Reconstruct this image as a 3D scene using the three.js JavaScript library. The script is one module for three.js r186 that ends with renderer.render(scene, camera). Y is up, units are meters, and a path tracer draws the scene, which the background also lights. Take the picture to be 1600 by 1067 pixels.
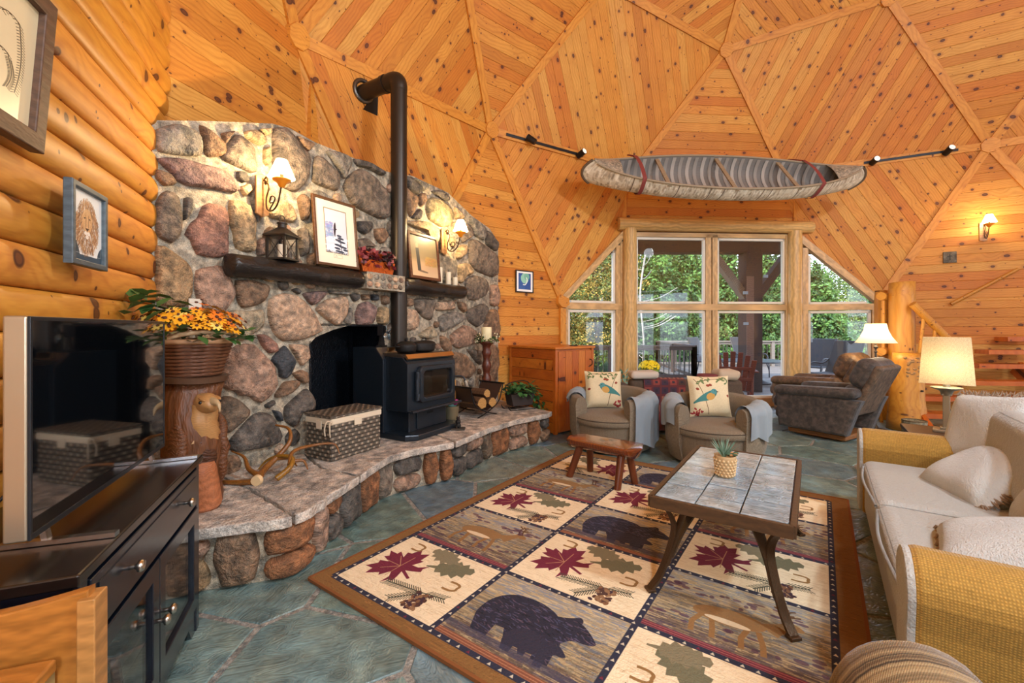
import * as THREE from 'three';
import { RoundedBoxGeometry } from 'three/addons/geometries/RoundedBoxGeometry.js';
import { mergeGeometries, toCreasedNormals, mergeVertices } from 'three/addons/utils/BufferGeometryUtils.js';
import { RectAreaLightUniformsLib } from 'three/addons/lights/RectAreaLightUniformsLib.js';

// ---------------------------------------------------------------- camera, sky, sun, exposure
RectAreaLightUniformsLib.init();
const scene = new THREE.Scene();
const renderer = new THREE.WebGLRenderer();
renderer.toneMapping = THREE.LinearToneMapping;
renderer.toneMappingExposure = 1.0;
renderer.shadowMap.enabled = true;
const EYE = 1.3, FOC = 683, CX = 800, CY = 513;            // camera height, focal length and principal point of a 1600 x 1067 frame
const camera = new THREE.PerspectiveCamera(2 * Math.atan(533.5 / FOC) * 180 / Math.PI, 1600 / 1067, 0.05, 400);
camera.setViewOffset(1600, 1067, 0, 20.5, 1600, 1067);      // the lens is shifted a little, the camera is level
camera.position.set(0, EYE, 0);
camera.lookAt(0, EYE, -5);
camera.updateProjectionMatrix();
scene.add(camera);
{ // hazy blue sky with thin cloud
  const w = 256, h = 128, d = new Float32Array(w * h * 4);
  for (let y = 0; y < h; y++) for (let x = 0; x < w; x++) {
    const el = (y + .5) / h * 2 - 1, az = x / w * 2 * Math.PI, t = Math.max(0, el), k = (y * w + x) * 4;
    const c = .5 + .5 * Math.sin(az * 3 + Math.sin(el * 9) * 1.3) * Math.sin(el * 7 + az * 2), cl = .25 * c;
    const m = Math.pow(t, .6), g = el < 0 ? .55 : 1;
    d[k] = g * ((.95 - .62 * m) * (1 - cl) + cl * 1.0); d[k + 1] = g * ((1.05 - .5 * m) * (1 - cl) + cl * 1.05); d[k + 2] = g * ((1.2 - .2 * m) * (1 - cl) + cl * 1.1); d[k + 3] = 1;
  }
  const t = new THREE.DataTexture(d, w, h, THREE.RGBAFormat, THREE.FloatType);
  t.mapping = THREE.EquirectangularReflectionMapping; t.magFilter = THREE.LinearFilter; t.needsUpdate = true;
  scene.background = t; scene.backgroundIntensity = 4.2;
}
const sun = new THREE.DirectionalLight(new THREE.Color(1, .93, .8), 7);
sun.position.set(-14, 22, 10); sun.target.position.set(3, 0, -8); sun.castShadow = true;
Object.assign(sun.shadow.camera, { left: -30, right: 30, top: 30, bottom: -30, near: 1, far: 90 }); sun.shadow.mapSize.set(2048, 2048);
scene.add(sun, sun.target);

// ---------------------------------------------------------------- helpers
const R = (d) => d * Math.PI / 180;
let seedState = 12345;
function rnd() { seedState |= 0; seedState = seedState + 0x6D2B79F5 | 0; let t = Math.imul(seedState ^ seedState >>> 15, 1 | seedState); t = t + Math.imul(t ^ t >>> 7, 61 | t) ^ t; return ((t ^ t >>> 14) >>> 0) / 4294967296; }
const rr = (a, b) => a + (b - a) * rnd();
const pick = (a) => a[Math.floor(rnd() * a.length)];
const V = (x, y, z) => new THREE.Vector3(x, y, z);
const at = (u, v, y = 0) => { const k = (EYE - y) / (v - CY); return V((u - CX) * k, y, -FOC * k); };   // where the photo's pixel meets a level plane
function onPlane(u, v, p, n) { const d = V((u - CX) / FOC, (CY - v) / FOC, -1), o = V(0, EYE, 0); return o.clone().addScaledVector(d, n.dot(p.clone().sub(o)) / n.dot(d)); }
const used = {};
function numbered(n) { if (!(n in used)) { used[n] = 0; return n; } used[n]++; return n + '_' + String(used[n]).padStart(3, '0'); }
function shade(o) { o.castShadow = true; o.receiveShadow = true; return o; }
function thing(name, label, category, pos = [0, 0, 0], turn = 0, group) {
  const o = new THREE.Group(); o.name = numbered(name); scene.add(o);
  if (pos.isVector3) o.position.copy(pos); else o.position.set(...pos);
  o.rotation.y = turn; o.userData = { label, category }; if (group) o.userData.group = group;
  return o;
}
function part(parent, name, geo, mat, label) { const m = shade(new THREE.Mesh(Array.isArray(geo) ? merge(geo) : geo, mat)); m.name = name; parent.add(m); if (label) m.userData.label = label; return m; }
function single(name, label, category, geo, mat, pos = [0, 0, 0], turn = 0, group) {
  const m = shade(new THREE.Mesh(Array.isArray(geo) ? merge(geo) : geo, mat)); m.name = numbered(name); scene.add(m);
  if (pos.isVector3) m.position.copy(pos); else m.position.set(...pos);
  m.rotation.y = turn; m.userData = { label, category }; if (group) m.userData.group = group; return m;
}
function struct(name, geo, mat, label) { const m = geo ? shade(new THREE.Mesh(Array.isArray(geo) ? merge(geo) : geo, mat)) : new THREE.Group(); m.name = numbered(name); m.userData = { kind: 'structure' }; if (label) m.userData.label = label; scene.add(m); return m; }
function copyOf(o, label, pos, turn) { const c = o.clone(); c.name = numbered(o.name.replace(/_\d{3}$/, '')); c.userData = { ...o.userData, label }; scene.add(c); c.position.copy(pos); if (turn !== undefined) c.rotation.y = turn; return c; }
function merge(list) {
  return mergeGeometries(list.map((g) => { g = g.index ? g.toNonIndexed() : g; const o = new THREE.BufferGeometry(); o.setAttribute('position', g.attributes.position); if (!g.attributes.normal) g.computeVertexNormals(); o.setAttribute('normal', g.attributes.normal); o.setAttribute('uv', g.attributes.uv || new THREE.BufferAttribute(new Float32Array(g.attributes.position.count * 2), 2)); return o; }));
}
// geometries
const mv = (g, x = 0, y = 0, z = 0, rx = 0, ry = 0, rz = 0) => { if (rx) g.rotateX(rx); if (rz) g.rotateZ(rz); if (ry) g.rotateY(ry); return g.translate(x, y, z); };
const bx = (w, h, d, x = 0, y = 0, z = 0, ry = 0) => boxUV(mv(new THREE.BoxGeometry(w, h, d), x, y, z, 0, ry));
const rb = (w, h, d, r = .01, x = 0, y = 0, z = 0, ry = 0, seg = 2) => boxUV(mv(new RoundedBoxGeometry(w, h, d, seg, Math.min(r, w / 2.01, h / 2.01, d / 2.01)), x, y, z, 0, ry));
const cy = (r0, r1, h, x = 0, y = 0, z = 0, seg = 20) => mv(new THREE.CylinderGeometry(r0, r1, h, seg), x, y, z);
const sp = (r, x = 0, y = 0, z = 0, sx = 1, sy = 1, sz = 1, seg = 16) => { const g = new THREE.SphereGeometry(r, seg, Math.ceil(seg * .7)); g.scale(sx, sy, sz); return g.translate(x, y, z); };
const tube = (pts, r, seg = 24, rad = 8) => new THREE.TubeGeometry(new THREE.CatmullRomCurve3(pts.map((p) => p.isVector3 ? p : V(...p))), seg, r, rad, false);
const lathe = (pts, seg = 24) => new THREE.LatheGeometry(pts.map((p) => new THREE.Vector2(p[0], p[1])), seg);
function rod(a, b, r0, r1 = r0, seg = 10) { a = a.isVector3 ? a : V(...a); b = b.isVector3 ? b : V(...b); const d = b.clone().sub(a), g = new THREE.CylinderGeometry(r1, r0, d.length(), seg); g.translate(0, d.length() / 2, 0); g.applyQuaternion(new THREE.Quaternion().setFromUnitVectors(V(0, 1, 0), d.normalize())); return g.translate(a.x, a.y, a.z); }
function beam(a, b, w, h, up = V(0, 1, 0)) { // square bar from a to b, w across, h along up
  a = a.isVector3 ? a : V(...a); b = b.isVector3 ? b : V(...b); const z = b.clone().sub(a), L = z.length(); z.normalize(); const x = up.clone().cross(z).normalize(), y = z.clone().cross(x);
  const g = new THREE.BoxGeometry(w, h, L); boxUV(g); g.translate(0, 0, L / 2); g.applyMatrix4(new THREE.Matrix4().makeBasis(x, y, z)); return g.translate(a.x, a.y, a.z);
}
function ext(pts, depth, bevel = 0, opt = {}) { // a flat outline in x, y with thickness along z
  const s = new THREE.Shape(pts.map((p) => new THREE.Vector2(p[0], p[1])));
  for (const h of opt.holes || []) s.holes.push(new THREE.Path(h.map((p) => new THREE.Vector2(p[0], p[1]))));
  return new THREE.ExtrudeGeometry(s, { depth: Math.max(1e-4, depth - 2 * bevel), bevelEnabled: bevel > 0, bevelSize: bevel, bevelOffset: -bevel, bevelThickness: bevel, bevelSegments: 2, curveSegments: opt.seg || 8, steps: 1 }).translate(0, 0, bevel);
}
function boxUV(g) { // uv in metres from the dominant axis
  const p = g.attributes.position, n = g.attributes.normal, u = new Float32Array(p.count * 2);
  for (let i = 0; i < p.count; i++) { const a = Math.abs(n.getX(i)), b = Math.abs(n.getY(i)), c = Math.abs(n.getZ(i)), x = p.getX(i), y = p.getY(i), z = p.getZ(i); if (b >= a && b >= c) { u[2 * i] = x; u[2 * i + 1] = z; } else if (a >= c) { u[2 * i] = z; u[2 * i + 1] = y; } else { u[2 * i] = x; u[2 * i + 1] = y; } }
  g.setAttribute('uv', new THREE.BufferAttribute(u, 2)); return g;
}
function grid(nu, nv, fn) { // sheet from a function of u, v in 0..1
  const pos = [], uv = [], idx = [];
  for (let j = 0; j <= nv; j++) for (let i = 0; i <= nu; i++) { const p = fn(i / nu, j / nv); pos.push(p[0], p[1], p[2]); uv.push(i / nu, j / nv); }
  for (let j = 0; j < nv; j++) for (let i = 0; i < nu; i++) { const a = j * (nu + 1) + i, b = a + 1, c = a + nu + 1, d = c + 1; idx.push(a, b, d, a, d, c); }
  const g = new THREE.BufferGeometry(); g.setAttribute('position', new THREE.Float32BufferAttribute(pos, 3)); g.setAttribute('uv', new THREE.Float32BufferAttribute(uv, 2)); g.setIndex(idx); g.computeVertexNormals(); return g;
}
function jitter(g, amt, f = 7) { const p = g.attributes.position; for (let i = 0; i < p.count; i++) { const x = p.getX(i), y = p.getY(i), z = p.getZ(i); p.setXYZ(i, x + amt * Math.sin(f * (y * 1.3 + z) + 1), y + amt * Math.sin(f * (x + z * 1.7) + 2), z + amt * Math.sin(f * (x * 1.1 + y) + 3)); } g.computeVertexNormals(); return g; }
// noise on a torus of period n
function noiseField(n, seed) { const s = seedState; seedState = seed; const a = new Float32Array(n * n); for (let i = 0; i < n * n; i++) a[i] = rnd(); seedState = s; return (x, y) => { const xi = Math.floor(x), yi = Math.floor(y); let fx = x - xi, fy = y - yi; fx = fx * fx * (3 - 2 * fx); fy = fy * fy * (3 - 2 * fy); const m = (v) => ((v % n) + n) % n, x0 = m(xi), x1 = m(xi + 1), y0 = m(yi) * n, y1 = m(yi + 1) * n; return (a[y0 + x0] * (1 - fx) + a[y0 + x1] * fx) * (1 - fy) + (a[y1 + x0] * (1 - fx) + a[y1 + x1] * fx) * fy; }; }
const N64 = noiseField(64, 5), N32 = noiseField(32, 9), N16 = noiseField(16, 3);
const fbm = (x, y) => .5 * N16(x * 16, y * 16) + .27 * N32(x * 32, y * 32) + .15 * N64(x * 64, y * 64) + .08 * N64(x * 128, y * 128);
function dataTex(w, h, fn, srgb = true) { const d = new Uint8Array(w * h * 4); for (let y = 0; y < h; y++) for (let x = 0; x < w; x++) { const c = fn(x / w, y / h, x, y), k = (y * w + x) * 4; if (typeof c === 'number') { d[k] = d[k + 1] = d[k + 2] = Math.max(0, Math.min(255, c)); } else { d[k] = Math.max(0, Math.min(255, c[0])); d[k + 1] = Math.max(0, Math.min(255, c[1])); d[k + 2] = Math.max(0, Math.min(255, c[2])); } d[k + 3] = 255; } const t = new THREE.DataTexture(d, w, h); t.wrapS = t.wrapT = THREE.RepeatWrapping; t.magFilter = THREE.LinearFilter; t.minFilter = THREE.LinearMipmapLinearFilter; t.generateMipmaps = true; if (srgb) t.colorSpace = THREE.SRGBColorSpace; t.needsUpdate = true; return t; }
function canvasTex(w, h, draw) { const c = document.createElement('canvas'); c.width = w; c.height = h; const g = c.getContext('2d'); draw(g, w, h); const t = new THREE.CanvasTexture(c); t.colorSpace = THREE.SRGBColorSpace; t.wrapS = t.wrapT = THREE.RepeatWrapping; return t; }
const rep = (t, x, y = x) => { const c = t.clone(); c.repeat.set(x, y); c.needsUpdate = true; return c; };
const mix3 = (a, b, t) => [a[0] + (b[0] - a[0]) * t, a[1] + (b[1] - a[1]) * t, a[2] + (b[2] - a[2]) * t];
const std = (color, roughness = .7, extra = {}) => new THREE.MeshStandardMaterial({ color, roughness, ...extra });
const phy = (color, roughness = .7, extra = {}) => new THREE.MeshPhysicalMaterial({ color, roughness, ...extra });

// ---------------------------------------------------------------- textures and materials
// knotty pine: eight board faces of about 0.133 m stacked, 2.2 m long
const PINE_LANES = 8;
const pineTex = (() => {
  const knots = []; for (let l = 0; l < PINE_LANES; l++) { const k = []; for (let i = 0, n = 3 + Math.floor(rnd() * 3); i < n; i++) k.push([rnd(), rr(.12, .88), rr(.05, .17), rr(.9, 1.7)]); for (let i = 0, n = 8 + Math.floor(rnd() * 9); i < n; i++) k.push([rnd(), rnd(), rr(.012, .045), rr(1, 1.8)]); knots.push(k); }
  const base = knots.map(() => [rr(0, 1), rr(0, 9)]);
  return dataTex(1024, 1024, (u, v) => {
    const vl = v * PINE_LANES, l = Math.min(7, Math.floor(vl)), f = vl - l, L = 16.5; // lane length in lane widths
    let warp = 0, dark = 0, red = 0;
    for (const [ku, kv, kr, ke] of knots[l]) { let du = Math.abs(u - ku); du = Math.min(du, 1 - du) * L / ke; const dv = f - kv, d = Math.sqrt(du * du + dv * dv) / kr; if (d < 4) { warp += Math.exp(-d * .9) * .25 * Math.sign(dv || 1) * Math.min(1, kr * 9); if (d < 1.1) { dark = Math.max(dark, d < .55 ? .75 : d < .8 ? .95 : 1.1 - d > 0 ? (1.1 - d) * 2.6 : 0); } else if (d < 2.2) red = Math.max(red, (2.2 - d) * .35 * Math.min(1, kr * 8)); } }
    const slow = N16(u * 16, f * .9 + base[l][1]), g = (f + warp) * (3.2 + 2.4 * base[l][0]) + slow * 2.6 + Math.sin(u * 6.283 + l) * .4;
    const ring = Math.pow(.5 + .5 * Math.sin(g * 6.283 * .8), 2.2), fine = N64(u * 64, f * 40 + l * 7);
    let c = mix3([214, 160, 74], [180, 120, 45], ring * .36 + fine * .34 + .28 * N16(u * 16, l * 3));
    c = mix3(c, [150, 86, 38], Math.min(1, red)); c = mix3(c, [66, 30, 15], Math.min(1, dark * .95)); return c;
  });
})();
pineTex.anisotropy = 8;
const woodTint = (hex, rough = .45, extra = {}) => std(hex, rough, { map: pineTex, ...extra });
const PINE = ['#ffffff', '#fbe8cb', '#ecd4ae', '#fff4e2', '#f0cc9c'].map((c) => woodTint(c, .62));
const PINE_TRIM = woodTint('#ffefd2', .55), PINE_LOG = woodTint('#f0e4bc', .5), REDWOOD = woodTint('#cf8560', .38);
// plain wood: straight grain along u, one metre a tile
const grainTex = dataTex(512, 512, (u, v) => { const r = .5 + .5 * Math.sin((v * 26 + .9 * N16(u * 16, v * 16) + .25 * N32(u * 32, v * 32)) * 6.283), f = N64(u * 64, v * 256); const k = 205 + 34 * r * .8 - 45 * f * .6; return [k, k, k]; });
const grain = (hex, rough = .5, extra = {}) => std(hex, rough, { map: grainTex, ...extra });
const mottle = dataTex(512, 512, (u, v) => { const a = fbm(u, v), b = N32(u * 32 + 9, v * 32), s = N64(u * 256, v * 256); const k = 188 + 150 * (a - .5) + 45 * (b - .5) + 70 * (s - .5); return [k + 10 * (b - .5), k, k - 10 * (b - .5)]; });
const rough1 = dataTex(512, 512, (u, v) => 255 * (.55 * fbm(u, v) + .25 * N64(u * 64, v * 64) + .2 * N64(u * 256, v * 256)), false);
const stoneMat = (hex, extra = {}) => std(hex, .82, { map: mottle, bumpMap: rough1, bumpScale: .018, ...extra });
const weave = dataTex(128, 128, (u, v) => { const a = Math.sin(u * 6.283 * 16), b = Math.sin(v * 6.283 * 16); return 128 + 60 * a * b + 50 * (rnd() - .5); }, false);
const tweedTex = dataTex(256, 256, (u, v) => { const a = .5 + .5 * Math.sin(u * 6.283 * 48 + 1.5 * N16(u * 16, v * 16)), n = N64(u * 192, v * 64), m = N64(u * 64, v * 256); const k = 150 + 45 * a * .6 + 70 * (n - .5) + 55 * (m - .5); return [k, k * .99, k * .97]; });
const ribTex = dataTex(256, 256, (u, v) => { const a = .5 + .5 * Math.sin(u * 6.283 * 40), b = .5 + .5 * Math.sin(v * 6.283 * 40); const k = 170 + 50 * a * b + 26 * (N64(u * 64, v * 64) - .5); return [k, k, k]; });
const fabric = (hex, extra = {}) => phy(hex, .92, { bumpMap: rep(weave, 9), bumpScale: .002, ...extra });
const BLACK_IRON = std('#17181a', .42, { metalness: .35, bumpMap: rough1, bumpScale: .002 });
const GLASS = phy('#ffffff', 0, { transmission: 1, thickness: 0, ior: 1.45 });
const MORTAR = std('#d6c7ac', .95, { map: rep(mottle, 1.6), bumpMap: rep(rough1, 2), bumpScale: .01 });
// ---------------------------------------------------------------- the dome: a three-frequency geodesic shell on a low wall
const DR = 6.4, DC = V(3.718, 2.806, -1.154), DYAW = -.06697;
const dome = (p) => { const c = Math.cos(DYAW), s = Math.sin(DYAW); return V(c * p.x - s * p.z, p.y, s * p.x + c * p.z).multiplyScalar(DR).add(DC); };
const undome = (q) => { const p = q.clone().sub(DC).divideScalar(DR), c = Math.cos(DYAW), s = Math.sin(DYAW); return V(c * p.x + s * p.z, p.y, -s * p.x + c * p.z); };
const LAT = Math.atan(.5), ll = (lat, az) => V(Math.cos(lat) * Math.sin(R(az)), Math.sin(lat), -Math.cos(lat) * Math.cos(R(az)));
const APEX = V(0, 1, 0), PENT = [0, 1, 2, 3, 4].map((k) => ll(LAT, 72 * k)), LOW = [0, 1, 2, 3, 4].map((k) => ll(-LAT, 36 + 72 * k));
const cmb = (a, i, b, j, c, k) => { const p = V(0, 0, 0).addScaledVector(a, i).addScaledVector(b, j); if (c) p.addScaledVector(c, k); return p.normalize(); };
const key = (p) => [p.x, p.y, p.z].map((v) => Math.round(v * 1000)).join();
const inView = (p, m = 1.12) => { const z = -(p.z); if (z < .15) return false; const u = Math.abs(p.x / z * FOC), y = (p.y - EYE) / z * FOC; return u < 800 * m && y < 513 * m && y > -554 * m; };
// one board of a lined face: clip the outline to a strip, bevel it, lay the pine along it
function clipHalf(poly, a, c, keepLess) { const out = []; for (let i = 0; i < poly.length; i++) { const p = poly[i], q = poly[(i + 1) % poly.length], dp = (p[a] - c) * (keepLess ? 1 : -1), dq = (q[a] - c) * (keepLess ? 1 : -1); if (dp <= 0) out.push(p); if ((dp < 0 && dq > 0) || (dp > 0 && dq < 0)) { const t = dp / (dp - dq); out.push([p[0] + (q[0] - p[0]) * t, p[1] + (q[1] - p[1]) * t]); } } return out; }
function inset(poly, d) { // shrink a convex outline given in order
  let area = 0; poly.forEach((p, i) => { const q = poly[(i + 1) % poly.length]; area += p[0] * q[1] - q[0] * p[1]; }); const s = area > 0 ? 1 : -1;
  let out = poly.slice();
  for (let i = 0; i < poly.length; i++) { const p = poly[i], q = poly[(i + 1) % poly.length], L = Math.hypot(q[0] - p[0], q[1] - p[1]); if (L < 1e-6) continue; const nx = -(q[1] - p[1]) / L * s, ny = (q[0] - p[0]) / L * s, c = p[0] * nx + p[1] * ny + d, res = []; for (let k = 0; k < out.length; k++) { const a = out[k], b = out[(k + 1) % out.length], da = a[0] * nx + a[1] * ny - c, db = b[0] * nx + b[1] * ny - c; if (da >= 0) res.push(a); if ((da > 0 && db < 0) || (da < 0 && db > 0)) { const t = da / (da - db); res.push([a[0] + (b[0] - a[0]) * t, a[1] + (b[1] - a[1]) * t]); } } out = res; }
  return out;
}
function prism(poly, lo, hi, ch, frame, uvOf) { // poly in (a, b); bevelled front at hi, back at lo; frame maps (a, b, c) to space
  const top = inset(poly, ch); if (poly.length < 3 || top.length < 3) return null;
  const pos = [], uv = [], tri = (A, B, C) => { for (const p of [A, B, C]) { const q = frame(p[0], p[1], p[2]); pos.push(q.x, q.y, q.z); uv.push(...uvOf(p[0], p[1])); } };
  for (let i = 1; i < top.length - 1; i++) tri([...top[0], hi], [...top[i], hi], [...top[i + 1], hi]);
  const near = (p) => { let b = top[0], bd = 1e9; for (const q of top) { const d = Math.hypot(p[0] - q[0], p[1] - q[1]); if (d < bd) { bd = d; b = q; } } return b; };
  const same = top.length === poly.length;
  for (let i = 0; i < poly.length; i++) { const j = (i + 1) % poly.length, p = poly[i], q = poly[j], pt = near(p), qt = near(q), m = hi - ch; tri([...p, m], [...q, m], [...qt, hi]); tri([...p, m], [...qt, hi], [...pt, hi]); tri([...p, lo], [...q, lo], [...q, m]); tri([...p, lo], [...q, m], [...p, m]); }
  const g = new THREE.BufferGeometry(); g.setAttribute('position', new THREE.Float32BufferAttribute(pos, 3)); g.setAttribute('uv', new THREE.Float32BufferAttribute(uv, 2)); g.computeVertexNormals(); return g;
}
function frameOf(pts, dir, inward) { // axes of a flat face: a along dir, b across, c towards the room
  const n = pts[1].clone().sub(pts[0]).cross(pts[2].clone().sub(pts[0])).normalize(); if (n.dot(inward) < 0) n.negate();
  const a = dir.clone().addScaledVector(n, -dir.dot(n)).normalize(), b = n.clone().cross(a);
  return { n, a, b, o: pts[0].clone(), flat: pts.map((p) => { const d = p.clone().sub(pts[0]); return [d.dot(a), d.dot(b)]; }), put: (x, y, z) => pts[0].clone().addScaledVector(a, x).addScaledVector(b, y).addScaledVector(n, z) };
}
const BOARD = .133, SLAB = .1;
function ccw(poly) { let s = 0; poly.forEach((p, i) => { const q = poly[(i + 1) % poly.length]; s += p[0] * q[1] - q[0] * p[1]; }); return s >= 0 ? poly : poly.slice().reverse(); }
function lined(name, pts, dir, inward, label, boards = true, offset = 0, cut) { // a slab with boards on its room side
  const f = frameOf(pts, dir, inward), poly = ccw(f.flat);
  const uvw = (x, y) => [x / 2.2, (y / BOARD) / PINE_LANES];
  const slab = prism(poly, -SLAB, boards ? -.018 : 0, .001, f.put, uvw);
  const back = []; for (let i = 1; i < poly.length - 1; i++) for (const p of [poly[0], poly[i + 1], poly[i]]) { const q = f.put(p[0], p[1], -SLAB); back.push(q.x, q.y, q.z); }
  const bg = new THREE.BufferGeometry(); bg.setAttribute('position', new THREE.Float32BufferAttribute(back, 3)); bg.computeVertexNormals();
  const root = struct(name, merge([slab, bg]), boards ? MORTARWOOD : PINE[1], label);
  if (!boards) return root;
  const bs = poly.map((p) => p[1]), b0 = Math.floor((Math.min(...bs) - offset) / BOARD), b1 = Math.ceil((Math.max(...bs) - offset) / BOARD);
  for (let k = b0; k < b1; k++) {
    const y0 = k * BOARD + offset + .0008, y1 = (k + 1) * BOARD + offset - .0008; let strip = clipHalf(clipHalf(poly, 1, y0, false), 1, y1, true); if (strip.length < 3) continue;
    const pieces = cut ? cut(strip, y0, y1) : [strip];
    for (const pc of pieces) {
      if (pc.length < 3) continue;
      const lane = Math.floor(rnd() * PINE_LANES), du = rnd(), flip = rnd() < .5 ? 1 : -1;
      const g = prism(pc, -.018, 0, .0034, f.put, (x, y) => [flip * x / 2.2 + du, (lane + .03 + .94 * Math.min(1, Math.max(0, (y - y0) / (y1 - y0)))) / PINE_LANES]);
      if (g) { const m = part(root, 'board', g, pick(PINE)); }
    }
  }
  return root;
}
const MORTARWOOD = std('#8a5a2a', .8);
const mid = (...p) => p.reduce((s, q) => s.add(q), V(0, 0, 0)).divideScalar(p.length);
const toCentre = (p) => DC.clone().sub(p);
// the front corner of the window dormer and its mirror images
const T0 = undome(V(1.84, 2.89, -7.19));
const turnY = (p, k) => p.clone().applyAxisAngle(V(0, 1, 0), -R(72 * k));
const trims = new Map(), hubs = new Map();
const skip = new Set();
function tri3(p, q, r, special, k, ext) { // special: the pentagon or face-centre corner; boards run along the opposite edge
  const pts = [p, q, r], others = pts.filter((x) => x !== special), W = pts.map(dome), c = mid(...W);
  const see = inView(c) || W.some((w) => inView(w)) || inView(mid(W[0], W[1])) || inView(mid(W[1], W[2])) || inView(mid(W[0], W[2]));
  let outline = W; if (ext) { const [A, B] = others.map(dome); outline = [dome(special), A, ext, B]; }
  lined('ceiling', outline, dome(others[1]).sub(dome(others[0])), toCentre(c), 'triangular ceiling face lined with knotty pine boards', see);
  for (const o of others) trims.set([key(special), key(o)].sort().join('|'), [special, o]);
  const ek = [key(others[0]), key(others[1])].sort().join('|'); if (!trims.has(ek)) trims.set(ek, [others[0], others[1], 'ring', special]);
  for (const x of pts) hubs.set(key(x), x);
}
for (let k = 0; k < 5; k++) {
  const P = PENT[k], Pn = PENT[(k + 1) % 5], L = LOW[k], face = (A, B, C, keep) => {
    const v = {}; for (let i = 0; i <= 3; i++) for (let j = 0; j <= 3 - i; j++) v[i + '' + j] = cmb(A, i, B, j, C, 3 - i - j);
    const c = v['11'];
    for (const [m, a, b] of [['30', '21', '20'], ['03', '12', '02'], ['00', '10', '01']]) if (keep(v[m], v[a], v[b])) tri3(v[m], v[a], v[b], v[m], k);
    const ring = ['21', '12', '02', '01', '10', '20']; ring.forEach((a, i) => { const b = ring[(i + 1) % 6], p = v[a], q = v[b]; if (keep(c, p, q)) { // ring pieces; those beside a dormer reach down to its corner post
      let e; const hi = p.y > q.y ? p : q, lo = p.y > q.y ? q : p;
      if (keep === midKeep && hi.y > .1 && hi.y < .3 && lo.y < 0) { const s = cmb(P, 2, L, 1).distanceTo(hi) < 1e-6 ? [k, -1] : [(k + 1) % 5, 1]; const t = T0.clone(); if (s[1] < 0) t.x = -t.x; e = dome(turnY(t, s[0])); }
      tri3(c, p, q, c, k, e); } });
  };
  const midKeep = (a, b, c) => Math.min(a.y, b.y, c.y) > -.185;
  face(APEX, P, Pn, () => true); face(P, Pn, L, midKeep);
  const J = cmb(P, 2, LOW[(k + 4) % 5], 1), K = cmb(P, 2, L, 1); tri3(P, J, K, P, k);
}
// cover strips on the ribs and the wooden hub discs
const RIBSKIP = (a, b) => { // ribs left flush: the ones that the boards run along beside the pentagons in front, and the level ones
  return Math.abs(a.y - b.y) < 1e-3 && a.y < .5;
};
let nTrim = 0;
for (const [, [a, b, ring]] of trims) {
  const A = dome(a), B = dome(b), m = mid(A, B); if (!(inView(A, 1.3) || inView(B, 1.3) || inView(m, 1.3))) continue;
  if (RIBSKIP(a, b)) continue;
  const front = Math.abs(Math.atan2(m.x - DC.x, -(m.z - DC.z))) < R(32);
  if (ring && front && a.y > -.2 && b.y > -.2) continue;
  const d = B.clone().sub(A).normalize(), n = toCentre(m).normalize();
  const g = beam(A.clone().addScaledVector(d, .1).addScaledVector(n, .014), B.clone().addScaledVector(d, -.1).addScaledVector(n, .014), .105, .044, n);
  const uvA = g.attributes.uv; for (let i = 0; i < uvA.count; i++) uvA.setXY(i, uvA.getY(i) / 2.2 + nTrim * .37, (nTrim % 8 + .5) / 8 + uvA.getX(i) * .5);
  struct('trim_' + (++nTrim), g, PINE_TRIM, 'pine cover strip over a ceiling rib');
}
for (const [, p] of hubs) {
  const q = dome(p); if (!inView(q, 1.15) || p.y < -.15 && q.x > 5) continue;
  const n = toCentre(q).normalize(), g = new THREE.CylinderGeometry(.108, .12, .06, 8, 1); g.applyQuaternion(new THREE.Quaternion().setFromUnitVectors(V(0, 1, 0), n)); g.translate(q.x + n.x * .05, q.y + n.y * .05, q.z + n.z * .05); boxUV(g);
  struct('trim_' + (++nTrim), g, PINE_TRIM, 'octagonal pine disc over a ceiling hub');
}
// ---------------------------------------------------------------- walls under the dome
const dormer = (k) => { const P = PENT[k], Ll = LOW[(k + 4) % 5], Lr = LOW[k]; const tl = T0.clone(), tr = T0.clone(); tr.x = -tr.x; return { J: dome(cmb(P, 2, Ll, 1)), K: dome(cmb(P, 2, Lr, 1)), F: dome(cmb(P, 1, Ll, 2)), G: dome(cmb(P, 1, Lr, 2)), TL: dome(turnY(tl, k)), TR: dome(turnY(tr, k)) }; };
const D0 = dormer(0), D4 = dormer(4), D1 = dormer(1), D2 = dormer(2), D3 = dormer(3);
const low = (p, y = 0) => V(p.x, y, p.z);
const H = V(1, 0, 0);
function wallQuad(name, A, B, label, boards, hA = A.y, hB = B.y, y0 = 0) { return lined(name, [low(A, y0), low(B, y0), low(B, hB), low(A, hA)], low(B).sub(low(A)), DC.clone().sub(mid(low(A), low(B))).setY(0), label, boards, 0); }
wallQuad('wall_left', D4.G, D0.F, 'knotty pine board wall between the stone fireplace and the window', true);
wallQuad('wall_right', D0.G, D1.F, 'knotty pine board wall behind the stairs', true);
wallQuad('wall_back', D1.G, D2.F, 'low pine wall', false); wallQuad('wall_back', D2.G, D3.F, 'low pine wall', false); wallQuad('wall_back', D3.G, D4.F, 'low pine wall', false);
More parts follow.
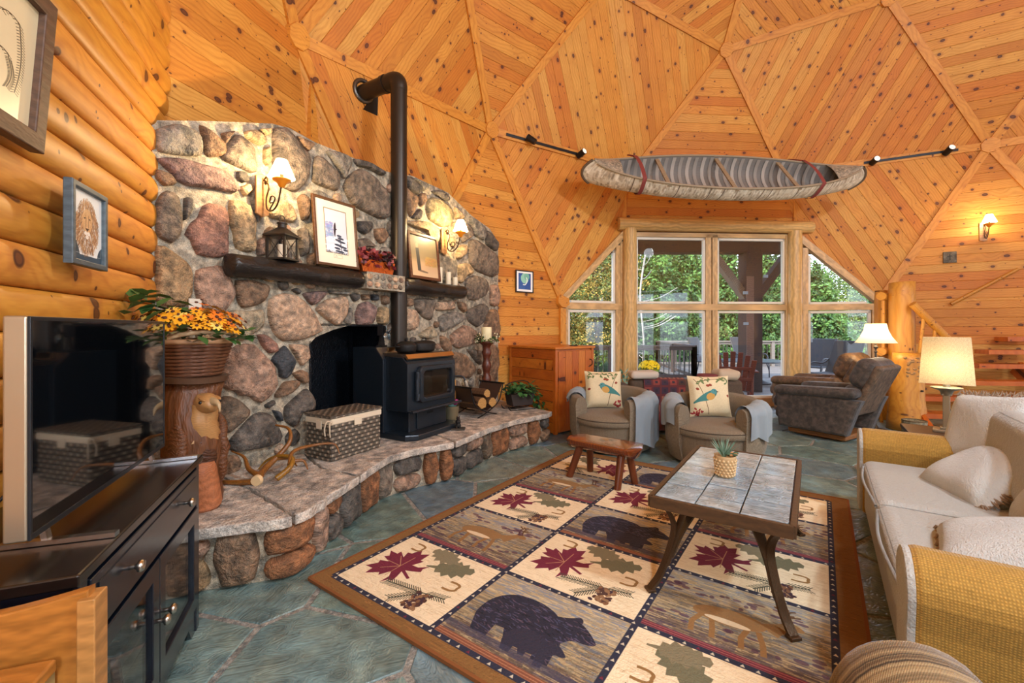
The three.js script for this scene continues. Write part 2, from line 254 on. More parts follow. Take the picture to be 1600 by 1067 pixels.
{ // the closed dormer behind the fireplace: a board wall down from the hubs
  const { J, K, F, G, TL, TR } = D4, inw = toCentre(mid(J, K)).setY(0);
  lined('wall_left', [low(TL), low(TR), V(TR.x, K.y, TR.z), V(TL.x, J.y, TL.z)], low(TR).sub(low(TL)), inw, 'pine board wall rising behind the log wall', true);
  wallQuad('wall_left', TR, G, 'pine wall behind the stonework', false, TR.y, G.y); wallQuad('wall_left', F, TL, 'pine wall behind the stonework', false, F.y, TL.y);
  const A = V(TR.x, K.y, TR.z); const g = beam(low(TR, 1.5).addScaledVector(inw.clone().normalize(), .02), A.clone().addScaledVector(inw.clone().normalize(), .02), .1, .05, inw.clone().normalize()); boxUV(g); struct('trim_' + (++nTrim), g, PINE_TRIM, 'upright pine strip below the ceiling hub');
}
// glazed dormers: the front one in the photo and three like it round the dome
const FRAME = grain('#f0c486', .45), SILL = grain('#e4b070', .5), PALELOG = grain('#f4c67c', .45), SASH = std('#d9d3c4', .5);
let nWin = 0;
function pane(parent, A, B, poly) { // glass in the upright plane through A and B; poly in metres from A along the wall, and height
  const e = low(B).sub(low(A)).normalize(), n = V(-e.z, 0, e.x), o = low(A);
  const g = ext(poly, .006); g.applyMatrix4(new THREE.Matrix4().makeBasis(e, V(0, 1, 0), n.clone().negate().negate())); g.translate(o.x, 0, o.z);
  return part(parent, 'pane', g, GLASS);
}
function bar(parent, name, A, B, x0, y0, x1, y1, w, d, mat, out = 0) { const e = low(B).sub(low(A)).normalize(), n = V(-e.z, 0, e.x); const p = low(A).addScaledVector(e, x0).setY(y0).addScaledVector(n, out), q = low(A).addScaledVector(e, x1).setY(y1).addScaledVector(n, out); const g = beam(p, q, d, w, Math.abs(y1 - y0) < 1e-6 ? V(0, 1, 0) : e.clone()); if (Math.abs(y1 - y0) > 1e-6) { const g2 = beam(p, q, w, d, n.clone()); return part(parent, name, uvLong(g2), mat); } return part(parent, name, uvLong(g), mat); }
function uvLong(g) { const l = Math.floor(rnd() * 8), du = rnd(), p = g.attributes.position, u = g.attributes.uv; for (let i = 0; i < u.count; i++) { const a = u.getX(i), b = u.getY(i); u.setXY(i, b / 2.2 + du, (l + .5 + Math.max(-.45, Math.min(.45, a * 3))) / 8); } return g; }
function glazed(k, full) {
  const { J, K, F, G, TL, TR } = dormer(k), inw = toCentre(mid(J, K)).setY(0).normalize();
  // lining above the header
  lined('wall_front', [V(TL.x, 2.9, TL.z), V(TR.x, 2.9, TR.z), V(TR.x, K.y, TR.z), V(TL.x, J.y, TL.z)], low(TR).sub(low(TL)), inw, 'pine boards above the window header', full);
  const root = struct('window_' + (++nWin), null, null, full ? 'tall wood-framed window wall with a slanted pane at each side' : 'tall wood-framed window wall out of the picture');
  const W = low(TL).distanceTo(low(TR)), TS = 1.6, TT = 1.7, TOP = 2.86;
  // middle bay: two columns of two panes
  const cA = TL, cB = TR;
  for (const [x0, x1] of [[.1, W / 2], [W / 2, W - .1]]) { pane(root, cA, cB, [[x0, .12], [x1, .12], [x1, TS + .02], [x0, TS + .02]]); pane(root, cA, cB, [[x0, TT - .02], [x1, TT - .02], [x1, TOP], [x0, TOP]]); }
  bar(root, 'transom', cA, cB, .05, 1.65, W - .05, 1.65, .1, .12, FRAME); bar(root, 'sill', cA, cB, .05, .07, W - .05, .07, .14, .16, SILL, 0); bar(root, 'head_casing', cA, cB, .05, 2.84, W - .05, 2.84, .07, .1, FRAME);
  for (const x of [.15, W / 2 - .055, W / 2 + .055, W - .15]) bar(root, 'mullion', cA, cB, x, .1, x, 2.85, .09, .1, FRAME, x > W / 2 - .2 && x < W / 2 + .2 ? 0 : .02);
  for (const [x0, x1] of [[.19, W / 2 - .1], [W / 2 + .1, W - .19]]) for (const [y0, y1] of [[.14, TS - .01], [TT + .01, TOP - .06]]) { for (const x of [x0 + .018, x1 - .018]) bar(root, 'sash', cA, cB, x, y0, x, y1, .036, .05, SASH); for (const y of [y0 + .018, y1 - .018]) bar(root, 'sash', cA, cB, x0, y, x1, y, .036, .05, SASH); }
  // side bays: a rectangle below, a triangle above
  for (const [A, B, flip] of [[F, TL, 0], [TR, G, 1]]) {
    const L = low(A).distanceTo(low(B)), x = (s) => flip ? L - s : s, hiY = 2.82, mk = (pts) => { const q = pts.map(([a, b]) => [x(a), b]); return flip ? q.reverse() : q; };
    pane(root, A, B, mk([[.06, .12], [L - .1, .12], [L - .1, TS + .02], [.06, TS + .02]])); pane(root, A, B, mk([[.08, TT - .02], [L - .1, TT - .02], [L - .1, hiY - .1]]));
    bar(root, 'transom', A, B, x(0), 1.65, x(L), 1.65, .1, .12, FRAME); bar(root, 'sill', A, B, x(0), .07, x(L), .07, .14, .14, SILL);
    for (const [s, w] of [[.05, .09], [L - .07, .07], [L - .15, .08]]) bar(root, 'mullion', A, B, x(s), .1, x(s), s < .2 ? 1.62 : 2.78 - (L - s) * .9, w, .1, FRAME);
    bar(root, 'raking_casing', A, B, x(.0), 1.74, x(L - .02), 2.86, .1, .13, FRAME);
    for (const y of [.165, TS - .03]) bar(root, 'sash', A, B, x(.1), y, x(L - .19), y, .04, .05, SASH); for (const s of [.12, L - .21]) bar(root, 'sash', A, B, x(s), .15, x(s), TS - .02, .04, .05, SASH);
    bar(root, 'sash', A, B, x(.16), TT + .02, x(L - .19), TT + .02, .036, .05, SASH); bar(root, 'sash', A, B, x(L - .21), TT, x(L - .21), 2.52, .036, .05, SASH);
  }
  // log posts and header log
  const e = low(TR).sub(low(TL)).normalize();
  for (const p of [TL, TR]) { const s = p === TL ? 1 : -1, q = p.clone().addScaledVector(e, s * .07).addScaledVector(inw, .1); const g = jitter(cy(.105, .118, 2.78, q.x, 1.39 + .14, q.z, 20), .006, 3); logUV(g); part(root, 'log_post', g, PALELOG); part(root, 'plinth', rb(.27, .16, .27, .01, q.x, .08, q.z), SILL); }
  const a = TL.clone().addScaledVector(e, -.12).setY(2.99).addScaledVector(inw, .1), b = TR.clone().addScaledVector(e, .22).setY(2.99).addScaledVector(inw, .1);
  part(root, 'header_log', logUV(jitter(rod(a, b, .105, .1, 20), .005, 3)), PALELOG);
  return root;
}
function logUV(g, s = 1) { const u = g.attributes.uv, l = Math.floor(rnd() * 8), du = rnd(); for (let i = 0; i < u.count; i++) { const a = u.getX(i), b = u.getY(i); u.setXY(i, b * 1.2 * s + du, (l + .06 + .88 * Math.abs(((a * 2) % 1) * 2 - 1)) / 8); } return g; }
glazed(0, true); glazed(1, false); glazed(2, false); glazed(3, false);
{ // upright strips under the two hubs of the front dormer, and at the window's outer ends
  const { J, K, F, G, TL, TR } = D0, inw = toCentre(mid(J, K)).setY(0).normalize();
  for (const [p, y] of [[TL, J.y], [TR, K.y]]) struct('trim_' + (++nTrim), uvLong(beam(low(p, 2.9).addScaledVector(inw, .015), low(p, y).addScaledVector(inw, .015), .07, .03, inw)), PINE_TRIM, 'upright pine strip above the window header');
  for (const p of [F, G]) { const q = toCentre(p).setY(0).normalize(); struct('trim_' + (++nTrim), uvLong(beam(low(p, 0).addScaledVector(q, .03), low(p, 1.66).addScaledVector(q, .03), .1, .06, q)), PINE_TRIM, 'upright pine strip at the end of the window'); }
}
// ---------------------------------------------------------------- floor of irregular flagstones set in mortar
const slateTex = dataTex(512, 512, (u, v) => { const a = fbm(u, v), b = N16(u * 16 + 5, v * 16), s = N64(u * 64 + 22 * N16(u * 16, v * 16), v * 256); const k = 196 + 110 * (a - .5) + 34 * (s - .5); return [k * (.93 + .1 * b), k, k * (1.03 - .08 * b)]; });
const slateBump = dataTex(512, 512, (u, v) => 255 * (.6 * fbm(u, v) + .4 * N64(u * 64 + 26 * N16(u * 16, v * 16), v * 128)), false);
const SLATES = ['#8fa6a2', '#98aaa0', '#869da4', '#9caaa0', '#88a098', '#8098a6'].map((c) => std(c, .3, { map: slateTex, bumpMap: slateBump, bumpScale: .006 }));
const GROUT = std('#b5b3a9', .9, { map: rep(mottle, 3), bumpMap: rep(rough1, 4), bumpScale: .006 });
{
  const g = new THREE.CylinderGeometry(6.75, 6.75, .3, 60); g.translate(DC.x, -.1555, DC.z); boxUV(g);
  const floor = struct('floor', g, GROUT, 'flagstone floor of grey-green slate set in mortar');
  const seeds = [], S = .58;
  for (let z = -7.6; z < 1.4; z += S) for (let x = -2.8; x < 9; x += S) { const px = x + rr(-.4, .4) * S * 1.1 + (Math.round(z / S) % 2 ? S / 2 : 0), pz = z + rr(-.4, .4) * S * 1.1; if (Math.hypot(px - DC.x, pz - DC.z) < 6.5) seeds.push([px, pz]); }
  for (const s of seeds) {
    if (!(inView(V(s[0], 0, s[1]), 1.35) && s[1] < -.6)) continue;
    let poly = [[-9, -9], [9, -9], [9, 9], [-9, 9]].map(([a, b]) => [s[0] + a * .12, s[1] + b * .12]);
    for (const t of seeds) { if (t === s) continue; const dx = t[0] - s[0], dz = t[1] - s[1], L = Math.hypot(dx, dz); if (L > 2.4) continue; const nx = dx / L, nz = dz / L, c = (s[0] + t[0]) / 2 * nx + (s[1] + t[1]) / 2 * nz - .0145, out = []; for (let i = 0; i < poly.length; i++) { const p = poly[i], q = poly[(i + 1) % poly.length], a = p[0] * nx + p[1] * nz - c, b = q[0] * nx + q[1] * nz - c; if (a <= 0) out.push(p); if ((a < 0 && b > 0) || (a > 0 && b < 0)) { const k = a / (a - b); out.push([p[0] + (q[0] - p[0]) * k, p[1] + (q[1] - p[1]) * k]); } } poly = out; if (poly.length < 3) break; }
    if (poly.length < 3) continue;
    const an = rr(0, 6.28), ca = Math.cos(an), sa = Math.sin(an), ou = rnd(), ov = rnd(), hgt = rr(-.0015, .0015);
    const gg = prism(ccw(poly.map(([a, b]) => [a, -b])), -.02, hgt, .004, (a, b, c) => V(a, c, -b), (a, b) => [(a * ca + b * sa) / 1.1 + ou, (-a * sa + b * ca) / 1.1 + ov]);
    if (gg) part(floor, 'flagstone', gg, pick(SLATES));
  }
}
// ---------------------------------------------------------------- the log wall on the left
{
  const d = V(.382, 0, .924).normalize(), n = V(d.z, 0, -d.x), P0 = V(-2.235, 0, -2.8), Lw = 5.2, sp0 = .149;
  const root = struct('wall_left', null, null, 'wall of varnished round pine logs'); 
  part(root, 'wall_core', beam(P0.clone().addScaledVector(n, -.12).setY(2.1), P0.clone().addScaledVector(d, Lw).addScaledVector(n, -.12).setY(2.1), .14, 4.2), PINE[4]);
  for (let i = -1; i < 28; i++) {
    const y = .098 + sp0 * i + sp0 / 2, cuts = i === 10 || i === 11 ? [[rr(0, .02), 1.08 + .03 * (i % 2)], [1.1 + .03 * (i % 2), Lw]] : [[rr(-.02, .03), Lw]];
    for (const [s0, s1] of cuts) {
      const NA = 14, NL = 10, lane = Math.floor(rnd() * 8), du = rnd(), r = sp0 / 2 * .998, bul = .052;
      const g = grid(NA, NL + 4, (u, v) => { // end rounded over
        const k = v * (NL + 4); let s, q; if (k < 3) { const t = k / 3 * Math.PI / 2; s = s0 + .04 * (1 - Math.sin(t)) ; s = s0 + .045 * (1 - Math.cos(t)); q = .12 + .88 * Math.sin(t); } else if (k > NL + 1) { const t = (NL + 4 - k) / 3 * Math.PI / 2; s = s1 - .045 * (1 - Math.cos(t)); q = .12 + .88 * Math.sin(t); } else { s = s0 + .045 + (s1 - s0 - .09) * (k - 3) / (NL - 2); q = 1; }
        const th = -Math.PI / 2 + Math.PI * u, yy = y + Math.sin(th) * r * (.75 + .25 * q), o = -.05 + (bul * Math.pow(Math.max(0, Math.cos(th)), .55) + .05) * q * (1 + .02 * Math.sin(s * 4 + i));
        const p = P0.clone().addScaledVector(d, s).addScaledVector(n, o); return [p.x, yy, p.z];
      });
      const uvA = g.attributes.uv, pA = g.attributes.position; for (let q = 0; q < uvA.count; q++) { const s = (pA.getX(q) - P0.x) * d.x + (pA.getZ(q) - P0.z) * d.z; uvA.setXY(q, s / 2.6 + du, (lane + .05 + .9 * uvA.getX(q)) / 8); }
      part(root, 'log', g, pick([PINE_LOG, PINE_LOG, PINE[1]]));
    }
  }
}
// ---------------------------------------------------------------- fieldstone fireplace wall
const WT = V(.493, 0, -.87), WN = V(.87, 0, .493), WO = V(-2.1, 0, -2.55), WROT = Math.atan2(.87, .493);   // along the wall, out of the wall, its left end
const onWall = (s, y, c = 0) => V(WO.x + WT.x * s + WN.x * c, y, WO.z + WT.z * s + WN.z * c);
const wallSY = (u, v, c = 0) => { const p = onPlane(u, v, onWall(0, 0, c), WN), d = p.clone().sub(WO); return [d.dot(WT), p.y]; };
const SC = { g: '#8b8376', b: '#8c6f55', t: '#b89c74', p: '#8a6f66', d: '#5f5850', D: '#4a4d50', r: '#97705f', m: '#a6866f', k: '#c2a284', gb: '#7f7060', gd: '#6b6258', db: '#71604e', tb: '#a1845f', ts: '#a99a7e', y: '#a2916a', rp: '#9c7361', bb: '#8f5f3c' };
const STONE = Object.fromEntries(Object.entries(SC).map(([k, c]) => [k, stoneMat(new THREE.Color(c).multiplyScalar(1.55))]));
function roundOutline(pts, n = 22) { // closed curve through the corners, corners kept fairly sharp
  const c = new THREE.CatmullRomCurve3(pts.map(([a, b]) => V(a, b, 0)), true, 'catmullrom', .22); return c.getSpacedPoints(n).slice(0, n).map((p) => [p.x, p.y]);
}
function stone(parent, outline, map, mat, bulge = .045, name = 'stone') {
  const o = roundOutline(outline), n = o.length, cx = o.reduce((s, p) => s + p[0], 0) / n, cyy = o.reduce((s, p) => s + p[1], 0) / n, ph = rr(0, 6.3), size = Math.sqrt(o.reduce((s, p) => s + Math.hypot(p[0] - cx, p[1] - cyy), 0) / n);
  const F = [1, 1, .93, .74, .45, .2], Hh = [-.05, .3, .72, .95, 1.02, 1], pos = [], uv = [], idx = [], k = bulge * Math.min(1.25, .45 + size), ou = rnd(), ov = rnd(), an = rr(-.5, .5), ca = Math.cos(an), sa = Math.sin(an), tx = rr(-.22, .22), ty = rr(-.25, .2);
  const put = (a, b, c) => { const w = c > 0 ? c + k * .18 * Math.sin(a * 31 + ph) * Math.cos(b * 27 + ph * 2) + (a - cx) * tx * k * 6 * c / k * .35 + (b - cyy) * ty * c * 2 : c, q = map(a, b, w); pos.push(q.x, q.y, q.z); const x = a - cx, y = b - cyy; uv.push((x * ca + y * sa) * 1.5 + ou, (-x * sa + y * ca) * 1.5 + ov); };
  F.forEach((f, i) => o.forEach(([a, b]) => put(cx + (a - cx) * f, cyy + (b - cyy) * f, Hh[i] * k - (i === 0 ? .02 : 0))));
  put(cx, cyy, k * 1.0);
  for (let i = 0; i < F.length - 1; i++) for (let j = 0; j < n; j++) { const a = i * n + j, b = i * n + (j + 1) % n, c = a + n, d = b + n; idx.push(a, b, d, a, d, c); }
  const last = (F.length - 1) * n; for (let j = 0; j < n; j++) idx.push(last + j, last + (j + 1) % n, pos.length / 3 - 1);
  const g = new THREE.BufferGeometry(); g.setAttribute('position', new THREE.Float32BufferAttribute(pos, 3)); g.setAttribute('uv', new THREE.Float32BufferAttribute(uv, 2)); 
  // make the faces look outwards whichever way the outline runs
  let ar = 0; o.forEach((p, i) => { const q = o[(i + 1) % n]; ar += p[0] * q[1] - q[0] * p[1]; }); if (ar < 0) for (let i = 0; i < idx.length; i += 3) { const t = idx[i]; idx[i] = idx[i + 1]; idx[i + 1] = t; }
  g.setIndex(idx); g.computeVertexNormals(); return part(parent, name, g, mat);
}
const rawStones = `g 243,201 276,193 309,205 317,219 314,243 279,242 255,238 244,233|b 313,195 328,205 352,224 351,242 328,245 321,239 318,222|b 347,208 366,205 356,217 352,225|gb 352,231 371,208 389,222 399,236 399,271 385,266 349,249|t 383,205 399,202 414,214 416,224 404,226 386,215|t 406,202 423,200 425,207 417,211|t 413,233 422,229 424,250 418,259 413,253|p 244,247 272,246 328,259 356,270 376,290 371,301 349,298 314,292 283,287 269,271|b 243,264 267,273 276,287 258,290 243,277|d 372,267 385,269 389,283 379,285 371,277|t 376,292 389,287 397,292 383,306|gb 243,315 258,297 278,303 283,325 282,367 270,380 250,371 238,361|d 289,309 299,310 297,335 288,345|r 290,366 299,348 309,341 321,317 350,322 356,340 356,370 354,400 328,402 307,396 300,376|t 360,312 387,318 399,348 399,390 385,394 368,386 366,366 359,345|tb 231,381 265,389 289,408 300,422 300,458 290,478 258,478 233,470|m 308,422 347,414 363,438 368,458 350,489 331,490 315,483 306,455|b 369,438 400,438 420,446 421,455 413,470 400,477 380,481 372,470|ts 362,485 389,486 411,484 411,510 394,523 376,533 363,519|d 347,493 358,494 361,507 348,506|k 422,467 442,458 465,461 486,481 497,500 505,516 479,529 443,533 428,519 420,493|rp 403,523 415,523 432,536 434,548 422,552 411,541|D 445,540 460,564 455,585 449,591 438,590 436,575 425,562|k 453,538 479,540 484,559 472,572 462,555|m 351,559 366,541 394,536 417,557 431,575 432,602 422,620 401,632 396,620 373,618 363,608 346,607 348,580|b 336,551 347,557 345,600 340,606 330,590 325,575|db 331,644 338,626 356,618 377,626 391,643 377,661 352,678 335,663|b 318,677 331,665 341,682 356,703 338,712 317,712|gd 358,691 394,650 411,643 427,651 441,679 436,691 408,701 363,706|b 458,584 472,578 482,584 482,598 472,598|b 431,616 445,597 466,594 469,601 458,612 432,622|d 415,633 428,625 430,630 418,638|D 427,641 436,643 442,658 435,657|gd 446,636 472,612 480,606 493,626 491,639 469,647 459,667 446,657|gb 428,200 450,200 467,225 485,246 484,269 478,285 462,300 440,290 428,265 427,230|b 465,212 490,225 483,236 472,225|gb 492,246 500,243 517,257 531,277 528,298 490,284|g 511,236 528,236 547,247 549,257 538,280 528,263|gb 537,291 545,274 563,263 582,274 606,300 608,338 595,342 560,325 548,315|d 553,248 572,252 603,270 597,274 576,263 559,259|d 632,276 641,276 659,294 653,304 639,295|g 646,278 671,291 663,298 655,288|b 633,292 651,309 652,319 642,339 634,319|b 655,304 663,301 666,313 658,323 655,316|y 669,311 679,308 697,317 709,336 703,352 690,355 671,342 667,327|d 644,340 655,326 660,330 655,343|d 675,299 684,297 698,303 703,313 693,312|t 711,323 725,339 721,343 712,341|t 634,347 663,345 687,360 688,372 675,388 668,362 645,354|gb 724,350 735,353 738,368 722,379|g 735,338 759,357 756,375 740,366 736,350|d 762,360 777,379 776,393 760,381|gb 733,378 741,373 759,385 776,400 778,427 770,433 745,423 734,408|ts 675,402 690,394 708,396 713,420 705,440 680,440 675,425|t 711,402 720,383 729,383 728,396 718,405|t 717,415 731,411 739,427 727,431 722,442 718,441|gb 728,437 741,430 756,435 763,449 757,462 742,469 733,468 729,456|m 767,446 778,446 779,477 767,476|b 757,508 766,484 776,484 780,512 779,531 769,530 760,518|gd 730,486 753,474 762,480 755,501 746,511 732,501|b 716,471 727,474 730,484 726,488 718,482|k 681,473 708,470 710,483 683,485|gb 649,467 676,467 678,479 673,500 662,496 650,482|g 686,496 703,487 718,488 728,497 720,503 691,519|m 704,524 726,508 744,517 741,536 719,544 709,541|ts 657,521 676,509 682,524 670,530 656,526|k 634,483 647,484 654,498 652,512 634,516|b 634,465 644,467 644,478 637,478|b 708,551 725,553 742,575 735,590 712,588|gb 730,545 750,548 752,570 745,566|b 756,540 768,536 778,545 777,580 772,600 758,600|b 689,524 700,530 705,547 700,551 690,540|p 474,459 492,455 510,455 509,462 489,477|k 494,483 512,467 539,463 546,474 541,491 529,509 512,499|d 548,460 561,459 561,467 554,471|p 556,491 562,475 576,471 587,480 584,503 576,508 558,507|t 590,498 593,480 605,480 606,506 592,506|b 566,460 577,460 576,468 567,468|D 581,460 590,460 590,469 582,469|b 597,462 606,462 606,475 598,475|g 538,501 547,480 550,497 546,507|d 457,453 464,450 470,456 467,460|g 516,453 545,457 545,461 517,459|t 420,319 441,314 457,324 463,341 457,348 422,339|b 466,310 475,302 482,310 482,340 473,344|gb 467,360 480,356 482,394 471,400|g 394,315 402,312 407,338 401,348|b 415,360 425,354 420,394 406,399|m 403,376 413,371 412,398 403,398|d 557,346 579,346 581,358 571,366 561,361|b 586,358 600,356 606,369 596,381 587,371|gb 554,376 571,372 587,385 570,386 554,396|tb 236,486 262,484 282,490 296,510 292,560 262,575 240,560|gb 262,585 300,575 316,600 318,640 290,660 262,650|b 258,665 296,668 308,690 300,720 262,715`;
const HOLE = [[1.02, .3], [1.02, 1.17], [1.08, 1.23], [1.25, 1.29], [1.45, 1.335], [1.79, 1.335], [1.79, .3]];
{
  const root = thing('stone_fireplace', 'tall fieldstone fireplace wall with pale mortar joints', 'fireplace');
  const topPx = [[238, 188], [330, 189], [425, 193], [452, 200], [492, 222], [548, 245], [604, 268], [645, 275], [700, 301], [737, 337], [765, 357], [777, 376]];
  const prof = topPx.map(([u, v]) => wallSY(u, v)), END = 3.88;
  const outline = [[0, 0], [END, 0], [END, prof[prof.length - 1][1] - .05], ...prof.slice().reverse().map(([s, y], i) => i === prof.length - 1 ? [0, y] : [Math.min(END, s), y])];
  const core = ext(outline, .5, 0, { holes: [HOLE] }); core.translate(0, 0, -.5); boxUV(core); core.rotateY(WROT); core.translate(WO.x, 0, WO.z);
  part(root, 'mortar', core, MORTAR);
  const map = (a, b, c) => onWall(a, b, c);
  const inside = (poly, x, y) => { let r = false; for (let i = 0, j = poly.length - 1; i < poly.length; j = i++) if ((poly[i][1] > y) !== (poly[j][1] > y) && x < (poly[j][0] - poly[i][0]) * (y - poly[i][1]) / (poly[j][1] - poly[i][1]) + poly[i][0]) r = !r; return r; };
  const edge = (poly, x, y) => { let m = 1e9; for (let i = 0; i < poly.length; i++) { const p = poly[i], q = poly[(i + 1) % poly.length], dx = q[0] - p[0], dy = q[1] - p[1], t = Math.max(0, Math.min(1, ((x - p[0]) * dx + (y - p[1]) * dy) / (dx * dx + dy * dy))); m = Math.min(m, Math.hypot(x - p[0] - dx * t, y - p[1] - dy * t)); } return m; };
  const polys = [];
  for (const line of rawStones.split('|')) { const [c, ...p] = line.split(' '); const q = p.map((x) => wallSY(...x.split(',').map(Number), .02)).map(([s, y]) => [Math.max(.015, Math.min(END - .01, s)), y]); polys.push(q); stone(root, q, map, STONE[c], .075); }
  for (let k = 0; k < 6000 && polys.length < 190; k++) { // small stones in what is left
    const s = rr(.05, END - .05), y = rr(.38, 2.8); if (!inside(outline, s, y) || inside(HOLE, s, y)) continue;
    let c = Math.min(edge(outline, s, y), edge(HOLE, s, y) - .01); for (const p of polys) { if (c < .05) break; if (inside(p, s, y)) { c = 0; break; } c = Math.min(c, edge(p, s, y)); }
    if (c < .05) continue; const r = Math.min(.13, c - .014), n = 7, ph = rr(0, 6), q = []; for (let i = 0; i < n; i++) { const a = ph + i / n * 6.283, f = r * rr(.8, 1.02); q.push([s + Math.cos(a) * f, y + Math.sin(a) * f]); }
    polys.push(q); stone(root, q, map, STONE[pick(['b', 'gb', 't', 'g', 'm', 'd', 'k'])], .05);
  }
  // heat shield of dark hammered steel in the opening
  const ham = dataTex(256, 256, (u, v) => 255 * (.5 * N64(u * 64, v * 64) + .5 * N64(u * 128, v * 128)), false), STEEL = std('#10161d', .34, { metalness: .55, bumpMap: rep(ham, 2), bumpScale: .004 });
  const sh = (name, g) => { boxUV(g); g.rotateY(WROT); g.translate(WO.x, 0, WO.z); part(root, name, g, STEEL, 'dark hammered steel panel'); };
  sh('back_panel', new THREE.BoxGeometry(.86, 1.06, .02).translate(1.405, .83, -.42)); sh('side_panel', new THREE.BoxGeometry(.02, 1.06, .42).translate(1.785, .83, -.21)); sh('side_panel', new THREE.BoxGeometry(.02, .9, .42).translate(1.03, .75, -.21)); sh('top_panel', new THREE.BoxGeometry(.8, .02, .42).translate(1.405, 1.33, -.21)); sh('corner_strip', new THREE.BoxGeometry(.035, 1.04, .03).translate(1.755, .83, -.4));
  part(root, 'wall_socket', (() => { const [s, y] = wallSY(297, 481); const g = rb(.07, .11, .012, .003); g.rotateY(WROT); const p = onWall(s, y, .06); return g.translate(p.x, p.y, p.z); })(), std('#cfc7b4', .5));
}
// ---------------------------------------------------------------- raised hearth
const HY = .34;
const hearthPath = [[-1.93, -1.98], [-1.52, -2.08], [-1.16, -2.2], [-1.07, -2.34], [-1.046, -2.55], [-.995, -2.95], [-.917, -3.295], [-.8, -3.45], [-.488, -3.70], [-.217, -4.23], [.05, -4.6], [.40, -4.93], [.46, -5.05], [.33, -5.2]];
{
  const root = thing('hearth', 'raised curving hearth of fieldstone topped with sandstone slabs', 'hearth');
  const backPts = [[-.13, -5.83], [-.19, -5.9], [-2.08, -2.52], [-2.05, -2.3]];
  const shrink = (p, k) => { const c = [-1.0, -3.9]; return p.map(([x, z], i) => { const a = p[Math.max(0, i - 1)], b = p[Math.min(p.length - 1, i + 1)], dx = b[0] - a[0], dz = b[1] - a[1], L = Math.hypot(dx, dz); let nx = dz / L, nz = -dx / L; return [x + nx * k, z + nz * k]; }); };
  const base = shrink(hearthPath, .085); // towards the wall
  const core = ext([...base, ...backPts].map(([x, z]) => [x, -z]), .3); core.rotateX(-Math.PI / 2); boxUV(core); part(root, 'mortar', core, MORTAR);
  // front stones along the base line
  const curve = new THREE.CatmullRomCurve3(base.map(([x, z]) => V(x, 0, z)), false, 'catmullrom', .3), L = curve.getLength();
  const map = (a, b, c) => { const t = Math.max(0, Math.min(1, a / L)), p = curve.getPointAt(t), d = curve.getTangentAt(t), n = V(-d.z, 0, d.x); return V(p.x + n.x * c, b, p.z + n.z * c); };
  let s = .02; while (s < L - .06) { const w = Math.min(rr(.13, .3), L - s), tall = rnd() < .62; const cells = tall ? [[.012, .285]] : [[.012, rr(.12, .17)], [0, .285]]; if (!tall) cells[1][0] = cells[0][1] + .012; for (const [y0, y1] of cells) { const a = s + .008, b = s + w - .008, j = () => rr(-.014, .014), my = (y0 + y1) / 2; stone(root, [[a + .03 + j(), y0 + .004], [(a + b) / 2, y0], [b - .02 + j(), y0 + .01], [b + j() * .3, my + j()], [b - .03, y1 - .01 + j() * .4], [(a + b) / 2 + j(), y1], [a + .02, y1 - .015 + j() * .5], [a, my + j()]], map, STONE[pick(['bb', 'b', 'gb', 'db', 'm', 'tb', 'bb', 'd'])], .075); } s += w; }
  // slabs
  const SAND = std('#e8dccc', .75, { map: rep(mottle, .9), bumpMap: rep(rough1, 1.3), bumpScale: .014 });
  const slabs = [[[-1.93, -1.98], [-1.52, -2.08], [-1.16, -2.2], [-1.125, -2.235], [-1.56, -2.6], [-1.93, -2.86], [-2.09, -2.54], [-2.04, -2.25]],
    [[-1.115, -2.25], [-1.07, -2.34], [-1.046, -2.55], [-.995, -2.84], [-1.327, -3.01], [-1.63, -3.38], [-1.92, -2.88], [-1.55, -2.62]],
    [[-.99, -2.86], [-.955, -3.1], [-.917, -3.295], [-.8, -3.45], [-.49, -3.69], [-1.05, -4.39], [-1.62, -3.40], [-1.32, -3.03]],
    [[-.475, -3.71], [-.35, -3.95], [-.217, -4.23], [.05, -4.6], [.40, -4.93], [.46, -5.05], [.33, -5.2], [-.1, -5.8], [-.19, -5.9], [-1.04, -4.41]]];
  for (const sl of slabs) { const o = []; sl.forEach((p, i) => { const q = sl[(i + 1) % sl.length], n = Math.max(1, Math.round(Math.hypot(q[0] - p[0], q[1] - p[1]) / .06)); for (let k = 0; k < n; k++) { const t = k / n, f = k ? .007 : 0; o.push([p[0] + (q[0] - p[0]) * t + rr(-f, f), -(p[1] + (q[1] - p[1]) * t + rr(-f, f))]); } }); const g = ext(o, .055, .007); g.rotateX(-Math.PI / 2); g.translate(0, HY - .055, 0); boxUV(g); part(root, 'hearth_slab', g, SAND); }
}
